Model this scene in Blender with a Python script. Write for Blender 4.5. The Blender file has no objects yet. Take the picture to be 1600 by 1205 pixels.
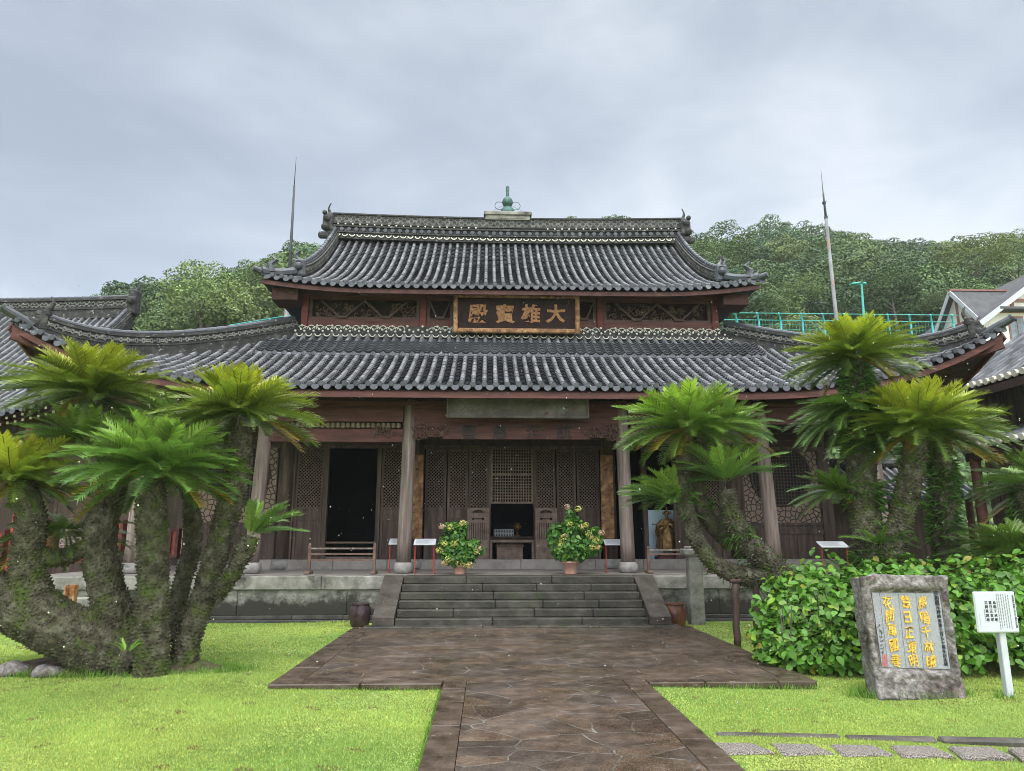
import bpy, bmesh, math, random
import numpy as np
from mathutils import Vector, Matrix, noise as mnoise
SC = bpy.context.scene
COL = SC.collection
rnd = random.Random(7)
R = math.radians
# ------------------------------------------------------------------ camera
cam = bpy.data.cameras.new('camera'); camo = bpy.data.objects.new('camera', cam); COL.objects.link(camo)
cam.sensor_width = 36.0; cam.lens = 1120 / 1600 * 36; cam.clip_start = 0.1; cam.clip_end = 2000
PITCH, YAW, EYE = R(12.0), R(2.0), 1.6
camo.location = (0, 0, EYE); camo.rotation_euler = (R(90) + PITCH, 0, -YAW)
SC.camera = camo
# ------------------------------------------------------------------ sky
SUN_EL, SUN_AZ = R(58), R(200)
w = bpy.data.worlds.new('World'); SC.world = w; w.use_nodes = True
nt = w.node_tree; nt.nodes.clear()
def nn(t, kind, **kw):
    n = t.nodes.new(kind)
    for k, v in kw.items(): setattr(n, k, v)
    return n
def mathn(t, op, a, b=None, c=None, clamp=False):
    n = nn(t, 'ShaderNodeMath', operation=op, use_clamp=clamp)
    for i, v in enumerate((a, b, c)):
        if v is None: continue
        if isinstance(v, (int, float)): n.inputs[i].default_value = v
        else: t.links.new(v, n.inputs[i])
    return n.outputs[0]
def ramp(t, fac, stops, interp='LINEAR'):
    n = nn(t, 'ShaderNodeValToRGB'); cr = n.color_ramp; cr.interpolation = interp
    while len(cr.elements) < len(stops): cr.elements.new(0.5)
    for e, (p, c) in zip(cr.elements, stops):
        e.position = p; e.color = (c[0], c[1], c[2], 1) if not isinstance(c, (int, float)) else (c, c, c, 1)
    if fac is not None: t.links.new(fac, n.inputs[0])
    return n.outputs[0]
def mixc(t, fac, a, b, mode='MIX'):
    n = nn(t, 'ShaderNodeMix', data_type='RGBA', blend_type=mode)
    for s, v in ((n.inputs[0], fac), (n.inputs[6], a), (n.inputs[7], b)):
        if isinstance(v, (int, float)): s.default_value = v
        elif isinstance(v, tuple): s.default_value = (v[0], v[1], v[2], 1)
        else: t.links.new(v, s)
    return n.outputs[2]
sky = nn(nt, 'ShaderNodeTexSky', sky_type='NISHITA'); sky.sun_disc = False
sky.sun_elevation = SUN_EL; sky.sun_rotation = SUN_AZ
tc = nn(nt, 'ShaderNodeTexCoord'); mp = nn(nt, 'ShaderNodeMapping'); mp.inputs['Scale'].default_value = (1.0, 1.0, 2.1)
mp.inputs['Location'].default_value = (0.35, 0.1, 0.55)
nt.links.new(tc.outputs['Generated'], mp.inputs['Vector'])
n1 = nn(nt, 'ShaderNodeTexNoise'); n1.inputs['Scale'].default_value = 1.55; n1.inputs['Detail'].default_value = 5; n1.inputs['Roughness'].default_value = 0.45
n1.inputs['Distortion'].default_value = 0.25
nt.links.new(mp.outputs[0], n1.inputs['Vector'])
sep = nn(nt, 'ShaderNodeSeparateXYZ'); nt.links.new(tc.outputs['Generated'], sep.inputs[0])
# a broad grey cloud bank lying to the left of the hall, thinner cloud to the right
n2 = nn(nt, 'ShaderNodeTexNoise'); n2.inputs['Scale'].default_value = 4.2; n2.inputs['Detail'].default_value = 7; n2.inputs['Roughness'].default_value = 0.55; n2.inputs['Distortion'].default_value = 0.4; nt.links.new(mp.outputs[0], n2.inputs['Vector'])
both = mathn(nt, 'MULTIPLY_ADD', n2.outputs[0], 0.34, mathn(nt, 'MULTIPLY_ADD', n1.outputs[0], 1.25, -0.30))
bank = mathn(nt, 'MULTIPLY_ADD', sep.outputs['X'], 0.30, both)
cl = ramp(nt, bank, [(0.26, (.42, .46, .51)), (0.40, (.54, .585, .635)), (0.52, (.69, .73, .775)), (0.62, (.86, .89, .92)), (0.78, (1.0, 1.01, 1.02))])
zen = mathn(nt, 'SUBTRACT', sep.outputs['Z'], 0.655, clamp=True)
zen = mathn(nt, 'MULTIPLY_ADD', zen, 25.0, 1.0)  # unseen sky near the zenith boosted, added light for lawn and hall
# unseen sky behind the camera brightened, added to light the facade and porch
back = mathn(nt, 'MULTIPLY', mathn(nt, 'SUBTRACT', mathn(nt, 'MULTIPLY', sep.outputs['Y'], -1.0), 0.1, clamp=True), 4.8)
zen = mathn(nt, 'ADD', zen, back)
bg1 = nn(nt, 'ShaderNodeBackground'); bg1.inputs['Strength'].default_value = 0.05; nt.links.new(sky.outputs[0], bg1.inputs['Color'])
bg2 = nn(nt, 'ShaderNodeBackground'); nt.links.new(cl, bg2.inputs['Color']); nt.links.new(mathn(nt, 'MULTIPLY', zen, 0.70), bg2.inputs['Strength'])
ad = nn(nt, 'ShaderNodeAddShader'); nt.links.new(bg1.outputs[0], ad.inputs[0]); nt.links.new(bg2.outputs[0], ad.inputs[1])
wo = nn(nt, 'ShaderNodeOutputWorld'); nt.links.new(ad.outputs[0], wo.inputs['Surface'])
# ------------------------------------------------------------------ sun behind thick cloud
sl = bpy.data.lights.new('sun', 'SUN'); sl.energy = 1.5; sl.angle = R(25); sl.color = (1, .97, .92)
so = bpy.data.objects.new('sun', sl); COL.objects.link(so)
sd = Vector((math.sin(SUN_AZ) * math.cos(SUN_EL), math.cos(SUN_AZ) * math.cos(SUN_EL), math.sin(SUN_EL)))
so.rotation_euler = sd.to_track_quat('Z', 'Y').to_euler(); so.location = (0, -20, 40)
# ------------------------------------------------------------------ exposure / render
vs = SC.view_settings; vs.view_transform = 'Standard'; vs.look = 'None'; vs.exposure = 0.25; vs.gamma = 1.0
SC.cycles.use_denoising = True; SC.cycles.pixel_filter_type = 'BLACKMAN_HARRIS'; SC.cycles.filter_width = 0.95
try: SC.cycles.denoiser = 'OPENIMAGEDENOISE'
except Exception: pass
SC.cycles.max_bounces = 6; SC.cycles.diffuse_bounces = 3; SC.cycles.glossy_bounces = 3; SC.cycles.transparent_max_bounces = 8
SC.cycles.transmission_bounces = 3; SC.cycles.volume_bounces = 1; SC.cycles.sample_clamp_indirect = 6

# ------------------------------------------------------------------ measuring: a pixel of the photo back to a place
FPX = 1120.0
def ray(px, py):
    u = (px - 800) / FPX; v = (py - 602.5) / FPX
    a = math.cos(PITCH) + v * math.sin(PITCH); z = math.sin(PITCH) - v * math.cos(PITCH)
    return Vector((u * math.cos(YAW) + a * math.sin(YAW), -u * math.sin(YAW) + a * math.cos(YAW), z))
def PY(px, py, Y):
    d = ray(px, py); return Vector((0, 0, EYE)) + d * (Y / d.y)
def GZ(px, py, z=0.0):
    d = ray(px, py); return Vector((0, 0, EYE)) + d * ((z - EYE) / d.z)

# ------------------------------------------------------------------ objects
def tag(o, label=None, cat=None, group=None, kind=None):
    if label: o['label'] = label
    if cat: o['category'] = cat
    if group: o['group'] = group
    if kind: o['kind'] = kind
    return o
def empty(name, loc, label=None, cat=None, group=None, kind=None):
    o = bpy.data.objects.new(name, None); COL.objects.link(o); o.location = loc
    o.empty_display_size = 0.1
    return tag(o, label, cat, group, kind)
def base_of(o):
    v = Vector((0, 0, 0))
    while o: v = v + Vector(o.location); o = o.parent
    return v
def link(name, me, parent=None):
    o = bpy.data.objects.new(name, me); COL.objects.link(o)
    if parent: o.parent = parent
    return o
def dup_tree(o, loc=None, rz=None, parent=None):
    c = o.copy(); COL.objects.link(c)
    if parent: c.parent = parent
    for ch in list(o.children): dup_tree(ch, parent=c)
    if loc is not None: c.location = loc
    if rz is not None: c.rotation_euler.z = rz
    return c
def np_mesh(name, V, F, mat, parent=None, col=None, smooth=False, local=False, mats=None, mi=None):
    """V (n,3) in world coordinates, F (m,k) one face size; col (n,4) point colours."""
    V = np.asarray(V, dtype=np.float32).reshape(-1, 3)
    if parent is not None and not local: V = V - np.array(base_of(parent), dtype=np.float32)
    F = np.asarray(F, dtype=np.int32); k = F.shape[1]; m = len(F)
    me = bpy.data.meshes.new(name); me.vertices.add(len(V)); me.vertices.foreach_set('co', V.ravel())
    me.loops.add(m * k); me.loops.foreach_set('vertex_index', F.ravel())
    me.polygons.add(m); me.polygons.foreach_set('loop_start', np.arange(0, m * k, k, dtype=np.int32))
    if smooth: me.polygons.foreach_set('use_smooth', np.ones(m, dtype=bool))
    for q in (mats or [mat]): me.materials.append(q)
    if mi is not None: me.polygons.foreach_set('material_index', np.asarray(mi, dtype=np.int32))
    if col is not None:
        a = me.color_attributes.new('Col', 'FLOAT_COLOR', 'POINT'); a.data.foreach_set('color', np.asarray(col, dtype=np.float32).ravel())
    me.update(calc_edges=True)
    return link(name, me, parent)
class MB:
    """collects faces of one mesh object, in world coordinates"""
    def __init__(s): s.v = []; s.f = []; s.m = []; s.mi = 0
    def add(s, vs, fs):
        o = len(s.v); s.v += [tuple(p) for p in vs]; s.f += [tuple(i + o for i in q) for q in fs]; s.m += [s.mi] * len(fs)
    def box(s, c, d, rz=0.0, taper=0.0, ry=0.0, rx=0.0, bev=0.0):
        hx, hy, hz = d[0] / 2, d[1] / 2, d[2] / 2; M = Matrix.Rotation(rz, 3, 'Z') @ Matrix.Rotation(ry, 3, 'Y') @ Matrix.Rotation(rx, 3, 'X')
        if bev <= 0:
            P = [M @ Vector((x * (1 - taper * (z > 0)), y * (1 - taper * (z > 0)), z)) + Vector(c) for z in (-hz, hz) for x, y in ((-hx, -hy), (hx, -hy), (hx, hy), (-hx, hy))]
            s.add(P, [(3, 2, 1, 0), (4, 5, 6, 7), (0, 1, 5, 4), (1, 2, 6, 5), (2, 3, 7, 6), (3, 0, 4, 7)]); return
        b = min(bev, hx * .9, hy * .9, hz * .9)
        def ring(z, i): return [(-hx + i, -hy + b + i * 0), (-hx + b + i * 0, -hy + i), (hx - b, -hy + i), (hx - i, -hy + b), (hx - i, hy - b), (hx - b, hy - i), (-hx + b, hy - i), (-hx + i, hy - b)]
        L = []
        for z, i in ((-hz, b * .7), (-hz + b, 0), (hz - b, 0), (hz, b * .7)):
            L.append([M @ Vector((x * (1 - taper * (z > 0)), y * (1 - taper * (z > 0)), z)) + Vector(c) for x, y in ring(z, i)])
        P = [p for r in L for p in r]; F = [tuple(range(7, -1, -1)), tuple(range(24, 32))]
        for k in range(3):
            for j in range(8): F.append((k * 8 + j, k * 8 + (j + 1) % 8, k * 8 + 8 + (j + 1) % 8, k * 8 + 8 + j))
        s.add(P, F)
    def bb(s, x0, x1, y0, y1, z0, z1, bev=0.0): s.box(((x0 + x1) / 2, (y0 + y1) / 2, (z0 + z1) / 2), (x1 - x0, y1 - y0, z1 - z0), bev=bev)
    def bar(s, a, b, w, h, up=(0, 0, 1)):
        a = Vector(a); b = Vector(b); t = (b - a).normalized(); u = Vector(up); sd_ = t.cross(u)
        if sd_.length < 1e-4: sd_ = t.cross(Vector((0, 1, 0)))
        sd_.normalize(); u = sd_.cross(t).normalized()
        P = [p + sd_ * x * w / 2 + u * y * h / 2 for p in (a, b) for x, y in ((-1, -1), (1, -1), (1, 1), (-1, 1))]
        s.add(P, [(3, 2, 1, 0), (4, 5, 6, 7), (0, 1, 5, 4), (1, 2, 6, 5), (2, 3, 7, 6), (3, 0, 4, 7)])
    def sweep(s, pts, prof, side=None, closed=False, cap=True, scale=None):
        """prof: list of (sideways, up) offsets"""
        pts = [Vector(p) for p in pts]; n = len(pts); k = len(prof); P = []
        for i, p in enumerate(pts):
            t = (pts[min(i + 1, n - 1)] - pts[max(i - 1, 0)]).normalized()
            sv = Vector(side).normalized() if side is not None else t.cross(Vector((0, 0, 1))).normalized()
            u = sv.cross(t).normalized(); sc = 1 if scale is None else scale[i]
            for a, b in prof: P.append(p + sv * a * sc + u * b * sc)
        F = []
        for i in range(n - 1):
            for j in range(k if not closed else k): F.append((i * k + j, i * k + (j + 1) % k, (i + 1) * k + (j + 1) % k, (i + 1) * k + j))
        if cap: F += [tuple(range(k - 1, -1, -1)), tuple((n - 1) * k + j for j in range(k))]
        s.add(P, F)
    def tube(s, pts, r, n=10, cap=True):
        pts = [Vector(p) for p in pts]; m = len(pts); P = []; ref = None
        rr = r if isinstance(r, (list, tuple)) else [r] * m
        for i, p in enumerate(pts):
            t = (pts[min(i + 1, m - 1)] - pts[max(i - 1, 0)]).normalized()
            if ref is None: ref = t.orthogonal().normalized()
            ref = (ref - t * ref.dot(t)).normalized(); b = t.cross(ref)
            for j in range(n):
                a = 2 * math.pi * j / n; P.append(p + (ref * math.cos(a) + b * math.sin(a)) * rr[i])
        F = [(i * n + j, i * n + (j + 1) % n, (i + 1) * n + (j + 1) % n, (i + 1) * n + j) for i in range(m - 1) for j in range(n)]
        if cap: F += [tuple(range(n - 1, -1, -1)), tuple((m - 1) * n + j for j in range(n))]
        s.add(P, F)
    def lathe(s, c, prof, n=20, sq=0.0):
        P = []; c = Vector(c)
        for r, z in prof:
            for j in range(n):
                a = 2 * math.pi * j / n
                k = 1 / max(abs(math.cos(a)), abs(math.sin(a))); k = 1 + (k - 1) * sq
                P.append(c + Vector((r * k * math.cos(a), r * k * math.sin(a), z)))
        m = len(prof)
        F = [(i * n + j, i * n + (j + 1) % n, (i + 1) * n + (j + 1) % n, (i + 1) * n + j) for i in range(m - 1) for j in range(n)]
        F += [tuple(range(n - 1, -1, -1)), tuple((m - 1) * n + j for j in range(n))]
        s.add(P, F)
    def ball(s, c, r, n=8, sz=1.0):
        s.lathe(c, [(max(1e-4, r * math.sin(math.pi * i / n)), -r * sz * math.cos(math.pi * i / n)) for i in range(n + 1)], n * 2)
    def prism(s, poly, y0, y1):
        """poly of (x,z), extruded along Y"""
        k = len(poly); P = [(x, y0, z) for x, z in poly] + [(x, y1, z) for x, z in poly]
        s.add(P, [tuple(range(k)), tuple(range(2 * k - 1, k - 1, -1))] + [(j + k, (j + 1) % k + k, (j + 1) % k, j) for j in range(k)])
    def build(s, name, mat, parent=None, smooth=False, mats=None):
        me = bpy.data.meshes.new(name); b = base_of(parent) if parent else Vector((0, 0, 0))
        me.from_pydata([(x - b.x, y - b.y, z - b.z) for x, y, z in s.v], [], s.f)
        for q in (mats or [mat]): me.materials.append(q)
        if mats: me.polygons.foreach_set('material_index', s.m)
        if smooth:
            me.polygons.foreach_set('use_smooth', [True] * len(me.polygons))
            me.update(calc_edges=True)
            bm = bmesh.new(); bm.from_mesh(me)
            for e in bm.edges:
                if len(e.link_faces) == 2 and e.calc_face_angle(0) > R(40): e.smooth = False
            bm.to_mesh(me); bm.free()
        me.update(calc_edges=True)
        return link(name, me, parent)
def centre_origin(o):
    """move a top-level single mesh's origin to its base"""
    me = o.data; n = len(me.vertices); v = np.empty(n * 3, dtype=np.float32); me.vertices.foreach_get('co', v); v = v.reshape(-1, 3)
    c = np.array([(v[:, 0].min() + v[:, 0].max()) / 2, (v[:, 1].min() + v[:, 1].max()) / 2, v[:, 2].min()], dtype=np.float32)
    me.vertices.foreach_set('co', (v - c).ravel()); o.location = tuple(float(q) for q in c); return o

# ------------------------------------------------------------------ materials
def pm(name, stops, scale=4.0, rough=0.6, bump=0.0, bscale=None, detail=6, spec=0.22, metal=0.0, stretch=(1, 1, 1), spots=None, rvar=0.0, attr=False, trans=0.0, streak=None, dist=0.01):
    """procedural surface: noise-driven colour ramp + optional spots (colour, scale, threshold, softness) + bump"""
    m = bpy.data.materials.new(name); m.use_nodes = True; t = m.node_tree; bs = t.nodes['Principled BSDF']; L = t.links.new
    tcn = nn(t, 'ShaderNodeTexCoord'); mpn = nn(t, 'ShaderNodeMapping'); mpn.inputs['Scale'].default_value = stretch; L(tcn.outputs['Object'], mpn.inputs[0])
    nz = nn(t, 'ShaderNodeTexNoise'); nz.inputs['Scale'].default_value = scale; nz.inputs['Detail'].default_value = detail; nz.inputs['Roughness'].default_value = 0.62; L(mpn.outputs[0], nz.inputs['Vector'])
    c = ramp(t, nz.outputs[0], stops)
    if attr:
        at = nn(t, 'ShaderNodeAttribute', attribute_name='Col'); c = mixc(t, 1.0, at.outputs['Color'], c, 'MULTIPLY')
    for sp in (spots or []):
        n2 = nn(t, 'ShaderNodeTexNoise'); n2.inputs['Scale'].default_value = sp[1]; n2.inputs['Detail'].default_value = 4; n2.inputs['Roughness'].default_value = 0.7
        if len(sp) > 4: m2 = nn(t, 'ShaderNodeMapping'); m2.inputs['Scale'].default_value = sp[4]; m2.inputs['Location'].default_value = (3.1, 1.7, 5.2); L(tcn.outputs['Object'], m2.inputs[0]); L(m2.outputs[0], n2.inputs['Vector'])
        else: L(tcn.outputs['Object'], n2.inputs['Vector'])
        f = ramp(t, n2.outputs[0], [(sp[2], 0.0), (sp[2] + sp[3], 1.0)]); c = mixc(t, f, c, sp[0])
    L(c, bs.inputs['Base Color']); bs.inputs['Metallic'].default_value = metal
    bs.inputs['Specular IOR Level'].default_value = spec
    if rvar:
        L(mathn(t, 'MULTIPLY_ADD', nz.outputs[0], rvar, rough - rvar / 2, clamp=True), bs.inputs['Roughness'])
    else: bs.inputs['Roughness'].default_value = rough
    if bump:
        nb = nn(t, 'ShaderNodeTexNoise'); nb.inputs['Scale'].default_value = bscale or scale * 4; nb.inputs['Detail'].default_value = 5; L(mpn.outputs[0], nb.inputs['Vector'])
        bp = nn(t, 'ShaderNodeBump'); bp.inputs['Strength'].default_value = bump; bp.inputs['Distance'].default_value = dist; L(nb.outputs[0], bp.inputs['Height']); L(bp.outputs[0], bs.inputs['Normal'])
    if trans:
        tr = nn(t, 'ShaderNodeBsdfTranslucent'); L(c, tr.inputs['Color']); mx = nn(t, 'ShaderNodeMixShader'); mx.inputs[0].default_value = trans
        L(bs.outputs[0], mx.inputs[1]); L(tr.outputs[0], mx.inputs[2]); L(mx.outputs[0], t.nodes['Material Output'].inputs['Surface'])
    return m
M = {}
M['tile'] = pm('roof_tile', [(.3, (.022, .025, .030)), (.5, (.042, .045, .052)), (.72, (.08, .083, .09))], 1.7, .40, .25, 30, spec=.45, spots=[((.24, .25, .25), 3.5, .62, .14), ((.04, .042, .04), 1.1, .60, .2)], rvar=.25, detail=8)
M['tileround'] = pm('round_roof_tile', [(.3, (.050, .051, .054)), (.5, (.088, .088, .092)), (.72, (.145, .144, .147))], 2.6, .36, .25, 30, spec=.45, spots=[((.035, .037, .035), 5, .62, .10), ((.19, .195, .195), 4.5, .64, .12)], rvar=.25, detail=8, attr=True)
M['tilepan'] = pm('pan_roof_tile', [(.3, (.010, .012, .016)), (.5, (.019, .021, .027)), (.72, (.035, .038, .044))], 2.2, .5, .25, 30, spots=[((.06, .063, .06), 7, .66, .08)], spec=.3, rvar=.2, detail=8, attr=True)  # pans coloured darker for wetness and for shade between the round rows
M['tilefar'] = pm('roof_tile_pale', [(.3, (.09, .095, .105)), (.6, (.15, .155, .165))], 2, .32, .2, 20)
M['wavepale'] = pm('pale_wave_tile', [(.3, (.08, .078, .072)), (.55, (.17, .165, .15)), (.75, (.30, .29, .26))], 5, .6, .4, 40)
M['ridge'] = pm('ridge_tile', [(.3, (.014, .014, .014)), (.55, (.035, .034, .031)), (.75, (.10, .097, .088))], 5, .6, .5, 40, spots=[((.28, .28, .25), 7, .60, .12)])
M['plaster'] = pm('white_plaster', [(.3, (.46, .42, .35)), (.7, (.72, .67, .57))], 9, .8, .3, 60)
M['red'] = pm('red_painted_wood', [(.3, (.042, .016, .012)), (.55, (.095, .034, .027)), (.8, (.165, .070, .055))], 3, .55, .3, 40, stretch=(.35, 1, 3), spots=[((.17, .13, .115), 5, .70, .1)])
M['redup'] = pm('red_wood_upper', [(.3, (.06, .016, .013)), (.55, (.12, .030, .024)), (.8, (.18, .055, .042))], 3, .6, .3, 40, stretch=(.35, 1, 2), spots=[((.2, .15, .13), 6, .70, .1)])
M['darkwood'] = pm('dark_weathered_wood', [(.3, (.030, .019, .015)), (.55, (.072, .047, .037)), (.8, (.15, .108, .087))], 2.5, .6, .35, 30, stretch=(4, 4, .35), spots=[((.20, .155, .13), 3, .64, .16, (3, 3, .3))])
M['greywood'] = pm('grey_weathered_wood', [(.3, (.09, .066, .055)), (.55, (.19, .148, .128)), (.8, (.34, .29, .26))], 3, .65, .6, 26, stretch=(5, 5, .3), spots=[((.04, .03, .026), 2.2, .60, .12, (6, 6, .25))])
M['lattice'] = pm('lattice_wood', [(.3, (.085, .058, .046)), (.7, (.20, .14, .11))], 6, .65)
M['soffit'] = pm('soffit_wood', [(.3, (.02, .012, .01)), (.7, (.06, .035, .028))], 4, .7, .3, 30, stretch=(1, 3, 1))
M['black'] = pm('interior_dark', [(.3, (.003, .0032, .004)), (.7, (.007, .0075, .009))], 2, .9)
M['gold'] = pm('gold_leaf', [(.3, (.42, .22, .02)), (.55, (.72, .44, .05)), (.8, (.92, .68, .14))], 40, .38, .3, 80, spec=.6, metal=.25)
M['oldgold'] = pm('worn_gold', [(.3, (.13, .055, .022)), (.55, (.27, .13, .055)), (.8, (.42, .23, .10))], 14, .6, .4, 60)
M['goldframe'] = pm('worn_gilt_frame', [(.3, (.07, .032, .016)), (.5, (.20, .10, .045)), (.72, (.42, .25, .12))], 6, .55, .6, 45, spots=[((.035, .02, .015), 9, .58, .08)])
M['plaquered'] = pm('plaque_dark', [(.3, (.010, .005, .004)), (.7, (.026, .012, .010))], 5, .8, spec=.2)
M['greyplaque'] = pm('weathered_plaque', [(.3, (.055, .044, .036)), (.5, (.10, .085, .072)), (.75, (.17, .155, .14))], 2.2, .7, .3, 40, spots=[((.10, .045, .035), 2.5, .63, .12), ((.16, .17, .16), 1.6, .62, .2)])
M['stone'] = pm('old_granite', [(.3, (.10, .095, .08)), (.5, (.19, .18, .155)), (.75, (.32, .305, .27))], 4, .75, .6, 35, spots=[((.035, .034, .028), 1.3, .52, .16), ((.42, .42, .38), 13, .66, .05)])
M['stonewall'] = pm('stained_granite_wall', [(.3, (.12, .115, .10)), (.5, (.21, .205, .18)), (.75, (.30, .29, .26))], 5, .75, .5, 30, spots=[((.035, .034, .028), 1.1, .50, .16, (1, 1, 1.6)), ((.36, .37, .32), 11, .68, .05)])
M['stair'] = pm('mossy_steps', [(.3, (.018, .017, .013)), (.5, (.042, .038, .029)), (.75, (.085, .078, .062))], 3, .55, .6, 34, rvar=.3, spots=[((.15, .145, .12), 9, .68, .05), ((.03, .04, .015), 2, .58, .12)])
M['cheek'] = pm('brown_stone', [(.3, (.028, .022, .017)), (.55, (.06, .05, .04)), (.8, (.10, .088, .07))], 4, .6, .6, 40, spots=[((.38, .37, .33), 17, .69, .03)])
M['coltone'] = pm('column_base_stone', [(.3, (.15, .14, .13)), (.7, (.30, .285, .265))], 8, .7, .5, 40)
M['floorstone'] = pm('porch_floor', [(.3, (.16, .14, .12)), (.7, (.30, .27, .24))], 3, .4, .3, 25)
M['copper'] = pm('verdigris', [(.3, (.03, .06, .05)), (.55, (.06, .115, .095)), (.8, (.14, .20, .17))], 12, .5, .3, 40, metal=.3)
M['pole'] = pm('rod_steel', [(.3, (.08, .075, .07)), (.5, (.16, .16, .155)), (.8, (.25, .255, .26))], 2.2, .5, .1, 20, stretch=(1, 1, .5), spots=[((.20, .13, .09), 1.2, .55, .1)])
M['darkpole'] = pm('rod_dark', [(.3, (.03, .032, .035)), (.8, (.07, .07, .075))], 4, .5)
M['teal'] = pm('teal_paint', [(.3, (.05, .34, .38)), (.7, (.09, .44, .47))], 5, .45)
M['tealgreen'] = pm('green_teal_paint', [(.3, (.05, .33, .27)), (.7, (.08, .42, .34))], 5, .45)
M['white'] = pm('white_painted_metal', [(.3, (.40, .415, .43)), (.7, (.49, .505, .52))], 3, .35)
M['redsteel'] = pm('red_steel', [(.3, (.28, .03, .025)), (.7, (.40, .05, .04))], 5, .45)
M['terracotta'] = pm('terracotta', [(.3, (.36, .19, .14)), (.7, (.50, .29, .23))], 7, .75, .2, 40)
M['ink'] = pm('black_ink', [(.3, (.015, .015, .017)), (.7, (.03, .03, .033))], 5, .6)
M['faintink'] = pm('engraved_grey', [(.3, (.13, .13, .14)), (.7, (.17, .17, .18))], 5, .7)
M['seal'] = pm('seal_red', [(.3, (.45, .10, .10)), (.7, (.55, .16, .15))], 5, .6)
M['rock'] = pm('monument_rock', [(.28, (.055, .046, .042)), (.5, (.17, .152, .14)), (.75, (.36, .335, .31))], 16, .75, .9, 40, spots=[((.045, .032, .026), 2.2, .52, .14), ((.30, .20, .19), 3.3, .60, .2)], dist=.02)
M['polished'] = pm('grey_granite_face', [(.35, (.15, .153, .16)), (.5, (.25, .254, .262)), (.65, (.38, .384, .39))], 150, .35, 0, detail=3)
M['frond'] = pm('cycad_leaf', [(.3, (.75, .75, .75)), (.7, (1, 1, 1))], 6, .36, attr=True, trans=.22, spec=.55)
M['leaf'] = pm('broad_leaf', [(.3, (.6, .6, .6)), (.7, (1, 1, 1))], 6, .46, attr=True, trans=.2, spec=.35)
M['treeleaf'] = pm('tree_leaf', [(.3, (.72, .72, .72)), (.7, (1, 1, 1))], 1.2, .6, attr=True, trans=.12, spec=.25)
M['grass'] = pm('grass_blade', [(.3, (.8, .8, .8)), (.7, (1, 1, 1))], 3, .5, attr=True, trans=.3, spec=.3)
M['petal'] = pm('petal', [(.3, (.75, .75, .75)), (.7, (1, 1, 1))], 20, .6, attr=True, trans=.2)
M['bark'] = pm('cycad_bark', [(.3, (.020, .017, .010)), (.5, (.062, .056, .034)), (.75, (.145, .14, .098))], 8, .85, .8, 40, spots=[((.055, .075, .014), 3.2, .50, .14), ((.17, .18, .13), 6, .66, .08)], dist=.03)
M['bough'] = pm('tree_bark', [(.3, (.05, .04, .03)), (.7, (.13, .11, .09))], 5, .85, .5, 20)
M['soil'] = pm('soil', [(.3, (.03, .022, .014)), (.55, (.075, .055, .033)), (.8, (.12, .10, .06))], 7, .9, .8, 30, spots=[((.07, .12, .02), 2.5, .55, .1)], dist=.03)
M['cream'] = pm('cream_render', [(.3, (.62, .57, .51)), (.7, (.72, .68, .62))], 2, .8)
M['slate'] = pm('slate_roof', [(.3, (.055, .054, .055)), (.7, (.098, .096, .097))], 1.5, .85, .3, 14)
M['timber'] = pm('brown_timber', [(.3, (.20, .09, .07)), (.7, (.30, .15, .12))], 4, .7)
M['glass'] = pm('window_glass', [(.3, (.10, .12, .14)), (.7, (.22, .25, .28))], 2, .15)
M['paleblue'] = pm('pale_blue_panel', [(.3, (.40, .52, .60)), (.7, (.48, .60, .68))], 2, .6)
M['bronze'] = pm('gilt_bronze', [(.3, (.05, .03, .014)), (.5, (.18, .105, .04)), (.75, (.45, .28, .11))], 9, .4, .5, 50, metal=.55)
M['glazebrown'] = pm('brown_glaze', [(.3, (.05, .022, .014)), (.55, (.11, .045, .026)), (.8, (.20, .09, .05))], 5, .22, .1, 20)
M['glazedark'] = pm('dark_glaze', [(.3, (.018, .012, .014)), (.55, (.045, .028, .030)), (.8, (.10, .07, .07))], 5, .2, .1, 20)
M['rust'] = pm('rusty_steel', [(.3, (.14, .05, .02)), (.5, (.30, .13, .045)), (.75, (.50, .40, .30))], 9, .75, .4, 50)
M['pebble'] = pm('pebble_bed', [(.38, (.05, .043, .038)), (.5, (.18, .152, .128)), (.62, (.36, .32, .28))], 95, .55, 1.0, 95, detail=2, dist=.02)
M['kerb'] = pm('dark_kerb', [(.3, (.03, .026, .022)), (.55, (.075, .065, .055)), (.8, (.17, .155, .14))], 5, .5, .5, 40, spots=[((.10, .16, .03), 2.2, .60, .1)])
M['pinkcurtain'] = pm('pale_pink_cloth', [(.3, (.38, .27, .25)), (.7, (.50, .37, .34))], 2, .8)
M['redpaint'] = pm('bright_red_door', [(.3, (.20, .03, .025)), (.7, (.32, .06, .045))], 4, .5)
M['strut'] = pm('grey_beam', [(.3, (.05, .028, .025)), (.7, (.105, .066, .057))], 5, .7, .3, 40)
AX = 0.68
def zat(py, Y): return PY(800, py, Y).z
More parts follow.
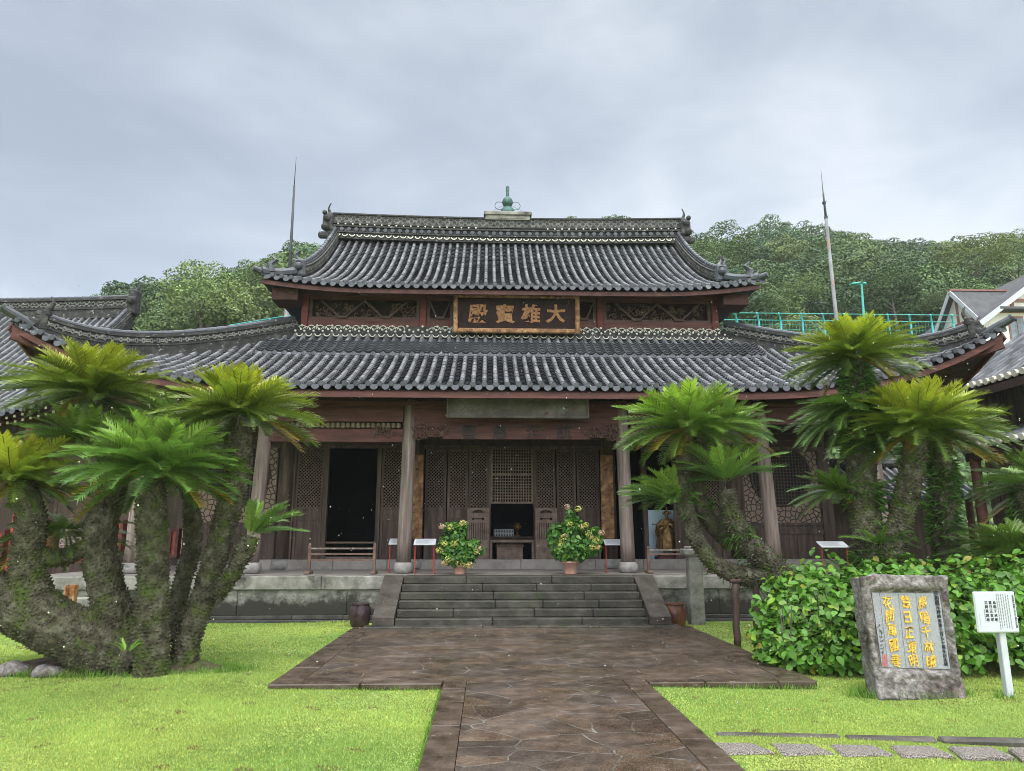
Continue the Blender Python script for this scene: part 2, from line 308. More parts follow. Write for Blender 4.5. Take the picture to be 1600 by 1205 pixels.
# ================================================================== ground, lawn, paving
def ground_mat():
    m = bpy.data.materials.new('lawn_ground'); m.use_nodes = True; t = m.node_tree; bs = t.nodes['Principled BSDF']; L = t.links.new
    tcn = nn(t, 'ShaderNodeTexCoord')
    def nz(s, d=6, r=.6):
        n = nn(t, 'ShaderNodeTexNoise'); n.inputs['Scale'].default_value = s; n.inputs['Detail'].default_value = d; n.inputs['Roughness'].default_value = r; L(tcn.outputs['Object'], n.inputs[0]); return n.outputs[0]
    a = ramp(t, nz(.55), [(.35, (.20, .33, .05)), (.5, (.30, .42, .07)), (.65, (.40, .47, .09))])
    b = ramp(t, nz(38, 4, .8), [(.3, (.35, .35, .35)), (.6, (1, 1, 1))]); c = mixc(t, 1.0, a, b, 'MULTIPLY')
    f = ramp(t, nz(1.9, 5, .7), [(.64, 0.0), (.74, .75)]); c = mixc(t, f, c, (.17, .13, .06))
    L(c, bs.inputs['Base Color']); bs.inputs['Roughness'].default_value = .75
    bp = nn(t, 'ShaderNodeBump'); bp.inputs['Strength'].default_value = .7; bp.inputs['Distance'].default_value = .03; L(nz(60, 4, .8), bp.inputs['Height']); L(bp.outputs[0], bs.inputs['Normal'])
    return m
def lawn_z(x, y): return -0.055 + 0.018 * math.sin(x * 1.3 + y * .7) + 0.012 * math.sin(x * .6 - y * 1.9)
M['lawn'] = ground_mat()
g = MB(); NX, NY = 90, 80
xs = [-600] + [-30 + 60 * i / NX for i in range(NX + 1)] + [600]; ys = [-300, -20] + [2 + 30 * i / NY for i in range(NY + 1)] + [60, 900]
gv = [(x, y, lawn_z(x, y) if abs(x) < 14 and 2 < y < 14.5 else -0.075) for y in ys for x in xs]
nxx = len(xs); g.add(gv, [(j * nxx + i, j * nxx + i + 1, (j + 1) * nxx + i + 1, (j + 1) * nxx + i) for j in range(len(ys) - 1) for i in range(nxx - 1)])
tag(g.build('ground', M['lawn'], smooth=True), kind='structure')
def paving_mat(name, scale, joint, tint=1.0):
    m = bpy.data.materials.new(name); m.use_nodes = True; t = m.node_tree; bs = t.nodes['Principled BSDF']; L = t.links.new
    tcn = nn(t, 'ShaderNodeTexCoord'); nzd = nn(t, 'ShaderNodeTexNoise'); nzd.inputs['Scale'].default_value = 1.3; nzd.inputs['Detail'].default_value = 2; L(tcn.outputs['Object'], nzd.inputs[0])
    vm = nn(t, 'ShaderNodeVectorMath', operation='MULTIPLY_ADD'); vm.inputs[1].default_value = (.22, .22, 0); L(nzd.outputs['Color'], vm.inputs[0]); L(tcn.outputs['Object'], vm.inputs[2])
    mp_ = nn(t, 'ShaderNodeMapping'); mp_.inputs['Scale'].default_value = (scale * .82, scale * 1.1, 0); L(vm.outputs[0], mp_.inputs[0])
    ve = nn(t, 'ShaderNodeTexVoronoi', feature='DISTANCE_TO_EDGE', voronoi_dimensions='2D'); ve.inputs['Scale'].default_value = 1; L(mp_.outputs[0], ve.inputs['Vector'])
    vc = nn(t, 'ShaderNodeTexVoronoi', feature='F1', voronoi_dimensions='2D'); vc.inputs['Scale'].default_value = 1; L(mp_.outputs[0], vc.inputs['Vector'])
    def nz(s, d=6, r=.65):
        n = nn(t, 'ShaderNodeTexNoise'); n.inputs['Scale'].default_value = s; n.inputs['Detail'].default_value = d; n.inputs['Roughness'].default_value = r; L(tcn.outputs['Object'], n.inputs[0]); return n.outputs[0]
    a = ramp(t, nz(5), [(.3, (.032, .022, .014)), (.5, (.070, .049, .034)), (.72, (.128, .096, .070))])
    sp = nn(t, 'ShaderNodeSeparateColor'); L(vc.outputs['Color'], sp.inputs[0])
    tone = ramp(t, sp.outputs[0], [(0, (.70, .68, .66)), (.5, (1, .97, .94)), (1, (1.35, 1.25, 1.12))]); a = mixc(t, 1.0, a, tone, 'MULTIPLY')
    gr = ramp(t, nz(55, 3, .8), [(.42, (.5, .5, .5)), (.62, (1.25, 1.25, 1.25))]); a = mixc(t, 1.0, a, gr, 'MULTIPLY')
    jn = nz(2.3, 5, .75); jw = mathn(t, 'MULTIPLY_ADD', jn, .033, -.003)
    j = mathn(t, 'LESS_THAN', ve.outputs['Distance'], jw)
    jc = ramp(t, nz(3.1, 5, .75), [(.36, (.016, .013, .009)), (.48, (.075, .066, .053)), (.62, (.18, .168, .142))])
    c = mixc(t, j, a, jc); L(c, bs.inputs['Base Color'])
    wet = nz(1.15, 5, .6); rr = ramp(t, wet, [(.38, .14), (.5, .28), (.64, .5)]); rr = mathn(t, 'MULTIPLY_ADD', gr, .12, rr); L(rr, bs.inputs['Roughness'])
    hs = mathn(t, 'MINIMUM', ve.outputs['Distance'], .05); hh = mathn(t, 'MULTIPLY_ADD', nz(22, 5, .7), .035, hs)
    bp = nn(t, 'ShaderNodeBump'); bp.inputs['Strength'].default_value = .55; bp.inputs['Distance'].default_value = .10; L(hh, bp.inputs['Height']); L(bp.outputs[0], bs.inputs['Normal'])
    return m
M['paving'] = paving_mat('wet_crazy_paving', 2.5, .02)
p = MB()
p.bb(AX - .89, AX + .89, -3, 8.75, -.14, 0); p.bb(AX - 2.76, AX + 2.76, 8.752, 13.84, -.14, 0)
tag(p.build('path', M['paving']), kind='structure')
# border slabs of the path, each a slab with its own end joints
p = MB(); r2 = random.Random(3)
def slabs(x0, x1, ya, yb, along='y'):
    a = ya
    while a < yb - .05:
        b = min(yb, a + r2.uniform(.45, 1.1)); b = yb if yb - b < .25 else b
        if along == 'y': p.bb(x0, x1, a + .006, b - .006, -.13, .004 + r2.uniform(-.002, .003), bev=.006)
        else: p.bb(a + .006, b - .006, x0, x1, -.13, .006 + r2.uniform(-.003, .004), bev=.012)
        a = b
slabs(AX - 1.15, AX - .895, -2, 8.74); slabs(AX + .895, AX + 1.15, -2, 8.74)
slabs(AX - 3.10, AX - 2.765, 8.75, 13.84); slabs(AX + 2.765, AX + 3.10, 8.75, 13.84)
slabs(8.55, 8.745, AX - 3.10, AX - 1.16, 'x'); slabs(8.55, 8.745, AX + 1.16, AX + 3.10, 'x')
M['slab'] = pm('wet_border_slab', [(.3, (.028, .019, .012)), (.5, (.064, .045, .031)), (.75, (.12, .092, .07))], 4, .3, .6, 45, spots=[((.24, .235, .215), 8, .66, .05)], rvar=.35)
tag(p.build('path_border', M['slab'], smooth=False), kind='structure')
# long kerb stones and pebble pads in the right lawn
kg = 'long kerb stones laid across the right lawn'
x = 1.95
ks = []
for i, ln in enumerate((1.05, .75, .95, .8, .9, .9)):
    ks.append((x, x + ln - .03, 6.43 - .11 * (x - 1.95))); x += ln
kl = ['dark kerb stone nearest the path in the row below the monument', 'second dark kerb stone from the path in the row below the monument', 'third dark kerb stone from the path in the row below the monument', 'paler kerb stone in the row across the right lawn, fourth from the path', 'fifth kerb stone from the path in the row across the right lawn', 'kerb stone at the right end of the row across the lawn']
for i, (a, b, y) in enumerate(ks):
    m_ = MB(); m_.box(((a + b) / 2, y, -.064), (b - a, .10, .10), rz=-.11, bev=.02); o = m_.build('kerb_stone', M['kerb']); centre_origin(o); tag(o, kl[i], 'kerb stone', kg)
for i, (a, b) in enumerate(((1.98, 2.75), (2.78, 3.7))):
    m_ = MB(); m_.box(((a + b) / 2, 5.43 - .05 * i, -.066), (b - a, .10, .10), rz=-.06, bev=.02); o = m_.build('kerb_stone', M['kerb']); centre_origin(o)
    tag(o, ('dark kerb stone at the bottom edge of the photo beside the path corner', 'dark kerb stone at the bottom edge of the photo, farther from the path')[i], 'kerb stone', 'kerb stones at the bottom edge of the lawn')
pl = ['leftmost pebble pad in the lawn, next to the paved path', 'pinkish pebble pad, second from the path', 'grey pebble pad, third from the path', 'brown pebble pad, fourth from the path', 'grey pebble pad, fifth from the path', 'rightmost pale pebble pad in the lawn']
for i in range(6):
    q = [GZ(1150 + 93 * i - 40, 1164 + 1.5 * i, -.04), GZ(1150 + 93 * i + 28, 1163 + 1.5 * i, -.03), GZ(1150 + 93 * i + 62, 1177 + 1.5 * i, -.03), GZ(1150 + 93 * i - 18, 1179 + 1.5 * i, -.03)]
    c = sum(q, Vector()) / 4; m_ = MB(); ring = []
    for j in range(4):
        for k in range(6):
            v = q[j].lerp(q[(j + 1) % 4], k / 6); v = c + (v - c) * (1.0 + .05 * mnoise.noise(v * 9)); ring.append(v)
    n_ = len(ring); P = [(v.x, v.y, -.10) for v in ring] + [(v.x, v.y, -.034) for v in ring] + [(c.x + (v.x - c.x) * .9, c.y + (v.y - c.y) * .9, -.018) for v in ring]
    m_.add(P, [(k, (k + 1) % n_, n_ + (k + 1) % n_, n_ + k) for k in range(n_)] + [(n_ + k, n_ + (k + 1) % n_, 2 * n_ + (k + 1) % n_, 2 * n_ + k) for k in range(n_)] + [tuple(range(2 * n_, 3 * n_))])
    o = m_.build('pebble_pad', M['pebble']); centre_origin(o); tag(o, pl[i], 'paving pad', 'diamond pebble pads set in the right lawn')
# ================================================================== podium and steps
FZ = 0.83; YE = 15.3
pod = empty('stone_podium', (AX, YE, -.1), 'long grey granite podium with dark water stains under the temple hall', 'podium')
m_ = MB()
def blocks(m, x0, x1, y0, y1, z0, z1, lo, hi, seed, bev=.012):
    r_ = random.Random(seed); a = x0
    while a < x1 - .02:
        b = min(x1, a + r_.uniform(lo, hi)); b = x1 if x1 - b < lo * .5 else b
        m.bb(a + .003, b - .003, y0 + r_.uniform(0, .006), y1, z0, z1, bev=bev); a = b
for x0, x1 in ((AX - 10.2, AX - 2.36), (AX + 2.36, AX + 10.6)):
    blocks(m_, x0, x1, YE + .06, YE + .6, .06, .56, 1.6, 2.9, int(x0 * 7) & 255)
m_.bb(AX - 10.2, AX + 10.6, YE + .12, 30, -.1, .55)
def stain(mat):
    t = mat.node_tree; L = t.links.new; bs = t.nodes['Principled BSDF']; src = bs.inputs['Base Color'].links[0].from_socket; tcn = nn(t, 'ShaderNodeTexCoord'); sp = nn(t, 'ShaderNodeSeparateXYZ'); L(tcn.outputs['Object'], sp.inputs[0])
    n = nn(t, 'ShaderNodeTexNoise'); n.inputs['Scale'].default_value = 2.2; n.inputs['Detail'].default_value = 8; n.inputs['Roughness'].default_value = .75; L(tcn.outputs['Object'], n.inputs[0])
    v = mathn(t, 'MULTIPLY_ADD', n.outputs[0], 1.25, mathn(t, 'MULTIPLY', sp.outputs['Z'], -1.0)); f = ramp(t, v, [(.02, 0), (.26, 1.0)]); L(mixc(t, f, src, (.030, .027, .022)), bs.inputs['Base Color'])
stain(M['stonewall']); m_.build('wall', M['stonewall'], pod)
for x0, x1 in ((AX - 10.25, AX - 2.36), (AX + 2.36, AX + 10.65)): m_ = MB(); blocks(m_, x0, x1, YE, YE + .55, .563, FZ, 1.2, 2.4, int(x0 * 5) & 255, .018); m_.build('coping', M['stone'], pod)
M['plinth'] = pm('dark_plinth', [(.3, (.025, .024, .02)), (.7, (.075, .072, .062))], 5, .6, .5, 30)
for x0, x1 in ((AX - 10.2, AX - 2.75), (AX + 2.75, AX + 10.6)):
    m_ = MB(); blocks(m_, x0, x1, YE + .01, YE + .3, -.02, .058, 1.0, 2.2, 5, .01); blocks(m_, x0, x1, YE - .10, YE + .3, -.12, -.024, .9, 1.8, 9, .01); m_.build('plinth', M['plinth'], pod)
m_ = MB(); m_.bb(AX - 10.2, AX + 10.6, YE + .551, 30, .555, FZ - .004); m_.build('floor', M['floorstone'], pod)
# sloping end cheek at the left end of the podium
m_ = MB(); q = PY(128, 905, 15.2); m_.bar((AX - 10.3, 15.0, .72), (AX - 11.2, 15.0, -.1), .35, .3); m_.build('end_cheek', M['stone'], pod)
st = empty('stone_steps', (AX, 13.85, 0), 'six broad dark mossy stone steps with sloping brown cheek stones', 'steps')
for i in range(6):
    m_ = MB(); y0 = 13.87 + .245 * i
    blocks(m_, AX - 2.36, AX + 2.36, y0, y0 + .55 if i < 5 else YE + .55, FZ / 6 * i - .1 + .1, FZ / 6 * (i + 1) - (.003 if i < 5 else 0), .9, 1.9, 20 + i, .014); m_.build('step', M['stair'], st)
m_ = MB(); blocks(m_, AX - 2.9, AX + 2.9, 13.62, 13.95, -.1, .025, .9, 1.8, 31, .012); m_.build('base_slab', M['stair'], st)
for s in (-1, 1):
    m_ = MB(); xa, xb = (AX + s * 2.365, AX + s * 2.76); P = []
    prof = [(13.80, .03), (13.80, .17), (15.22, .845), (15.34, .845), (15.34, .03)]
    P = [(xa, y, z) for y, z in prof] + [(xb, y, z) for y, z in prof]; n_ = 5
    m_.add(P, [tuple(range(n_)), tuple(range(2 * n_ - 1, n_ - 1, -1))] + [(k, k + n_, (k + 1) % n_ + n_, (k + 1) % n_) for k in range(n_)])
    m_.build('cheek', M['cheek'], st)
# ================================================================== TEMPLE HALL
hall = empty('temple_hall', (AX, 18.9, FZ), 'large dark wooden temple hall with two tiers of grey tiled roof and upturned corners', 'temple')
YF, YR, YU = 16.6, 18.9, 19.6
# ---- columns
for s, xo in [(-1, 2.53), (1, 2.53), (-1, 5.9), (1, 5.9), (-1, 8.53), (1, 8.53)]:
    lean = .05 if xo < 3 else .12
    m_ = MB(); a = Vector((AX + s * xo, YF, FZ + .22)); b = Vector((AX + s * (xo - lean), YF + .02, 4.75))
    m_.tube([a.lerp(b, k / 8) for k in range(9)], [.165 - .02 * k / 8 for k in range(9)], 16)
    c = m_.build('column', M['greywood'], hall, smooth=True)
    m_ = MB(); m_.lathe((AX + s * xo, YF, FZ), [(.17, 0), (.205, .03), (.225, .11), (.205, .20), (.175, .235), (.15, .235)], 20, .35); m_.build('column_base', M['coltone'], c, smooth=True)
    if xo < 8:
        m_ = MB(); m_.tube([(AX + s * xo * .995, YR, FZ + .2), (AX + s * xo * .99, YR, 6.2)], .19, 14); c = m_.build('column', M['darkwood'], hall, smooth=True)
        m_ = MB(); m_.lathe((AX + s * xo * .995, YR, FZ), [(.2, 0), (.235, .03), (.25, .11), (.235, .20), (.2, .24), (.17, .24)], 20, .35); m_.build('column_base', M['coltone'], c, smooth=True)
# ---- sill, walls, interior
m_ = MB(); blocks(m_, AX - 8.4, AX + 8.4, YR - .17, YR + .15, FZ - .05, FZ + .235, 1.2, 2.6, 77, .012); m_.build('sill', M['floorstone'], hall)
m_ = MB(); m_.bb(AX - 8.4, AX - 8.25, YR, 29, FZ, 5.9); m_.bb(AX + 8.25, AX + 8.4, YR, 29, FZ, 5.9); m_.bb(AX - 8.25, AX + 8.25, 28.9, 29, FZ, 5.9)
m_.build('side_wall', M['darkwood'], hall)
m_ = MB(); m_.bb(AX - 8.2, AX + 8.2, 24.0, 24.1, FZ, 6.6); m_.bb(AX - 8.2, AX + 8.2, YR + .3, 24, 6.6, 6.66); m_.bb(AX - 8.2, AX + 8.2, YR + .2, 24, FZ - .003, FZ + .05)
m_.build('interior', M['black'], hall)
def X9(px): return PY(px, 780, YR).x
def Z9(py): return PY(800, py, YR).z
YW = YR + .02
def frame(m, x0, x1, z0, z1, w, y=YW, d=.07):
    m.bb(x0, x0 + w, y - d / 2, y + d / 2, z0, z1); m.bb(x1 - w, x1, y - d / 2, y + d / 2, z0, z1)
    m.bb(x0 + w, x1 - w, y - d / 2 + .004, y + d / 2 - .004, z1 - w, z1); m.bb(x0 + w, x1 - w, y - d / 2 + .004, y + d / 2 - .004, z0, z0 + w)
def clipbar(m, ax, az, bx, bz, R4, w, y, d):
    x0, x1, z0, z1 = R4; t0, t1 = 0., 1.; dx, dz = bx - ax, bz - az
    for pq, qq in ((-dx, ax - x0), (dx, x1 - ax), (-dz, az - z0), (dz, z1 - az)):
        if abs(pq) < 1e-9:
            if qq < 0: return
        elif pq < 0: t0 = max(t0, qq / pq)
        else: t1 = min(t1, qq / pq)
    if t1 - t0 < 1e-3: return
    m.bar((ax + dx * t0, y, az + dz * t0), (ax + dx * t1, y, az + dz * t1), w, d, up=(0, 1, 0))
def diag(m, x0, x1, z0, z1, pitch=.062, w=.015, y=YW):
    H = z1 - z0; k = -H
    while k < (x1 - x0):
        clipbar(m, x0 + k, z0, x0 + k + H, z1, (x0, x1, z0, z1), w, y, .022); clipbar(m, x0 + k, z1, x0 + k + H, z0, (x0, x1, z0, z1), w, y + .013, .022); k += pitch * 1.414
def grid(m, x0, x1, z0, z1, nx, nz, w=.022, y=YW, d=.03):
    for i in range(1, nx): xx = x0 + (x1 - x0) * i / nx; m.bb(xx - w / 2, xx + w / 2, y - d / 2, y + d / 2, z0, z1)
    for j in range(1, nz): zz = z0 + (z1 - z0) * j / nz; m.bb(x0, x1, y - d / 2 + .004, y + d / 2 - .004, zz - w / 2, zz + w / 2)
zTop, zL1, zL0, zP1, zP0, zB1, zB0 = Z9(702), Z9(711), Z9(794), Z9(798), Z9(811), Z9(814), FZ + .24
def leaf(pa, pb, gate=False):
    x0, x1 = X9(pa), X9(pb); w = .065; m = MB(); frame(m, x0, x1, zB0, zTop, w)
    for z in (zL0, zP0): m.bb(x0 + w, x1 - w, YW - .03, YW + .03, z - .045, z + .03)
    f = m.build('door_leaf', M['darkwood'], hall)
    m = MB(); diag(m, x0 + w, x1 - w, zL0 + .03, zTop - w); m.build('lattice', M['lattice'], f)
    m = MB(); m.bb(x0 + w, x1 - w, YW - .005, YW + .012, zP0 + .03, zL0 - .045); m.bb(x0 + w, x1 - w, YW - .005, YW + .012, zB0 + w, zP0 - .045); m.bb(x0 + w + .05, x1 - w - .05, YW - .02, YW, zB0 + w + .06, zP0 - .12)
    zz = Z9(860); m.bb(x0 + w, x1 - w, YW - .024, YW + .02, zz - .025, zz + .025); m.build('panel', M['darkwood'], f)
    if gate:
        yg = YW - .14; g0, g1 = x0 - .02, x1 + .02; m = MB(); zt = Z9(794.5); za, zb, zc_, zd = Z9(806), Z9(816), Z9(845), Z9(855)
        m.bb(g0, g0 + .05, yg - .03, yg + .03, zB0 - .1, zt); m.bb(g1 - .05, g1, yg - .03, yg + .03, zB0 - .1, zt)
        cx = (g0 + g1) / 2; hw = (g1 - g0) / 2 - .05
        # top board with a fan-shaped hole: a strip above and below the hole
        n = 14; P = []; F = []
        for i in range(n + 1):
            u = -1 + 2 * i / n; xx = cx + u * hw; k = max(0, 1 - (u / .72) ** 2)
            up = (zt + za) / 2 + .07 * k - .01; lo = (zt + za) / 2 - .045 * (k > 0) * min(1, k * 6) + .02 * max(0, 1 - (u / .5) ** 2)
            P += [(xx, yg, zt), (xx, yg, max(up, lo)), (xx, yg, min(up, lo)), (xx, yg, za)]
        for i in range(n): a = 4 * i; F += [(a, a + 1, a + 5, a + 4), (a + 2, a + 3, a + 7, a + 6)]
        m.add(P, F); m.add([(x_, y_ + .02, z_) for x_, y_, z_ in P], F)
        m.bb(cx - hw, cx + hw, yg - .025, yg + .025, za - .02, za + .01)
        m.bb(cx - hw, cx + hw, yg - .01, yg + .012, zb + .02, za - .02)
        m.bb(cx - hw, cx + hw, yg - .025, yg + .025, zb - .02, zb + .02); m.bb(cx - hw, cx + hw, yg - .025, yg + .025, zc_ - .03, zc_ + .03); m.bb(cx - hw, cx + hw, yg - .024, yg + .024, zd - .03, zd + .02)
        for i in range(8): xx = cx - hw + (2 * hw) * (i + .5) / 8; m.bb(xx - .018, xx + .018, yg - .015, yg + .015, zc_ + .03, zb - .02)
        m.bb(cx - hw, cx + hw, yg - .008, yg + .012, zB0 - .1, zd - .03); m.bb(cx - hw, cx + hw, yg - .012, yg + .01, zd + .02, zc_ - .03)
        gq = m.build('low_gate', M['lattice'], hall)
        m = MB(); zm = (zb + za) / 2; m.bb(cx - hw * .5, cx + hw * .5, yg - .022, yg - .008, zm - .012, zm + .012)
        for s in (-1, 1): m.ball((cx + s * hw * .55, yg - .012, zm), .032, 6)
        m.build('pull_bar', M['black'], gq)
for a, b, gt in ((664, 697, 0), (699, 731, 0), (732, 763, 1), (837, 868, 1), (870, 900, 0), (902, 937, 0), (461, 504, 0), (595, 630, 0), (1052, 1090, 0), (1092, 1128, 0)): leaf(a, b, gt)
# lintel boards above the doors, posts between them
m_ = MB()
m_.bb(AX - 8.3, AX + 8.3, YR - .06, YR + .1, zTop + .004, 5.9)
for pxa, pxb in ((763.2, 766.5), (833.5, 837)): m_.bb(X9(pxa), X9(pxb), YW - .07, YW + .07, zB0 - .02, zTop)
for pxa, pxb in ((505, 512), (588, 594.5), (439, 446), (453, 460), (1004, 1011), (1282, 1300), (1153, 1160)): m_.bb(X9(pxa), X9(pxb), YW - .08, YW + .08, zB0 - .02, zTop)
m_.bb(X9(446.2), X9(452.8), YW - .04, YW + .04, zB0, zTop)
m_.build('wall_framing', M['darkwood'], hall)
m_ = MB()
for i in range(12):
    z = zTop + .08 + i * .19; m_.bb(AX - 8.3, AX + 8.3, YR - .075 - .006 * (i % 2), YR - .062, z, z + .16)
m_.build('lintel_boards', M['soffit'], hall)
# square lattice over the central doorway, threshold rail
x0, x1 = X9(766.6), X9(833.4); m_ = MB(); zg0, zg1 = Z9(787), Z9(694); frame(m_, x0, x1, zg0, zg1, .05); zm = (zg0 + zg1) * .5 - .02
m_.bb(x0 + .05, x1 - .05, YW - .02, YW + .02, zm - .03, zm + .03)
t_ = m_.build('transom_screen', M['lattice'], hall); m_ = MB(); grid(m_, x0 + .05, x1 - .05, zg0 + .05, zm - .03, 15, 9); grid(m_, x0 + .05, x1 - .05, zm + .03, zg1 - .05, 15, 9); m_.build('lattice', M['lattice'], t_)
m_ = MB(); zb = Z9(845.5); m_.bb(x0, x1, YW - .09, YW + .06, zb - .035, zb + .035); m_.bb(x0, x0 + .05, YW - .05, YW + .05, zB0, zb); m_.bb(x1 - .05, x1, YW - .05, YW + .05, zB0, zb); m_.build('threshold_rail', M['lattice'], hall)
m_ = MB(); xa, xb = X9(512), X9(588)
for z in (Z9(848), ): m_.tube([(xa, YW, z), (xb, YW, z)], .025, 8)
m_.bb(xa, xb, YW - .03, YW + .03, zB0, zB0 + .06); m_.build('threshold_rail', M['lattice'], hall)
# ice-crack lattice panels in the outer bays
def icecrack(scale):
    m = bpy.data.materials.new('ice_crack_lattice'); m.use_nodes = True; t = m.node_tree; bs = t.nodes['Principled BSDF']; L = t.links.new
    tcn = nn(t, 'ShaderNodeTexCoord'); mp_ = nn(t, 'ShaderNodeMapping'); mp_.inputs['Rotation'].default_value = (R(90), 0, 0); L(tcn.outputs['Object'], mp_.inputs[0])
    ve = nn(t, 'ShaderNodeTexVoronoi', feature='DISTANCE_TO_EDGE', voronoi_dimensions='2D'); ve.inputs['Scale'].default_value = scale; L(mp_.outputs[0], ve.inputs['Vector'])
    f = mathn(t, 'LESS_THAN', ve.outputs['Distance'], .105)
    c = mixc(t, f, (.19, .128, .092), (.024, .016, .012)); L(c, bs.inputs['Base Color']); bs.inputs['Roughness'].default_value = .7
    h = mathn(t, 'LESS_THAN', ve.outputs['Distance'], .10); bp = nn(t, 'ShaderNodeBump'); bp.inputs['Distance'].default_value = .02; L(h, bp.inputs['Height']); L(bp.outputs[0], bs.inputs['Normal'])
    return m
M['ice'] = icecrack(7.5); M['icedark'] = pm('dark_screen', [(.3, (.03, .022, .018)), (.7, (.07, .05, .04))], 20, .7)
def icebay(xa, xb, window):
    m = MB(); z1, z0 = Z9(690), Z9(818); za, zb_ = Z9(826), Z9(833); m.bb(xa, xb, YW - .05, YW + .05, z0 - .05, z0 + .02); m.bb(xa, xb, YW - .045, YW + .045, zb_ - .03, za)
    m.bb(xa, xb, YW - .01, YW + .03, zb_, z0 - .05); m.bb(xa, xb, YW - .01, YW + .03, zB0, zb_ - .03); k = 3
    for i in range(k + 1): xx = xa + (xb - xa) * i / k; m.bb(xx - .03, xx + .03, YW - .03, YW + .03, zB0, zb_ - .03)
    m.bb(xa, xb, YW - .04, YW + .04, zB0 - .02, zB0 + .07)
    for xx in (xa + .03, xb - .03): m.bb(xx - .03, xx + .03, YW - .05, YW + .05, z0 + .02, zTop)
    f = m.build('bay_wall', M['darkwood'], hall)
    m = MB(); m.bb(xa + .06, xb - .06, YW - .008, YW + .02, z0 + .02, zTop); m.build('lattice', M['ice'], f)
    if window:
        m = MB(); cx, cz, rr = (xa + xb) / 2, Z9(742), .80; n = 40
        P = [(cx + rr * math.cos(2 * math.pi * i / n), YW - .03, cz + rr * math.sin(2 * math.pi * i / n)) for i in range(n)]; P2 = [(a, b + .03, c) for a, b, c in P]
        m.add(P + P2, [tuple(range(n - 1, -1, -1))] + [(i, (i + 1) % n, n + (i + 1) % n, n + i) for i in range(n)]); o = m.build('round_window', M['black'], f)
        m2 = MB(); k = int(rr / .085)
        for i in range(-k, k + 1):
            c = i * .085; h = math.sqrt(max(0, rr * rr - c * c)); m2.bb(cx + c - .014, cx + c + .014, YW - .05, YW - .032, cz - h, cz + h); m2.bb(cx - h, cx + h, YW - .048, YW - .034, cz + c - .014, cz + c + .014)
        m2.tube([(cx + rr * math.cos(2 * math.pi * i / n), YW - .04, cz + rr * math.sin(2 * math.pi * i / n)) for i in range(n + 1)], .03, 6); m2.build('window_lattice', M['icedark'], f)
icebay(AX + 6.05, AX + 8.2, True); icebay(AX - 8.2, AX - 6.05, True); icebay(X9(1128), AX + 5.72, False); icebay(AX - 5.68, X9(461) - .45, False)
# ---- front beams
m_ = MB(); zb0, zb1 = zat(661, YF), zat(636, YF)
for a, b in ((-8.4, -5.9), (-5.75, -2.63), (-2.38, 2.38), (2.63, 5.75), (5.9, 8.4)): m_ = MB(); m_.bb(AX + a, AX + b, YF - .09, YF + .09, zb0, zb1); m_.build('front_beam', M['red'], hall)
m_ = MB()
m_.bb(AX - 9.2, AX + 9.2, YF - .13, YF + .13, zb1 + .004, zb1 + .10); m_.build('tie_beam', M['red'], hall); m_ = MB(); m_.bb(AX - 9.6, AX + 9.6, YF - .1, YF + .1, 4.98, 5.16); m_.build('tie_beam', M['red'], hall)
for a, b in ((-5.75, -2.63), (2.63, 5.75)):
    m_ = MB(); m_.bb(AX + a, AX + b, YF - .06, YF + .06, zat(692, YF), zat(672, YF)); m_.build('lower_beam', M['red'], hall)
m_ = MB(); m_.bb(AX - 2.35, AX + 2.35, YF - .07, YF + .07, zat(661, YF) - .12, zat(661, YF) - .004)
m_.build('lower_beam', M['red'], hall)
M['tanwood'] = pm('tan_fringe', [(.3, (.10, .075, .05)), (.7, (.20, .155, .105))], 9, .7)
for a, b in ((-5.7, -2.68), (2.68, 5.7)):
    n = 26; m_ = MB(); m_.bb(AX + a, AX + b, YF - .04, YF, zat(669, YF), zat(667, YF))
    for i in range(n): xx = AX + a + (b - a) * (i + .5) / n; m_.box((xx, YF - .05, zat(666.5, YF)), (.085, .06, .12), bev=.02)
    m_.build('carved_fringe', M['tanwood'], hall)
# lettered beam between the central columns with carved bracket ends
tb = MB(); zl0, zl1 = zat(687, YF), zat(665, YF); tb.bb(AX - 1.72, AX + 1.72, YF - .085, YF + .05, zl0, zl1); tb.bb(AX - 2.35, AX + 2.35, YF - .05, YF + .04, zl0 + .05, zl1 - .02)
lb = tb.build('lettered_beam', M['red'], hall)
def scroll(m, c, sx, y, seed, w=.62, h=.34):
    r_ = random.Random(seed)
    for i in range(15):
        u = r_.uniform(0, 1); cx = c[0] + sx * u * w; cz = c[1] + r_.uniform(-.5, .5) * h * (1 - .45 * u); rr = r_.uniform(.045, .085); a0 = r_.uniform(0, 6.3)
        m.tube([(cx + rr * (1 - .14 * k) * math.cos(a0 + k * .75), y - .03 - .006 * k, cz + rr * (1 - .14 * k) * math.sin(a0 + k * .75)) for k in range(7)], .016, 5)
M['carve'] = pm('carved_wood', [(.3, (.05, .026, .020)), (.7, (.15, .09, .07))], 9, .7)
for sx, xx in ((1, AX - 2.37), (-1, AX + 2.37)): m_ = MB(); scroll(m_, (xx, zat(676, YF)), sx, YF - .08, 5, .85, .36); scroll(m_, (xx, zat(679, YF)), sx, YF - .09, 8, .6, .42); m_.build('carved_bracket', M['carve'], hall)
for sx, xx in ((-1, AX - 2.68), (1, AX + 2.68), (1, AX - 5.75), (-1, AX + 5.75)): m_ = MB(); scroll(m_, (xx, zat(677, YF)), sx, YF - .07, 15, .6, .25); m_.build('carved_bracket', M['carve'], hall)
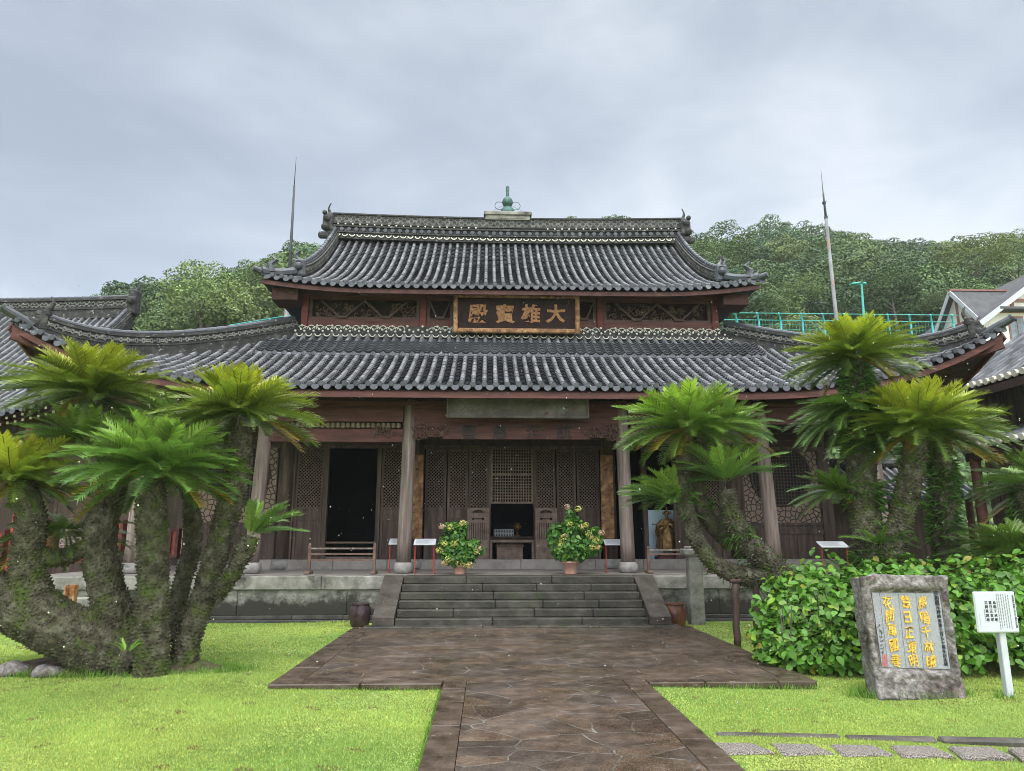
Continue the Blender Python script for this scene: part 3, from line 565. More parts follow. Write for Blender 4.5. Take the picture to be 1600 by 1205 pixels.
# bracket blocks and purlin under the eave
m_ = MB(); m_.tube([(AX - 9.8, YF - .55, 4.93), (AX + 9.8, YF - .55, 4.93)], .07, 8); m_.bb(AX - 10, AX + 10, YF - .05, YF + .05, 5.3, 5.42)
for xx in (-8.4, -5.8, -4.7, -3.6, -2.5, -1.2, 0, 1.2, 2.5, 3.6, 4.7, 5.8, 8.4):
    m_.box((AX + xx, YF, 4.86), (.26, .3, .12), bev=.03); m_.box((AX + xx, YF - .3, 4.86), (.12, .75, .11), bev=.02)
m_.build('brackets', M['soffit'], hall)
# lettering
def glyph(ch, size, loc, mat, parent, name='letter', bold=.012, ext=.008, rot=(R(90), 0, 0), sx=1.0, shear=0.0, wob=None):
    c = bpy.data.curves.new(name, 'FONT'); c.body = ch; c.size = size / .93; c.align_x = 'CENTER'; c.align_y = 'CENTER'; c.extrude = ext; c.offset = bold * size; c.shear = shear; c.resolution_u = 3
    o = bpy.data.objects.new('tmp', c); COL.objects.link(o); bpy.context.view_layer.update()
    me = bpy.data.meshes.new_from_object(o.evaluated_get(bpy.context.evaluated_depsgraph_get())); bpy.data.objects.remove(o); bpy.data.curves.remove(c)
    v = np.empty(len(me.vertices) * 3, dtype=np.float32); me.vertices.foreach_get('co', v); v = v.reshape(-1, 3)
    if len(v): v[:, :2] -= (v[:, :2].max(0) + v[:, :2].min(0)) / 2
    v[:, 0] *= sx
    if wob:                                      # brush writing: the strokes bow and swell
        k, ph = wob; x = v[:, 0].copy() / size; y = v[:, 1].copy() / size
        v[:, 0] += size * k * np.sin(y * 5.2 + ph); v[:, 1] += size * k * np.sin(x * 6.1 + ph * 1.7) + size * k * .8 * x
    me.vertices.foreach_set('co', v.ravel()); me.materials.clear(); me.materials.append(mat); me.update()
    o = link(name, me, parent); o.rotation_euler = rot; o.location = Vector(loc) - base_of(parent); return o
for px, ch in ((733, '雲'), (781, '慈'), (833, '海'), (881, '航')):
    q = PY(px, 676, YF); glyph(ch, .33, (q.x, YF - .10, q.z), M['ink'], lb, wob=(.03, px))
# ================================================================== tiled roofs
def prof(u, pitch, r=.054):
    return np.where(np.abs(u) < r, .035 + np.sqrt(np.maximum(r * r - u * u, 0)), .012 + .035 * ((np.abs(u) - r) / (pitch / 2 - r) - 1) ** 2 * 0 - .02 * (1 - ((pitch / 2 - np.abs(u)) / (pitch / 2 - r)) ** 2) + .02)
class Roof:
    """rows of round tiles with stepped pan tiles between; P(x,t)->(X,Y,Z) arrays, t 0 at the eave"""
    def __init__(s): s.V = []; s.F = []; s.C = []; s.K = []; s.n = 0
    def row(s, xc, P, t0, t1, pitch=.25, step=.045, scal=None, seed=0, mirror=None):
        if t1 - t0 < .01: return
        tt = np.linspace(t0, t1, 60); a = P(np.full(60, xc), tt); L = np.concatenate([[0], np.cumsum(np.linalg.norm(np.diff(a, axis=0), axis=1))])
        arr = [(0, 0, 0)]                 # along the slope: every pan tile laps over the next with a gap under its lip
        for k_ in np.arange(1, int(L[-1] / .145) + 1) * .145 if step < .06 else np.arange(1, int(L[-1] / .29) + 1) * .29:
            arr += [(k_ - .005, .965, 0), (k_ + .045, 1, 0), (k_ + .045, 0, -1), (k_ + .003, 0, -1), (k_ + .003, 0, 0)] if step < .06 else [(k_ - .005, .98, 0), (k_ + .004, 0, 0)]
        arr.append((L[-1], .5, 0)); arr = np.array([q for q in arr if q[0] <= L[-1]]); sl, FR1, DH1 = arr.T; n = len(sl); ti = np.interp(sl, L, tt)
        us = np.array([-.125, -.09, -.0555, -.052, -.039, -.014, .014, .039, .052, .0555, .09, .125]) * pitch / .25
        U, T = np.meshgrid(us, ti); S = np.meshgrid(us, sl)[1]; FR = np.meshgrid(us, FR1)[1]; DH = np.meshgrid(us, DH1)[1]
        base = P(xc + U.ravel(), T.ravel()); e = 1e-3; dt = (P(xc + U.ravel(), T.ravel() + e) - base); dx = (P(xc + U.ravel() + e, T.ravel()) - base)
        nrm = np.cross(dx, dt); nrm /= np.linalg.norm(nrm, axis=1)[:, None]; nrm *= np.sign(nrm[:, 2:3])
        h = prof(U, pitch); rs = np.random.RandomState(seed + 1000); ph = 0
        isr = np.abs(U) < .054 * pitch / .25
        jr = rs.normal(0, .004, 400)
        k = ((S + ph) / .29).astype(int); h = h + np.where(isr, -.012 * ((S / .29) % 1) + jr[k % 400], -.036 * FR + .017 * DH + jr[(S / .145).astype(int) % 400] * .6)
        h = h - np.where(isr, np.where(FR == 1, .014, np.where(DH < 0, .008, 0)), 0)
        if scal is not None:
            m = (T > scal[0]) & (T < scal[1]); hs = .10 + .075 * (2 * U / pitch) ** 2 - .080 * FR + .040 * DH; h = np.where(m, hs, h)
        V = base + nrm * h.ravel()[:, None]; w = len(us)
        cr = np.clip(rs.normal(1, .30, 400), .4, 1.9); cp = np.clip(rs.normal(1, .25, 400), .4, 1.8); tone = np.where(isr, cr[k % 400], cp[(S / .145).astype(int) % 400]); s.C.append(tone.ravel())
        i, j = np.meshgrid(np.arange(n - 1), np.arange(w - 1), indexing='ij'); q = (i * w + j).ravel() + s.n
        s.V.append(V); s.F.append(np.stack([q, q + 1, q + w + 1, q + w], 1)); s.n += len(V)
        kk = (np.abs(us[:-1] + us[1:]) / 2 < .054 * pitch / .25)[j.ravel()]
        if scal is not None: kk = kk & ~((ti[i.ravel()] > scal[0]) & (ti[i.ravel()] < scal[1]))
        s.K.append(np.where((ti[i.ravel()] > scal[0]) & (ti[i.ravel()] < scal[1]), 2, kk.astype(int)) if scal is not None else kk.astype(int))
    def build(s, name, mat, parent, mats=None):
        t = np.concatenate(s.C)[:, None]; return np_mesh(name, np.concatenate(s.V), np.concatenate(s.F), mat, parent, mats=mats or [M['tilepan'], M['tileround'], M['tile']], mi=np.concatenate(s.K).astype(np.int32), col=np.concatenate([t, t, t, np.ones_like(t)], 1))
HW, RX, RYW = 10.9, 4.97, 4.4; YE1 = 15.2
def zc1(t): return 4.80 + 2.45 * (.72 * t + .28 * t * t)
def up1(c): return 1.40 * np.maximum(0, 1 - c / 6.6) ** 2.7
def P1(x, t):                         # front slope of the lower roof, x from the hall's axis
    c = HW - np.abs(x); return np.stack([x + AX, YE1 + RYW * t - .10 * np.maximum(0, 1 - c / 3) ** 2 * (1 - t), zc1(t) + up1(c) * np.maximum(0, 1 - t) ** 1.6], -1)
def side1(sg):
    def P(y, t):                      # y = distance from the front corner, along the side
        c = y * RX / RYW; return np.stack([AX + sg * (HW - RX * t + .10 * np.maximum(0, 1 - c / 3) ** 2 * (1 - t)), YE1 + y, zc1(t) + up1(c) * np.maximum(0, 1 - t) ** 1.6], -1)
    return P
lr = Roof(); i = 0
for k in range(-43, 44):
    x = k * .25; c = HW - abs(x) ; lr.row(x, P1, 0, min(1, max(.02, c / RX)), scal=(.625, .825) if abs(x) < 6.7 else None, seed=k + 50)
low = lr.build('lower_roof', M['tile'], hall)
lr = Roof()
for sg in (-1, 1):
    for k in range(0, 60):
        y = .15 + k * .25; lr.row(y, side1(sg), 0, min(1, max(.02, y / RYW)), step=.15, seed=k)
lr.build('side_roof', M['tile'], hall)
def eave_tiles(P, xs, name, parent, drop=True):
    m = MB()
    for x in xs:
        q = P(np.array([x]), np.array([0.0]))[0]; c = Vector(q) + Vector((0, 0, .055)); d = Vector((0, -1, -.12)).normalized()
        m.tube([c + d * -.03, c + d * .035], .060, 12); m.tube([c + d * .035, c + d * .042], .042, 10)
        q2 = Vector(P(np.array([x + .125]), np.array([0.0]))[0]); n = 6; P_ = []
        for i in range(n + 1):
            u = -1 + 2 * i / n; xx = q2.x + u * .082; P_ += [(xx, q2.y - .015, q2.z + .035 + .012 * u * u), (xx, q2.y - .03, q2.z - .035 - .05 * (1 - u * u))]
        m.add(P_, [(2 * i, 2 * i + 1, 2 * i + 3, 2 * i + 2) for i in range(n)])
    return m.build(name, M['tile'], parent)
eave_tiles(P1, [k * .25 for k in range(-43, 44)], 'eave_tiles', low)
# underside: soffit, rafters, fascia
def sheet(P, xs, ts, off):
    A = [[P(np.array([x]), np.array([t]))[0] for t in ts(x)] for x in xs]; V = [(*q[:2], q[2] - off) for r in A for q in r]; n = len(A[0])
    return V, [(i * n + j, i * n + j + 1, (i + 1) * n + j + 1, (i + 1) * n + j) for i in range(len(A) - 1) for j in range(n - 1)]
m_ = MB(); xs_ = [-HW + .02 + (2 * HW - .04) * i / 60 for i in range(61)]
tl = lambda x: [min(1, max(.03, (HW - abs(x)) / RX)) * j / 8 for j in range(9)]
m_.add(*sheet(P1, xs_, tl, .10))
for sg in (-1, 1):
    ys_ = [.02 + 14 * i / 30 for i in range(31)]; m_.add(*sheet(side1(sg), ys_, lambda y: [min(1, max(.03, y / RYW)) * j / 8 for j in range(9)], .10))
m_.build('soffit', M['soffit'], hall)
m_ = MB()
for k in range(-54, 55):
    x = k * .2
    tm = min(.45, max(.05, (HW - abs(x)) / RX)); a = Vector(P1(np.array([x]), np.array([.015]))[0]); b = Vector(P1(np.array([x]), np.array([tm]))[0]); m_.bar(a - Vector((0, 0, .17)), b - Vector((0, 0, .17)), .075, .09)
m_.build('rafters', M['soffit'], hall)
def fascia(P, xs, hgt, name, mat, y=.03, off=.10, depth=.05, parent=None):
    pts = [Vector(P(np.array([x]), np.array([0.0]))[0]) for x in xs]; V = []
    for q in pts: V += [(q.x, q.y + y, q.z - off), (q.x, q.y + y, q.z - off - hgt), (q.x, q.y + y + depth, q.z - off - hgt), (q.x, q.y + y + depth, q.z - off)]
    F = []
    for i in range(len(pts) - 1):
        a = 4 * i; F += [(a, a + 1, a + 5, a + 4), (a + 1, a + 2, a + 6, a + 5), (a + 2, a + 3, a + 7, a + 6), (a + 3, a, a + 4, a + 7)]
    m = MB(); m.add(V, F); return m.build(name, mat, parent or hall)
fascia(P1, xs_, .14, 'fascia', M['red'])
for sg in (-1, 1):
    P = side1(sg); ys_ = [.0 + 14 * i / 30 for i in range(31)]; m = MB()
    pts = [Vector(P(np.array([y]), np.array([0.0]))[0]) for y in ys_]; m.sweep([q - Vector((sg * .04, 0, .13)) for q in pts], [(-.025, -.1), (.025, -.1), (.025, .1), (-.025, .1)], side=(1, 0, 0)); m.build('fascia', M['red'], hall)
    # carved red corner board under the tip
    m = MB(); a = Vector(P1(np.array([sg * (HW - .05)]), np.array([0.]))[0]); b = Vector(P1(np.array([sg * (HW - 2.6)]), np.array([.5]))[0])
    path = [a.lerp(b, k / 8) + Vector((0, 0, -.30 - .16 * math.sin(k / 8 * math.pi) + (up1(HW - (HW - .05 - 2.55 * k / 8)) * 0))) for k in range(9)]
    m.sweep(path, [(-.08, -.16), (.08, -.16), (.08, .16), (-.08, .16)], scale=[.75, .9, 1, 1, 1, 1, 1, 1, 1])
    for s2 in (-1, 1): m.tube([path[1] + Vector((s2 * .0, -.1, -.05)) + Vector((.12 * math.cos(k * .7) * (1 - .12 * k), 0, .12 * math.sin(k * .7) * (1 - .12 * k))) for k in range(8)], .02, 5)
    m.build('corner_beam', M['red'], hall)
# ---- ridge builder
def arc(m, c, t, u, r, w, th, n=7, a0=0.0, a1=math.pi):
    """half ring of tile edge: t sideways, u up, facing t x u"""
    nrm = t.cross(u).normalized(); P = []
    for i in range(n + 1):
        a = a0 + (a1 - a0) * i / n; d = t * math.cos(a) + u * math.sin(a)
        P += [c + d * r + nrm * th, c + d * (r - w) + nrm * th, c + d * (r - w), c + d * r]
    F = [(4 * i + j, 4 * i + (j + 1) % 4, 4 * i + 4 + (j + 1) % 4, 4 * i + 4 + j) for i in range(n) for j in range(4)]; m.add(P, F)
def ridge_on(pts, h, wd, name, parent, pattern='wave', both=True, cap=.07):
    pts = [Vector(p) for p in pts]; m = MB(); hw_ = wd / 2
    m.sweep(pts, [(-hw_, -.26), (hw_, -.26), (hw_ * 1.0, h * .12), (hw_ * 1.25, h * .14), (hw_ * 1.25, h * .22), (hw_ * .82, h * .24), (hw_ * .82, h * .68), (hw_ * 1.2, h * .70), (hw_ * 1.2, h * .77), (hw_ * .8, h * .79), (hw_ * .8, h * .9),
                 (-hw_ * .8, h * .9), (-hw_ * .8, h * .79), (-hw_ * 1.2, h * .77), (-hw_ * 1.2, h * .70), (-hw_ * .82, h * .68), (-hw_ * .82, h * .24), (-hw_ * 1.25, h * .22), (-hw_ * 1.25, h * .14), (-hw_, h * .12)])
    o = m.build(name, M['ridge'], parent)
    L = [0]
    for a, b in zip(pts, pts[1:]): L.append(L[-1] + (b - a).length)
    def at(s_):
        for i in range(len(pts) - 1):
            if s_ <= L[i + 1] or i == len(pts) - 2:
                k = (s_ - L[i]) / (L[i + 1] - L[i]); return pts[i].lerp(pts[i + 1], k), (pts[i + 1] - pts[i]).normalized()
    m = MB(); n = int(L[-1] / .27); tot = L[-1]
    for i in range(n):                                     # round cap tiles lapping one another
        a, t = at(tot * i / n); b, _ = at(tot * (i + 1) / n); u = t.cross(Vector((0, 0, 1))).normalized().cross(t).normalized()
        m.tube([a + u * (h * .9 + .03), b + u * (h * .9 + .03)], [cap * 1.08, cap * .93], 10)
    m.build('cap_tiles', M['tile'], o)
    m = MB(); n = int(L[-1] / .17)
    for i in range(n):
        a, t = at(tot * (i + .5) / n); sd_ = t.cross(Vector((0, 0, 1))).normalized(); u = sd_.cross(t).normalized()
        for sg in ((-1, 1) if both else (1,)):
            c = a + sd_ * sg * hw_ * .83; tt = t * sg
            arc(m, c + u * h * (.30 if i % 2 else .34), tt * -1 if False else tt, u, .085, .026, .03, 6); arc(m, c + u * h * (.64 if i % 2 else .60), tt, u * -1, .085, .026, -.03, 6)
    m.build('wave_tiles', M['wavepale'], o)
    return o
def horn(m, c, s, hgt=.45, out=.22):
    m.tube([Vector(c) + Vector((s * out * .55 * math.sin(k / 8 * 2.6) , 0, hgt * k / 8)) for k in range(9)], [.06 * (1 - k / 8.6) + .012 for k in range(9)], 8)
for s in (-1, 1):
    pts = []
    for k in range(0, 25):
        t = .09 + (.985 - .09) * k / 24; c = t * RX; x = s * (HW - c); q = P1(np.array([x]), np.array([t]))[0]; pts.append(Vector(q) + Vector((0, 0, .08 + .13 * math.sin(math.pi * k / 24))))
    o = ridge_on(pts, .37, .22, 'hip_ridge', hall)
    m = MB(); q = pts[0]; d = (pts[0] - pts[2]).normalized(); m.box(q + Vector((0, 0, .20)) + d * .05, (.26, .16, .42), rz=s * R(-45), bev=.05); m.ball(q + Vector((0, 0, .36)) + d * .12, .09, 5); m.ball(q + Vector((0, 0, .16)) + d * .15, .10, 5); m.ball(q + Vector((0, 0, .42)) - d * .03, .11, 5); horn(m, q + Vector((0, 0, .44)), s, .36, -.24); m.tube([q + d * .15 + Vector((0, 0, .12)), q + d * .32 + Vector((0, 0, .14))], .09, 10)
    m.build('ridge_end', M['ridge'], o)
    m = MB(); q0 = q + d * .22; e = Vector(P1(np.array([s * (HW - .02)]), np.array([.0]))[0]); m.tube([q0 + Vector((0, 0, .06)), e + Vector((0, 0, .12)), e + Vector((s * .14, -.13, .21))], [.10, .095, .085], 10)
    m.tube([e + Vector((s * .14, -.13, .21)), e + Vector((s * .165, -.152, .235))], .105, 12); m.build('corner_tile', M['tile'], o)
# ================================================================== upper storey
m_ = MB(); UB, UT = 7.0, 8.52; hx = 5.93
m_.bb(AX - hx + .1, AX + hx - .1, YU + .13, YU + .18, UB, UT)
for s in (-1, 1): m_.bb(AX + s * (hx - .08) - .05, AX + s * (hx - .08) + .05, YU + .2, 27.6, UB - .5, UT)
m_.bb(AX - hx + .1, AX + hx - .1, 27.5, 27.6, UB - .5, UT)
up = m_.build('upper_wall', M['plaquered'], hall)
for x in (-hx + .09, -2.52, 2.52, hx - .09):
    m_ = MB(); m_.box((AX + x, YU, 7.8), (.19, .22, 1.44), bev=.02); m_.build('upper_post', M['redup'], up)
def bays(): return ((-hx + .19, -2.62), (-2.42, 2.42), (2.62, hx - .19))
zU = lambda py: PY(800, py, YU).z
m_ = MB()
for a, b in bays():
    m_.bb(AX + a, AX + b, YU - .06, YU + .09, zU(517), zU(502)); m_.bb(AX + a, AX + b, YU - .04, YU + .08, zU(472), UT)
m_.bb(AX - hx, AX + hx, YU - .12, YU - .065, zU(466), zU(466) + .14); m_.build('upper_beam', M['red'], up)
for a, b in bays():
    if a < -1 and b > 1: xs2 = [(a, a + .75), (b - .75, b)]
    else: xs2 = [(a, b)]
    for x0, x1 in xs2:
        m_ = MB(); w_ = x1 - x0; zl, zh = zU(500), zU(476)
        for x in (x0 + .05, x1 - .05): m_.bb(AX + x - .045, AX + x + .045, YU - .03, YU + .08, zU(502), zU(472))
        m_.bb(AX + x0, AX + x1, YU - .02, YU + .08, zU(502) + .01, zU(502) + .07)
        nV = 2 if w_ > 2 else 1
        for v in range(nV):
            cx = x0 + w_ * (v + .5) / nV * (.78 if nV == 2 else 1) + (w_ * .11 if nV == 2 else 0); q = w_ / nV * .40
            for s in (-1, 1): m_.bar((AX + cx + s * .08, YU - .04 + .01 * s, zl + .02), (AX + cx + s * q, YU - .04 + .01 * s, zh + .05), .05, .085, up=(0, 1, 0))
            m_.box((AX + cx, YU - .07, zl + .02), (.3, .06, .08), bev=.02)
        m_.build('brace', M['strut'], up)
r_ = random.Random(4); cv = {}
for i in range(150):
    b = ((-5.6, -2.75), (2.75, 5.6))[i % 2]; m_ = cv.setdefault(b, MB()); cx = AX + r_.uniform(*b); cz = r_.uniform(zU(499), zU(476)); rr = r_.uniform(.05, .10); a0 = r_.uniform(0, 6.3)
    m_.tube([(cx + rr * (1 - .12 * k) * math.cos(a0 + k * .8), YU + .10, cz + rr * (1 - .12 * k) * math.sin(a0 + k * .8)) for k in range(6)], .02, 4)
for m_ in cv.values(): m_.build('carving', M['carve'], up)
# white-plastered tile band where the lower roof meets the wall
m_ = MB(); yb = YU - .22; zA = zc1(1.0)
m_.bb(AX - 6.1, AX + 6.1, yb, YU + .1, zA - .25, zA + .02); m_.bb(AX - 6.05, AX + 6.05, yb + .10, YU + .1, zA + .023, zA + .16)
wr = m_.build('wall_ridge', M['ridge'], hall)
m_ = MB(); m2 = MB(); ux, uz = Vector((1, 0, 0)), Vector((0, 0, 1))
for k in range(-24, 25):
    x = AX + k * .25
    q = Vector(P1(np.array([k * .25]), np.array([.93]))[0]); arc(m2, q + Vector((.125, -.03, .10)), ux, uz * -1, .095, .020, -.04, 6, .25, math.pi - .25)
    m2.ball((x, q.y - .03, q.z + .17), .032, 5); m2.ball((x + .125, yb - .02, zA + .03), .034, 5)
    for j, (yy, zz) in enumerate(((yb - .005, zA - .11), (yb - .005, zA - .06))): arc(m_, Vector((x + (.125 if j % 2 else 0), yy, zz)), ux, uz, .125, .022, -.03, 6)
    if not -13 < k < 11 or 6 < abs(k) < 9.6:
        for j in range(2): arc(m2, Vector((x + (.125 if j else 0), yb + .095, zA + .03 + .05 * j)), ux, uz, .115, .018, -.03, 6)
for k in range(-14, 15):
    if abs(k * .42) > 1.7: m2.ball((AX + k * .42, yb + .09, zA + .17), .034, 5)
m_.build('wave_tiles', M['ridge'], wr); m2.build('plaster_edging', M['plaster'], wr)
# ================================================================== upper roof
H2, YE2, RY2 = 6.85, 18.55, 5.05
def zc2(t): return 8.30 + 3.42 * (.60 * t + .40 * t * t)
def P2(x, t):
    c = H2 - np.abs(x); return np.stack([x + AX, YE2 + RY2 * t - .06 * np.maximum(0, 1 - c / 2) ** 2 * (1 - t), zc2(t) + .24 * np.maximum(0, 1 - c / 3.2) ** 2 * np.maximum(0, 1 - t) ** 2], -1)
def P2b(x, t):
    a = P2(x, t); a[..., 1] = 2 * (YE2 + RY2) - a[..., 1]; return a
ur = Roof()
for k in range(-27, 28):
    x = k * .25; t1 = 1.0 if abs(x) < 6.5 else .17
    ur.row(x, P2, 0, t1, seed=k + 300)
upr = ur.build('upper_roof', M['tile'], hall)
ur = Roof()
for k in range(-27, 28):
    x = k * .25; ur.row(x, P2b, 0, 1.0 if abs(x) < 6.5 else .17, step=.15, seed=k + 400)
ur.build('rear_roof', M['tile'], hall)
eave_tiles(P2, [k * .25 for k in range(-27, 28)], 'eave_tiles', upr)
m_ = MB(); xs2 = [-6.8 + 13.6 * i / 40 for i in range(41)]; tf = lambda x: [j / 10 * (1 if abs(x) < 6.3 else .3) for j in range(11)]
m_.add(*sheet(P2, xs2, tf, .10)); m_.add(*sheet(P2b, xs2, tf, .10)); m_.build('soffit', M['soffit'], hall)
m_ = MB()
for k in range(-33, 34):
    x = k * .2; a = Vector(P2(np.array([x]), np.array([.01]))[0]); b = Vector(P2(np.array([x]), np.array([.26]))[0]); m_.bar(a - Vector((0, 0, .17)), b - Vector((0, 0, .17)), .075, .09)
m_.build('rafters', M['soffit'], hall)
M['soffitred'] = pm('dark_red_board', [(.3, (.035, .014, .012)), (.7, (.085, .035, .028))], 4, .65)
fascia(P2, xs2, .12, 'fascia', M['soffitred'])
for s in (-1, 1):
    m_ = MB(); tri = [(YE2 + RY2 * t, zc2(t) - .12) for t in [.12 + .88 * k / 10 for k in range(11)]]; tri2 = [(2 * (YE2 + RY2) - y, z) for y, z in reversed(tri)]; pl_ = tri + tri2[1:]
    P = [(AX + s * 6.05, y, z) for y, z in pl_] + [(AX + s * 5.9, y, z) for y, z in pl_]; n = len(pl_); m_.add(P, [tuple(range(n)), tuple(range(2 * n - 1, n - 1, -1))])
    # corner block under the tip, side skirt
    m_.bb(AX + s * 6.25 - .35, AX + s * 6.25 + .35, YE2 + .35, YE2 + 1.1, 7.98, 8.30); m_.build('gable', M['soffitred'], hall)
m_ = MB()
for s in (-1, 1):
    m_.add([(AX + s * 6.85, YE2 + .05, 8.42), (AX + s * 6.85, 28.6, 8.42), (AX + s * 5.9, 27.6, 9.1), (AX + s * 5.9, YE2 + 1.0, 9.1)], [(0, 1, 2, 3)])
m_.build('side_skirt', M['tile'], hall)
# descending ridges and corner ridges
for s in (-1, 1):
    pts = [Vector(P2(np.array([s * 5.98]), np.array([t]))[0]) + Vector((0, 0, .06)) for t in [.14 + .84 * k / 20 for k in range(21)]]
    o = ridge_on(pts, .40, .26, 'descending_ridge', hall)
    m = MB(); q = pts[0]; m.box(q + Vector((0, -.06, .24)), (.36, .16, .5), bev=.05); m.ball(q + Vector((0, -.15, .26)), .12, 6); horn(m, q + Vector((-.05, -.02, .48)), s, .3, .15); m.tube([q + Vector((.08 * s, -.05, .5)), q + Vector((.14 * s, -.05, .64)), q + Vector((.02 * s, -.05, .76))], [.06, .05, .02], 6); m.build('ridge_end', M['tile'], o)
    a = q + Vector((s * .10, -.12, .0)); b = Vector(P2(np.array([s * 6.8]), np.array([0.]))[0]); pts = [a.lerp(b, k / 6) + Vector((0, 0, .05 - .05 * math.sin(k / 6 * math.pi))) for k in range(7)]
    m = MB(); m.tube([p_ + Vector((0, 0, .06)) for p_ in pts], .13, 8); m.tube([b + Vector((0, 0, .1)), b + Vector((s * .18, -.14, .14))], [.09, .075], 10)
    m.tube([b + Vector((-s * .25, .1, .12)), b + Vector((-s * .2, .1, .35)), b + Vector((-s * .34, .1, .47)), b + Vector((-s * .2, .1, .60))], [.10, .10, .06, .02], 7); m.tube([b + Vector((-s * .1, .05, .12)), b + Vector((s * .02, .02, .34))], [.05, .02], 6); m.build('corner_ridge', M['tile'], o)
# main ridge
YR2 = YE2 + RY2; zr = 11.70
def zrid(x): return zr + .10 * (x / 6) ** 2
pts = [Vector((AX + x, YR2, zrid(x))) for x in [-6.12 + 12.24 * i / 24 for i in range(25)]]
m_ = MB()
m_.sweep(pts, [(-.34, -.1), (.34, -.1), (.34, .06), (.30, .065), (.30, .11), (.36, .115), (.36, .16), (.26, .165), (.26, .34), (.34, .345), (.34, .40), (.29, .405), (.29, .44), (.34, .445), (.34, .49), (.24, .5), (.24, .80), (.3, .81), (.3, .86),
               (-.3, .86), (-.3, .81), (-.24, .8), (-.24, .5), (-.34, .49), (-.34, .445), (-.29, .44), (-.29, .405), (-.34, .40), (-.34, .345), (-.26, .34), (-.26, .165), (-.36, .16), (-.36, .115), (-.3, .11), (-.3, .065), (-.34, .06)])
mr = m_.build('main_ridge', M['ridge'], hall)
m_ = MB(); m2 = MB(); m3 = MB()
for k in range(-24, 25):
    x = k * .25; z0 = zrid(x); c = Vector((AX + x, YR2, z0))
    arc(m2, c + Vector((.125, -.35, .06)), ux, uz * -1, .105, .03, -.03, 6, .2, math.pi - .2)
    m3.tube([c + Vector((0, -.25, .255)), c + Vector((0, -.33, .255))], .072, 10); m3.tube([c + Vector((0, -.33, .255)), c + Vector((0, -.335, .255))], .045, 8)
    for j in range(3):
        arc(m_, c + Vector((.125 if j % 2 else 0, -.245, .52 + .09 * j)), ux, uz, .125, .03, -.05, 6)
        if j < 2: arc(m_, c + Vector((0 if j % 2 else .125, -.245, .54 + .09 * j)), ux, uz, .07, .025, -.05, 5)
    m3.tube([c + Vector((0, 0, .91)), c + Vector((.23, 0, .91))], [.085, .07], 8)
    if abs(k) > 4: m2.ball(c + Vector((.125, -.35, .42)), .032, 4)
m_.build('wave_tiles', M['wavepale'], mr); m2.build('plaster_edging', M['plaster'], mr); m3.build('round_tiles', M['tile'], mr)
for s in (-1, 1):
    m_ = MB(); e = Vector((AX + s * 6.18, YR2, zrid(6.1)))
    m_.box(e + Vector((0, 0, .35)), (.28, .7, 1.0), bev=.08); m_.box(e + Vector((s * .05, -.37, .45)), (.34, .14, .55), bev=.05); m_.ball(e + Vector((s * .06, -.44, .58)), .12, 6); m_.ball(e + Vector((s * .12, -.42, .26)), .14, 6); m_.box(e + Vector((s * .14, -.36, -.02)), (.42, .2, .22), bev=.06); m_.ball(e + Vector((s * .16, -.40, .80)), .09, 5)
    horn(m_, e + Vector((-s * .02, 0, .84)), s, .50, .26); m_.build('ridge_end_face', M['ridge'], mr)
# verge tiles outside the descending ridge
# finial on its box
q = PY(793, 340, YR2); m_ = MB(); zb = zrid(0) + .90; fx = q.x
m_.bb(fx - .78, fx + .78, YR2 - .32, YR2 + .32, zb - .12, zb + .04); m_.bb(fx - .84, fx + .84, YR2 - .38, YR2 + .38, zb + .043, zb + .17, bev=.02); m_.bb(fx - .62, fx + .62, YR2 - .33, YR2 - .322, zb - .08, zb + .02)
fn = m_.build('finial_box', M['stone'], hall)
m_ = MB(); k = .0226
m_.lathe((fx, YR2, zb + .17), [(.26, 0), (.27, .06), (.26, .16), (.20, .27), (.10, .32), (.07, .34), (.13, .38), (.185, .46), (.19, .54), (.16, .63), (.09, .70), (.055, .73), (.06, .76), (.06, 1.08), (.05, 1.13), (.01, 1.14)], 20)
g_ = m_.build('gourd', M['copper'], fn, smooth=True)
m_ = MB()
for s in (-1, 1):
    m_.tube([(fx + s * (.29 + .16 * math.cos(a)), YR2, zb + .58 + .15 * math.sin(a) - .03) for a in [2 * math.pi * i / 20 for i in range(21)]], .012, 5)
    m_.tube([(fx + s * .12, YR2, zb + .58), (fx + s * .82, YR2, zb + .17)], .006, 4)
m_.build('wire_ring', M['copper'], fn)
# ================================================================== plaques and boards hung on the hall
def plaque(x0, x1, y, z0, z1, fw, tilt, mats, label, name='name_plaque'):
    root = empty(name, ((x0 + x1) / 2, y, z0), label, 'plaque'); B = Vector(root.location); W = x1 - x0; Hh = z1 - z0
    root.rotation_euler.x = tilt; m = MB(); m.bb(B.x - W / 2 + fw * .6, B.x + W / 2 - fw * .6, y - .02, y + .05, z0 + fw * .6, z1 - fw * .6); b = m.build('board', mats[0], root)
    m = MB(); d = .09
    m.box((B.x - W / 2 + fw / 2, y - .03, z0 + Hh / 2), (fw, d + .03, Hh), bev=.03); m.box((B.x + W / 2 - fw / 2, y - .03, z0 + Hh / 2), (fw, d + .03, Hh), bev=.03)
    m.box((B.x, y - .035, z0 + fw / 2), (W - 2 * fw, d + .05, fw), bev=.03); m.box((B.x, y - .035, z1 - fw / 2), (W - 2 * fw, d + .05, fw), bev=.03); m.build('frame', mats[1], root)
    return root, b
a = PY(708, 520, 19.1); b = PY(905, 462, 19.1)
root, bd = plaque(a.x, b.x, 19.12, a.z, b.z, .13, R(6), (M['plaquered'], M['goldframe']), 'gilt framed plaque with four gold characters under the upper roof')
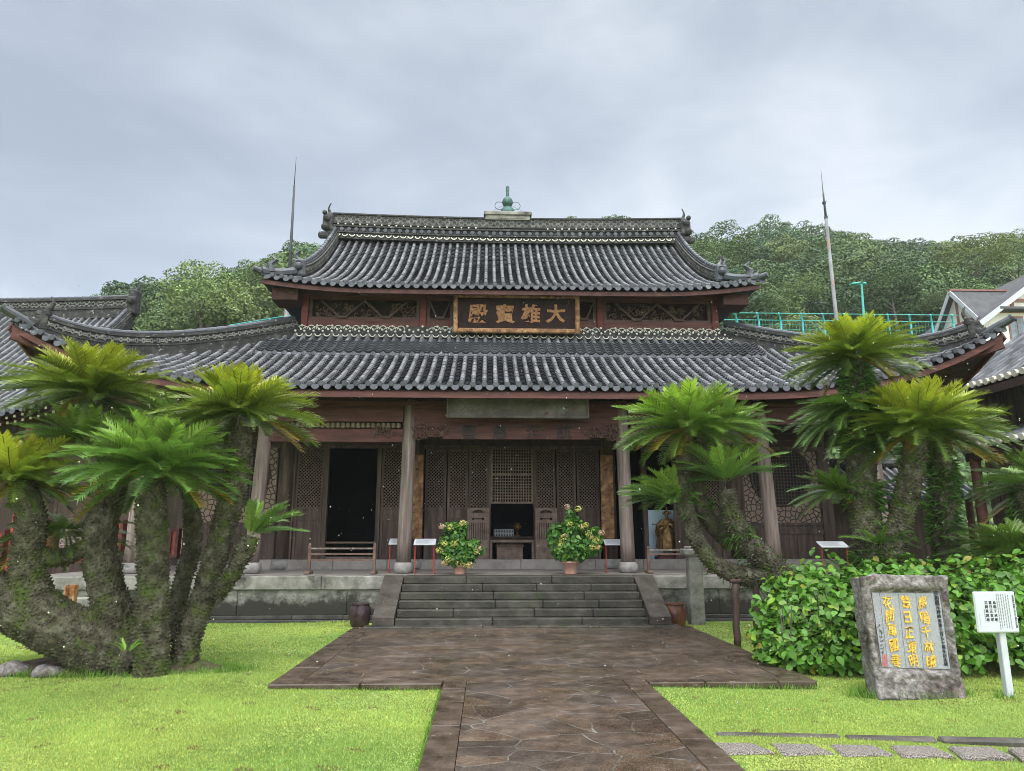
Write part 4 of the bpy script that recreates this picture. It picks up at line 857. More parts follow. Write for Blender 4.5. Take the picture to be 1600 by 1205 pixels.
for px, ch in ((747, '殿'), (789, '寶'), (829, '雄'), (868, '大')):
    q = PY(px, 491, 19.1); glyph(ch, .50, (q.x, 19.12 - .03, q.z), M['oldgold'], bd, bold=.03, wob=(.02, px))
a = PY(698, 653, 15.95); b = PY(919, 606, 15.95)
root, bd = plaque(a.x, b.x, 15.95, a.z, b.z, .055, R(8), (M['greyplaque'], M['greyplaque']), 'faded grey plaque with its writing worn away, hung under the lower eave')
rs = random.Random(9); m_ = MB(); B = Vector(root.location)
for i in range(4):
    for j in range(9):
        x = B.x - 1.1 + i * .72 + rs.uniform(-.17, .17); z = a.z + .32 + rs.uniform(-.15, .15); an = rs.choice([0, 0, R(90), R(40), R(-40)]); L_ = rs.uniform(.05, .13)
        m_.bar((x - L_ * math.cos(an), 15.927, z - L_ * math.sin(an)), (x + L_ * math.cos(an), 15.927, z + L_ * math.sin(an)), .006, .028)
M['worn'] = pm('worn_lettering', [(.35, (.07, .066, .053)), (.7, (.12, .115, .10))], 5, .7); m_.build('worn_lettering', M['worn'], bd)
# carved couplet boards standing at the rear columns
for pa, pb, lb_ in ((644.5, 661, 'tall carved wooden board beside the column left of the steps'), (939, 959, 'tall carved wooden board beside the column right of the steps')):
    x0, x1 = PY(pa, 780, 18.55).x, PY(pb, 780, 18.55).x; z0, z1 = PY(800, 842, 18.55).z, PY(800, 711, 18.55).z
    e = empty('couplet_board', ((x0 + x1) / 2, 18.58, z0), lb_, 'carved board', 'carved boards hung on the rear columns'); e.rotation_euler.x = R(1.5)
    m = MB(); m.box(((x0 + x1) / 2, 18.58, (z0 + z1) / 2), (x1 - x0, .06, z1 - z0), bev=.02); m.build('board', M['goldframe'], e)
    m = MB(); r_ = random.Random(int(pa))
    for i in range(170):
        cx = r_.uniform(x0 + .05, x1 - .05); cz = r_.uniform(z0 + .06, z1 - .06); rr = r_.uniform(.02, .045); a0 = r_.uniform(0, 6.3)
        m.tube([(cx + rr * (1 - .12 * k) * math.cos(a0 + k * .9), 18.545, cz + rr * 1.3 * (1 - .12 * k) * math.sin(a0 + k * .9)) for k in range(6)], .009, 4)
    m.build('relief', M['goldframe'], e)
# ================================================================== cycads
def unit(a): return a / np.maximum(np.linalg.norm(a, axis=-1, keepdims=True), 1e-9)
def fronds(center, Rr, n, seed, e0=84, e1=-10, low=.08, sparse=1.0, tilt=(0, 0), pal=None, nl=68, leafw=.0135, bright=1.0, azr=None):
    rs = np.random.RandomState(seed); V = []; F = []; C = []; off = 0
    pal = pal or ((.21, .31, .025), (.10, .185, .018), (.05, .105, .014))
    n = int(n * 1.25) if n > 30 else n
    for i in range(n):
        f = (i + .5) / n; az = i * 2.39996 + rs.normal(0, .15)
        if azr: az = azr[0] + (azr[1] - azr[0]) * rs.rand()
        old = f > 1 - low
        el = e0 + (e1 - e0) * f ** .72 + rs.normal(0, 5); 
        if old: el = rs.uniform(-30, -8)
        L = Rr * (.56 + .33 * min(1, f * 1.8)) * rs.uniform(.9, 1.1) * (.72 if old and rs.rand() < .6 else 1)
        el = math.radians(el); droop = math.radians(rs.uniform(22, 44)) * (.55 + .5 * math.cos(el)) * (.8 if old else 1)
        S = np.linspace(0, 1, 25); ph = el - droop * S ** 1.25
        hz = np.concatenate([[0], np.cumsum(np.cos(ph[:-1]))]) * L / 24; vz = np.concatenate([[0], np.cumsum(np.sin(ph[:-1]))]) * L / 24
        ca, sa = math.cos(az), math.sin(az); bend = rs.normal(0, .10)
        P = np.stack([ca * hz - sa * bend * hz * S, sa * hz + ca * bend * hz * S, vz], 1) + np.array([ca * .05, sa * .05, 0])
        T = unit(np.gradient(P, axis=0)); roll = rs.normal(0, .28); lat0 = np.array([-sa, ca, 0.]); N = unit(np.cross(T, lat0)); N *= np.sign((N[:, 2:3]) + 1e-6) if el < 1.2 else 1
        if el >= 1.2: N = unit(np.cross(np.broadcast_to(lat0, T.shape), T)) * -1
        lat = unit(lat0 * math.cos(roll) + N * math.sin(roll)); N = unit(N * math.cos(roll) - lat0 * math.sin(roll))
        s = np.linspace(.09, 1, nl); ip = lambda A: np.stack([np.interp(s, S, A[:, k]) for k in range(3)], 1)
        b, t_, la, nn_ = ip(P), ip(T), ip(lat), ip(N)
        ln = .185 * Rr / 1.12 * np.minimum(1, (s / .25)) ** .8 * (1 - .25 * np.maximum(0, (s - .7) / .3) ** 2)
        al = np.radians(66 - 24 * s + rs.normal(0, 4, nl)); va = np.radians(30 + rs.normal(0, 6, nl))
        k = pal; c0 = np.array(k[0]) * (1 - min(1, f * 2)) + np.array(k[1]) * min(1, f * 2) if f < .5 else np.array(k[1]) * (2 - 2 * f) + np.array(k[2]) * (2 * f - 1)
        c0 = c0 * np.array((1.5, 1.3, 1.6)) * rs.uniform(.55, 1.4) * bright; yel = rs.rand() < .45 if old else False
        if yel: c0 = np.array((.20, .19, .02)) * rs.uniform(.8, 1.2)
        for sg in (-1, 1):
            d = t_ * np.cos(al)[:, None] + (la * sg * np.cos(va)[:, None] + nn_ * np.sin(va)[:, None]) * np.sin(al)[:, None]
            w = t_ * (leafw * Rr / 1.12); m = b + d * (ln * .6)[:, None] - np.array([0, 0, 1]) * (ln * .03)[:, None]; tp = b + d * ln[:, None] - np.array([0, 0, 1]) * (ln * .12)[:, None]
            q = np.stack([b - w * .5, b + w * .5, m + w * .45, tp], 1).reshape(-1, 3); V.append(q)
            F.append(np.arange(nl * 4).reshape(-1, 4) + off); off += nl * 4
            cc = c0 * rs.uniform(.85, 1.15, (nl, 1)); cc = np.repeat(cc[:, None, :], 4, 1)
            if old and yel: cc[:, 3] = np.array((.40, .22, .02)); cc[:, 2] = cc[:, 2] * .5 + np.array((.40, .22, .015)) * .5
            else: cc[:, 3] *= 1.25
            C.append(cc.reshape(-1, 3))
        r_ = np.stack([P - lat * .006, P + lat * .006, ], 1); q = r_.reshape(-1, 3); V.append(q); j = np.arange(24) * 2 + off; F.append(np.stack([j, j + 1, j + 3, j + 2], 1)); off += 50
        C.append(np.tile(np.array((.16, .19, .05)) * bright, (50, 1)))
    V = np.concatenate(V); C = np.concatenate(C)
    M3 = np.array(Matrix.Rotation(tilt[1], 3, 'X') @ Matrix.Rotation(tilt[0], 3, 'Y'))
    return V @ M3.T + np.array(center), np.concatenate(F), np.concatenate([C, np.ones((len(C), 1))], 1)
def spline(P, n):
    P = np.array(P, dtype=float); m = len(P); out = []
    for i in range(m - 1):
        p0, p1, p2, p3 = P[max(i - 1, 0)], P[i], P[i + 1], P[min(i + 2, m - 1)]
        for t in np.linspace(0, 1, n, endpoint=False): out.append(.5 * ((2 * p1) + (-p0 + p2) * t + (2 * p0 - 5 * p1 + 4 * p2 - p3) * t * t + (-p0 + 3 * p1 - 3 * p2 + p3) * t ** 3))
    return np.array(out + [P[-1]])
def trunk(pts, parent, seed, moss=1.0, name='trunk', scale_len=1.0, fern=0.0):
    """pts: rows of x,y,z,r"""
    C = spline(pts, 14); rs = np.random.RandomState(seed); m = MB(); P = [Vector(q[:3]) for q in C]
    # skin with knobbly radius
    n = 22; m_ = len(P); ref = None; V = []; fr = []
    for i, p in enumerate(P):
        t = (P[min(i + 1, m_ - 1)] - P[max(i - 1, 0)]).normalized()
        if ref is None: ref = t.orthogonal().normalized()
        ref = (ref - t * ref.dot(t)).normalized(); b = t.cross(ref); fr.append((p, t, ref.copy(), b, C[i][3]))
        for j in range(n):
            a = 2 * math.pi * j / n; d = ref * math.cos(a) + b * math.sin(a); k = 1 + .16 * mnoise.noise((p + d * C[i][3]) * 3.1) + .10 * mnoise.noise((p + d * C[i][3]) * 9); V.append(p + d * C[i][3] * k)
    F = [(i * n + j, i * n + (j + 1) % n, (i + 1) * n + (j + 1) % n, (i + 1) * n + j) for i in range(m_ - 1) for j in range(n)] + [tuple(range(n - 1, -1, -1)), tuple((m_ - 1) * n + j for j in range(n))]
    m.add(V, F)
    L = np.concatenate([[0], np.cumsum([(P[i + 1] - P[i]).length for i in range(m_ - 1)])]); s = 0; row = 0
    TV = []; TF = []; TC = []; to = 0
    while s < L[-1]:
        i = min(m_ - 2, max(0, int(np.searchsorted(L, s)) - 1)); k = (s - L[i]) / max(1e-6, L[i + 1] - L[i]); p = fr[i][0].lerp(fr[i + 1][0], k); t, u, b = fr[i][1:4]; r = fr[i][4] * (1 - k) + fr[i + 1][4] * k
        nn_ = max(6, int(2 * math.pi * r / .062))
        for j in range(nn_):
            if rs.rand() < .10: continue
            a = 2 * math.pi * (j + .5 * (row % 2)) / nn_ + rs.normal(0, .04); d = u * math.cos(a) + b * math.sin(a); e = t.cross(d)
            c = p + d * r * (1 + .13 * mnoise.noise((p + d * r) * 3.1)); h = rs.uniform(.012, .038) * scale_len; w = rs.uniform(.022, .034); g = rs.uniform(.018, .030)
            ap = c + d * h + t * h * rs.uniform(-.2, 1.0)
            m.add([c - e * w, c - t * g, c + e * w, c + t * g, ap], [(0, 1, 4), (1, 2, 4), (2, 3, 4), (3, 0, 4)])
            for _ in range(int(moss) if rs.rand() > moss % 1 else int(moss) + 1):
                if mnoise.noise((c + Vector((7, 3, 1))) * 1.7) + rs.normal(0, .25) < .0: continue
                l = rs.uniform(.02, .05); dd = (d * rs.uniform(.3, 1) + t * rs.uniform(-.6, .9) + e * rs.normal(0, .5)).normalized() * l; w2 = e * rs.uniform(.004, .008) + t * rs.normal(0, .004)
                TV += [c - w2, c + w2, c + dd]; TF.append((to, to + 1, to + 2)); to += 3
                cc = np.array((.10, .13, .040)) * rs.uniform(.5, 1.4) if rs.rand() < .7 else np.array((.11, .085, .04)) * rs.uniform(.5, 1.3); TC += [cc, cc, cc * 1.2]
            if fern and rs.rand() < fern * max(0, .35 + mnoise.noise((c + Vector((2, 9, 4))) * 1.6) * 1.6):
                for _ in range(3):
                    l = rs.uniform(.08, .20); dd = (d * rs.uniform(.5, 1) + Vector((0, 0, 1)) * rs.uniform(-.5, .7) + e * rs.normal(0, .6)).normalized() * l; w2 = (e + Vector((0, 0, .4)) * rs.normal(0, 1)) * rs.uniform(.008, .014)
                    TV += [c - w2 * .3, c + dd * .5 + w2, c + dd + Vector((0, 0, -.25 * l)), c - w2 * .3, c + dd + Vector((0, 0, -.25 * l)), c + dd * .5 - w2]; TF += [(to, to + 1, to + 2), (to + 3, to + 4, to + 5)]; to += 6
                    cc = np.array((.075, .17, .025)) * rs.uniform(.5, 1.5); TC += [cc] * 6
        s += .047; row += 1
    o = m.build(name, M['bark'], parent)
    if TV: tag(np_mesh('moss', np.array(TV), np.array(TF), M['leaf'], o, col=np.concatenate([np.array(TC), np.ones((len(TC), 1))], 1)), kind='stuff')
    return o
def tp(rows): return [(*PY(px, py, Y), r * .72) for px, py, Y, r in rows]
def crown(px, py, Y, wpx, n, seed, parent, **kw):
    c = PY(px, py, Y); Rr = wpx / 2 * (Y * .985 + (c.z - EYE) * .2) / FPX / .97
    V, F, C = fronds(tuple(c), Rr, n, seed, **kw); return np_mesh('crown', V, F, M['frond'], parent, col=C)
yel = ((.30, .36, .02), (.15, .23, .02), (.05, .10, .014))
grn = ((.15, .27, .03), (.09, .19, .025), (.05, .12, .02))
drk = ((.09, .17, .02), (.06, .125, .018), (.035, .075, .012))
ca = empty('cycad', (-4.3, 9.7, -.05), 'large mossy clump of cycad trunks on the left lawn with feathery green crowns', 'cycad')
trunk(tp([(238, 1060, 9.5, .30), (237, 980, 9.5, .27), (240, 890, 9.5, .25), (236, 810, 9.5, .24), (238, 748, 9.5, .20)]), ca, 1, 1.6)
trunk(tp([(282, 1045, 9.9, .25), (296, 990, 9.95, .23), (326, 910, 10.05, .22), (348, 830, 10.1, .21), (372, 740, 10.2, .21), (378, 668, 10.2, .18)]), ca, 2, 1.3)
trunk(tp([(205, 1040, 9.8, .34), (185, 970, 9.85, .31), (160, 890, 9.9, .28), (158, 820, 10.0, .27), (178, 750, 10.3, .26), (165, 670, 10.5, .22), (148, 618, 10.5, .2)]), ca, 3, 1.5)
trunk(tp([(215, 1035, 9.75, .40), (130, 1000, 9.7, .46), (40, 955, 9.7, .45), (-30, 915, 9.8, .38), (-70, 850, 9.9, .3)]), ca, 4, 1.5)
trunk(tp([(55, 965, 9.7, .34), (42, 880, 9.65, .28), (50, 810, 9.6, .24), (28, 752, 9.6, .2)]), ca, 5, 1.6)
trunk(tp([(50, 862, 9.7, .16), (95, 872, 9.75, .15), (145, 850, 9.9, .15)]), ca, 6, 1.8)
trunk(tp([(262, 1000, 10.3, .18), (282, 920, 10.5, .17), (300, 850, 10.6, .16), (296, 770, 10.7, .15), (270, 690, 10.8, .15)]), ca, 7, .8)
trunk(tp([(338, 930, 10.0, .15), (366, 892, 9.9, .14), (384, 856, 9.85, .15), (391, 838, 9.85, .13)]), ca, 8, .3, scale_len=1.4)
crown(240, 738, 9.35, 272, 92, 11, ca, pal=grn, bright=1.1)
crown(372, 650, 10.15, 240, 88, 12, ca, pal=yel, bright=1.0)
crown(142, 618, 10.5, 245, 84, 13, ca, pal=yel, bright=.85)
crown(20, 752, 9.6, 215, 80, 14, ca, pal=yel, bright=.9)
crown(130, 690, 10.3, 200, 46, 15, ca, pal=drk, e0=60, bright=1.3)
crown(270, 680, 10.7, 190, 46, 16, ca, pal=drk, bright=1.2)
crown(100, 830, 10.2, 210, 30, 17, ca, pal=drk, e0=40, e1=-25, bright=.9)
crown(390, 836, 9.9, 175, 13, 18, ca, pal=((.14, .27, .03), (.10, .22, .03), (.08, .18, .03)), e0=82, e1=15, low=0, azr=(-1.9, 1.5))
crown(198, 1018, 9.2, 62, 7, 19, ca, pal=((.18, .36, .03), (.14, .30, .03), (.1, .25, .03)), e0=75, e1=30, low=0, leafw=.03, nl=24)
# leaning cycad on props to the right of the path
cb = empty('cycad', (4.9, 12.0, -.05), 'leaning cycad with curved trunks held up by wooden props beside the hedge', 'cycad')
trunk(tp([(1262, 945, 11.6, .27), (1215, 905, 11.7, .27), (1152, 898, 11.8, .20), (1108, 872, 11.9, .18), (1078, 818, 12.0, .18), (1068, 760, 12.0, .20), (1074, 690, 12.0, .19)]), cb, 21, .9, fern=.25)
trunk(tp([(1262, 945, 11.7, .3), (1210, 890, 11.7, .26), (1165, 845, 11.7, .24), (1142, 800, 11.7, .20), (1134, 765, 11.7, .17)]), cb, 22, .6, scale_len=1.5, fern=.35)
trunk(tp([(1140, 850, 12.2, .17), (1100, 800, 12.2, .19), (1085, 740, 12.2, .2), (1092, 690, 12.1, .18)]), cb, 23, .8, fern=.6)
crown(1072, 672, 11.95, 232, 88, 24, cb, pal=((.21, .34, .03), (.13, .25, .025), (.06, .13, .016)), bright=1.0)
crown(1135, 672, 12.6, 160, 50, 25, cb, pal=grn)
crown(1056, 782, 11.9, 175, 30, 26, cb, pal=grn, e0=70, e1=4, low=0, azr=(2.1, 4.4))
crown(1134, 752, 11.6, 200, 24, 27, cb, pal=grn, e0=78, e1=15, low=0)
# tall cycad behind the hedge
cc_ = empty('cycad', (6.1, 11.4, 0), 'tall fern covered cycad with stacked crowns behind the hedge and monument', 'cycad')
trunk(tp([(1368, 930, 11.2, .34), (1362, 860, 11.2, .33), (1348, 780, 11.25, .30), (1345, 700, 11.3, .30), (1340, 630, 11.3, .28), (1336, 572, 11.3, .22)]), cc_, 31, 1.0, fern=2.2)
trunk(tp([(1385, 880, 11.0, .25), (1408, 810, 10.9, .23), (1424, 740, 10.8, .22), (1432, 690, 10.8, .2)]), cc_, 32, .7, fern=.15, scale_len=1.3)
trunk(tp([(1480, 930, 11.8, .28), (1476, 820, 11.8, .26), (1470, 740, 11.9, .24), (1468, 680, 11.9, .22)]), cc_, 33, .9, fern=1.2)
crown(1336, 562, 11.3, 212, 92, 34, cc_, pal=yel, bright=1.1)
crown(1334, 640, 11.4, 205, 62, 35, cc_, pal=drk, e0=40, e1=-30, bright=1.5, low=.05)
crown(1438, 672, 10.75, 250, 88, 36, cc_, pal=yel, bright=1.0)
crown(1315, 770, 11.6, 150, 42, 37, cc_, pal=drk, e0=70, bright=1.4)
crown(1468, 690, 11.9, 190, 50, 38, cc_, pal=drk, bright=1.1)
crown(1375, 850, 10.9, 110, 16, 39, cc_, pal=drk, e0=70, e1=10, bright=1.5, low=0)
ce = empty('cycad', (8.2, 11.0, 0), 'low dark cycad at the right edge behind the white sign', 'cycad')
trunk([(8.3, 11.0, -.1, .3), (8.28, 11.0, .8, .27), (8.2, 11.0, 1.35, .25)], ce, 41, .8, fern=.4); trunk([(8.45, 11.3, -.1, .3), (8.7, 11.4, 1.4, .25), (8.75, 11.4, 2.45, .22)], ce, 42, .8, fern=.4)
crown(1605, 872, 10.6, 235, 66, 43, ce, pal=drk, e0=65, bright=1.25); crown(1640, 765, 11.3, 215, 58, 44, ce, pal=grn, bright=.85)
# ================================================================== leafy plants
def leaves(pos, nrm, size, seed, cols, asp=.62, droop=.25, jit=.45):
    """folded ovate leaves: 2 quads each"""
    rs = np.random.RandomState(seed); n = len(pos); nrm = unit(nrm + rs.normal(0, jit, (n, 3)))
    a = unit(np.cross(nrm, rs.normal(0, 1, (n, 3)))); a = unit(a - np.array([0, 0, 1]) * droop); nrm = unit(nrm - a * (nrm * a).sum(1, keepdims=True)); b = np.cross(nrm, a)
    s = (size * rs.uniform(.6, 1.15, n))[:, None]; w = s * asp * .5
    A_, B_, N3 = a * s, b * w, nrm * s; z = np.zeros_like(N3)
    V = np.stack([pos - A_ * .5, pos - A_ * .32 + B_ * .8 + N3 * .03, pos - A_ * .02 + B_ * 1.0 + N3 * .05, pos + A_ * .28 + B_ * .55 - N3 * .01, pos + A_ * .5 - N3 * .14,
                  pos + A_ * .28 - B_ * .55 - N3 * .01, pos - A_ * .02 - B_ * 1.0 + N3 * .05, pos - A_ * .32 - B_ * .8 + N3 * .03, pos - A_ * .05 - N3 * .05, pos + A_ * .22 - N3 * .07], 1).reshape(-1, 3); k = np.arange(n)[:, None] * 10
    F = np.concatenate([k + np.array([q]) for q in ([0, 8, 2, 1], [8, 9, 3, 2], [9, 4, 4, 3], [0, 7, 6, 8], [8, 6, 5, 9], [9, 5, 4, 4])][:2] + [k + np.array([[0, 7, 6, 8]]), k + np.array([[8, 6, 5, 9]]), k + np.array([[3, 9, 5, 4]])])
    C = np.repeat(cols[:, None, :], 10, 1); C[:, 4] *= 1.12
    return V, F, np.concatenate([C.reshape(-1, 3), np.ones((n * 10, 1))], 1)
rs = np.random.RandomState(5)
hed = empty('hydrangea_hedge', (5.6, 9.8, -.06), 'bushy hydrangea hedge with broad bright green leaves behind the engraved monument', 'hedge')
blobs = [((4.52, 9.85, .22), (.92, .8, .86)), ((5.35, 9.65, .36), (.95, .85, .84)), ((6.25, 9.55, .42), (.95, .85, .86)), ((7.2, 9.35, .44), (1.0, .85, .9)), ((8.1, 9.2, .42), (1., .85, .9)), ((4.95, 10.6, .48), (1.0, .8, .84)), ((6.1, 10.6, .5), (1.1, .8, .82)), ((7.4, 10.4, .5), (1.1, .8, .86)), ((4.15, 9.75, .05), (.6, .6, .62))]
P_ = []; N_ = []
for c, r in blobs:
    n = int(2900 * r[0]); d = unit(rs.normal(0, 1, (n, 3))); d[:, 2] = np.abs(d[:, 2]) * 1.0 - .40; d = unit(d); k = (1 - .42 * rs.rand(n) ** 1.3)[:, None]
    bump = (1 + .14 * np.sin(d[:, :1] * 7 + c[0] * 3) * np.sin(d[:, 1:2] * 6 + c[1] * 2) + .07 * np.sin(d[:, 2:] * 14))
    P_.append(np.array(c) + d * np.array(r) * k * bump); N_.append(unit(d * .7 + np.array([0, -.25, .65])))
P_ = np.concatenate(P_); N_ = np.concatenate(N_); ok = P_[:, 2] > -.02; P_ = P_[ok]; N_ = N_[ok]
cl_ = np.array((.085, .215, .018)) * rs.uniform(.65, 1.4, (len(P_), 1)); y_ = rs.rand(len(P_)) < .16; cl_[y_] = np.array((.19, .32, .03)) * rs.uniform(.7, 1.15, (y_.sum(), 1)); cl_[rs.rand(len(P_)) < .012] = (.26, .25, .03)
V, F, C = leaves(P_, N_, .125, 6, cl_, asp=.68); np_mesh('foliage', V, F, M['leaf'], hed, col=C)
m_ = MB(); r_ = random.Random(8)
for i in range(130):
    c, r = r_.choice(blobs); x = c[0] + r_.uniform(-.6, .6) * r[0]; y = c[1] + r_.uniform(-.8, .4) * r[1]; m_.tube([(x, y, -.06), (x + r_.uniform(-.1, .1), y - .05, .35), (x + r_.uniform(-.2, .2), y + r_.uniform(-.15, .15), r_.uniform(.6, .95))], [.012, .009, .005], 5)
m_.build('stems', M['bough'], hed)
# potted hydrangeas on the porch
def potted(pot_px, py0, py1, wtop, blob, flowers, seed, label):
    Y = 16.05; b = PY(pot_px, py1, Y); b.z = FZ; t_ = PY(pot_px, py0, Y).z - FZ; k = .0145
    e = empty('potted_hydrangea', b, label, 'potted plant', 'potted hydrangeas on the porch'); m = MB(); r = wtop / 2 * k
    m.lathe(b, [(r * .72, 0), (r * .76, .02), (r * .95, t_ * .82), (r * 1.08, t_ * .83), (r * 1.1, t_), (r * .95, t_), (r * .9, t_ * .9), (.01, t_ * .9)], 20, .25); m.build('pot', M['terracotta'], e, smooth=True)
    rs = np.random.RandomState(seed); P = []; N = []
    for px, py, w, h in blob:
        c = np.array(PY(px, py, Y)); r3 = np.array((w * k, w * k * .8, h * k)); n = int(14 * w * h / 10) + 60; d = unit(rs.normal(0, 1, (n, 3))); P.append(c + d * r3 * (1.12 - .75 * rs.rand(n, 1) ** 1.2)); N.append(unit(d + np.array([0, -.3, .5])))
    P = np.concatenate(P); N = np.concatenate(N); cl = np.array((.055, .16, .02)) * rs.uniform(.6, 1.5, (len(P), 1)); cl[rs.rand(len(P)) < .15] = (.14, .26, .03)
    V, F, C = leaves(P, N, .115, seed + 1, cl, asp=.7); np_mesh('foliage', V, F, M['leaf'], e, col=C)
    m = MB(); top = Vector((b.x, b.y, b.z + t_ * .9))
    for px, py, w, h in blob: q = PY(px, py, Y); m.tube([top, top.lerp(q, .5) + Vector((.02, 0, .05)), q], [.012, .01, .006], 5)
    m.build('stems', M['bough'], e)
    for i, (px, py) in enumerate(flowers):
        c = np.array(PY(px, py, Y - .12 - .12 * rs.rand())); n = 60; d = unit(rs.normal(0, 1, (n, 3))); d[:, 2] = d[:, 2] * .8 + .15; rr = rs.uniform(.066, .088)
        base = np.array((.48, .50, .12)) if (py + i) % 4 else np.array((.56, .44, .17)); 
        if rs.rand() < .10: base = np.array((.52, .36, .24))
        V, F, C = leaves(c + d * rr, d, .036, seed + 7 + i, base * rs.uniform(.75, 1.15, (n, 1)), asp=.95, droop=0, jit=.3); np_mesh('flower_head', V, F, M['petal'], e, col=C)
zz = lambda L: [(640 + a * .2, 680 + b * .2) for a, b in L]
potted(718, 883, 894, 21, [(718, 868, 24, 17), (700, 855, 14, 20), (735, 858, 18, 14), (715, 838, 13, 20), (704, 826, 10, 8), (724, 824, 6, 10), (748, 861, 8, 6)],
       zz([(250, 715), (320, 725), (415, 690), (270, 850), (345, 850), (540, 890), (520, 915), (300, 975), (355, 965), (385, 1000), (425, 1020), (275, 1005), (470, 1020), (235, 905)]), 61, 'smaller potted hydrangea standing left of the doorway')
potted(891, 877, 894, 24, [(893, 862, 28, 16), (870, 842, 14, 22), (895, 835, 20, 26), (920, 848, 18, 20), (892, 812, 8, 16), (932, 838, 8, 14)],
       zz([(1230, 565), (1315, 580), (1255, 705), (1345, 725), (1380, 705), (1210, 795), (1185, 860), (1395, 770), (1410, 800), (1460, 830), (1500, 765), (1430, 880), (1470, 880), (1200, 820)]), 62, 'larger potted hydrangea standing right of the doorway')
# ================================================================== grass
def blades(rect, dens, hgt, seed, wd=.007):
    rs = np.random.RandomState(seed); x0, x1, y0, y1 = rect; n = int((x1 - x0) * (y1 - y0) * dens); x = rs.uniform(x0, x1, n); y = rs.uniform(y0, y1, n)
    k = np.abs(x) < .80 * y + .4; x = x[k]; y = y[k]; k = ((x + 4.8) / 1.35) ** 2 + ((y - 9.95) / .36) ** 2 > 1; x = x[k]; y = y[k]; n = len(x)
    z = -0.055 + 0.018 * np.sin(x * 1.3 + y * .7) + 0.012 * np.sin(x * .6 - y * 1.9) - .004
    pt = np.sin(x * 2.1 + 1.3 * np.sin(y * 1.7)) * np.sin(y * 2.6 + 1.1 * np.sin(x * 1.9)); h = hgt * rs.uniform(.5, 1.2, n) * (1 + .25 * pt); a = rs.uniform(0, 2 * np.pi, n); l = rs.normal(0, .5, n) * h; b = rs.uniform(0, 2 * np.pi, n)
    w = wd * rs.uniform(.6, 1.3, n); p = np.stack([x, y, z], 1); d = np.stack([np.cos(a) * w, np.sin(a) * w, np.zeros(n)], 1); tip = p + np.stack([np.cos(b) * l, np.sin(b) * l, h], 1)
    V = np.stack([p - d, p + d, tip], 1).reshape(-1, 3)
    c = np.array((.31, .42, .095)) * (1 + .28 * pt[:, None]) * rs.uniform(.7, 1.25, (n, 1)); lf = np.sin(x * .75 + 1.1 * np.sin(y * .6 + 1)) * np.sin(y * .95 + .8 * np.sin(x * .9)); dk = np.clip(lf * 1.6 - .15, 0, 1)[:, None]; c = c * (1 - dk * .55) + np.array((.19, .33, .07)) * dk * .55; yl = rs.rand(n) < .22 + .12 * (np.sin(x * .9 + 2) * np.sin(y * .8)); c[yl] = np.array((.50, .53, .12)) * rs.uniform(.7, 1.15, (yl.sum(), 1))
    q = np.sin(x * 5.3 + 2 * np.sin(y * 3.1)) * np.sin(y * 6.1 + 1.5 * np.sin(x * 4.3)) > .90; br = q & (rs.rand(n) < .5); c[br] = np.array((.22, .15, .06)) * rs.uniform(.7, 1.2, (br.sum(), 1))
    return V, np.arange(n * 3).reshape(-1, 3), np.concatenate([np.repeat(c, 3, 0), np.ones((n * 3, 1))], 1)
G_ = []
for i, (rc, dn, hg, wd) in enumerate([((-4.8, -.50, 5.0, 7.0), 11000, .020, .006), ((-8, -.50, 7.0, 8.55), 7000, .022, .007), ((-9, -2.46, 8.55, 11.2), 4000, .024, .009), ((-9, -2.46, 11.2, 15.15), 1300, .026, .011),
                                      ((1.86, 5.4, 5.0, 7.0), 11000, .018, .006), ((1.86, 7.5, 7.0, 8.55), 7000, .02, .007), ((3.82, 8, 8.55, 10.5), 4000, .024, .009), ((3.82, 9, 10.5, 15.15), 1000, .026, .011)]): G_.append(blades(rc, dn, hg, 70 + i, wd))
def ring(cx, cy, rx, ry, n, hg, seed):                # longer uncut tufts left round the feet of things
    rs = np.random.RandomState(seed); a = rs.uniform(0, 2 * np.pi, n); k = 1 + np.abs(rs.normal(0, .12, n)); x = cx + rx * k * np.cos(a); y = cy + ry * k * np.sin(a); h = hg * rs.uniform(.4, 1.2, n); b = rs.uniform(0, 6.28, n); d = np.stack([np.cos(b), np.sin(b), 0 * b], 1) * .005
    p = np.stack([x, y, np.full(n, -.07)], 1); tip = p + np.stack([rs.normal(0, .35, n) * h, rs.normal(0, .35, n) * h, h], 1); V = np.stack([p - d, p + d, tip], 1).reshape(-1, 3); c = np.array((.16, .30, .04)) * rs.uniform(.5, 1.4, (n, 1))
    return V, np.arange(n * 3).reshape(-1, 3), np.concatenate([np.repeat(c, 3, 0), np.ones((n * 3, 1))], 1)
G_ += [ring(4.6, 8.13, .56, .20, 900, .11, 1), ring(5.46, 7.86, .07, .07, 120, .10, 2), ring(-4.6, 9.85, 1.35, .40, 2600, .11, 3), ring(-5.5, 9.75, .5, .22, 500, .09, 4), ring(3.73, 11.15, .08, .08, 120, .1, 5)]
for yy in np.arange(5.2, 8.5, .05):
    G_ += [ring(AX - 1.17, yy, .012, .03, 14, .06, int(yy * 100)), ring(AX + 1.17, yy, .012, .03, 14, .06, int(yy * 100) + 7)]
for xx in np.arange(-2.4, -.5, .05): G_ += [ring(xx, 8.53, .03, .012, 10, .06, int((xx + 9) * 100))]
for xx in np.arange(1.9, 3.8, .05): G_ += [ring(xx, 8.53, .03, .012, 10, .06, int((xx + 9) * 100))]
V, F, C, o_ = [], [], [], 0
for a, b, c in G_: V.append(a); F.append(b + o_); C.append(c); o_ += len(a)
tag(np_mesh('grass', np.concatenate(V), np.concatenate(F), M['grass'], col=np.concatenate(C)), 'short bright green grass of the lawn on both sides of the path', 'grass', kind='stuff')
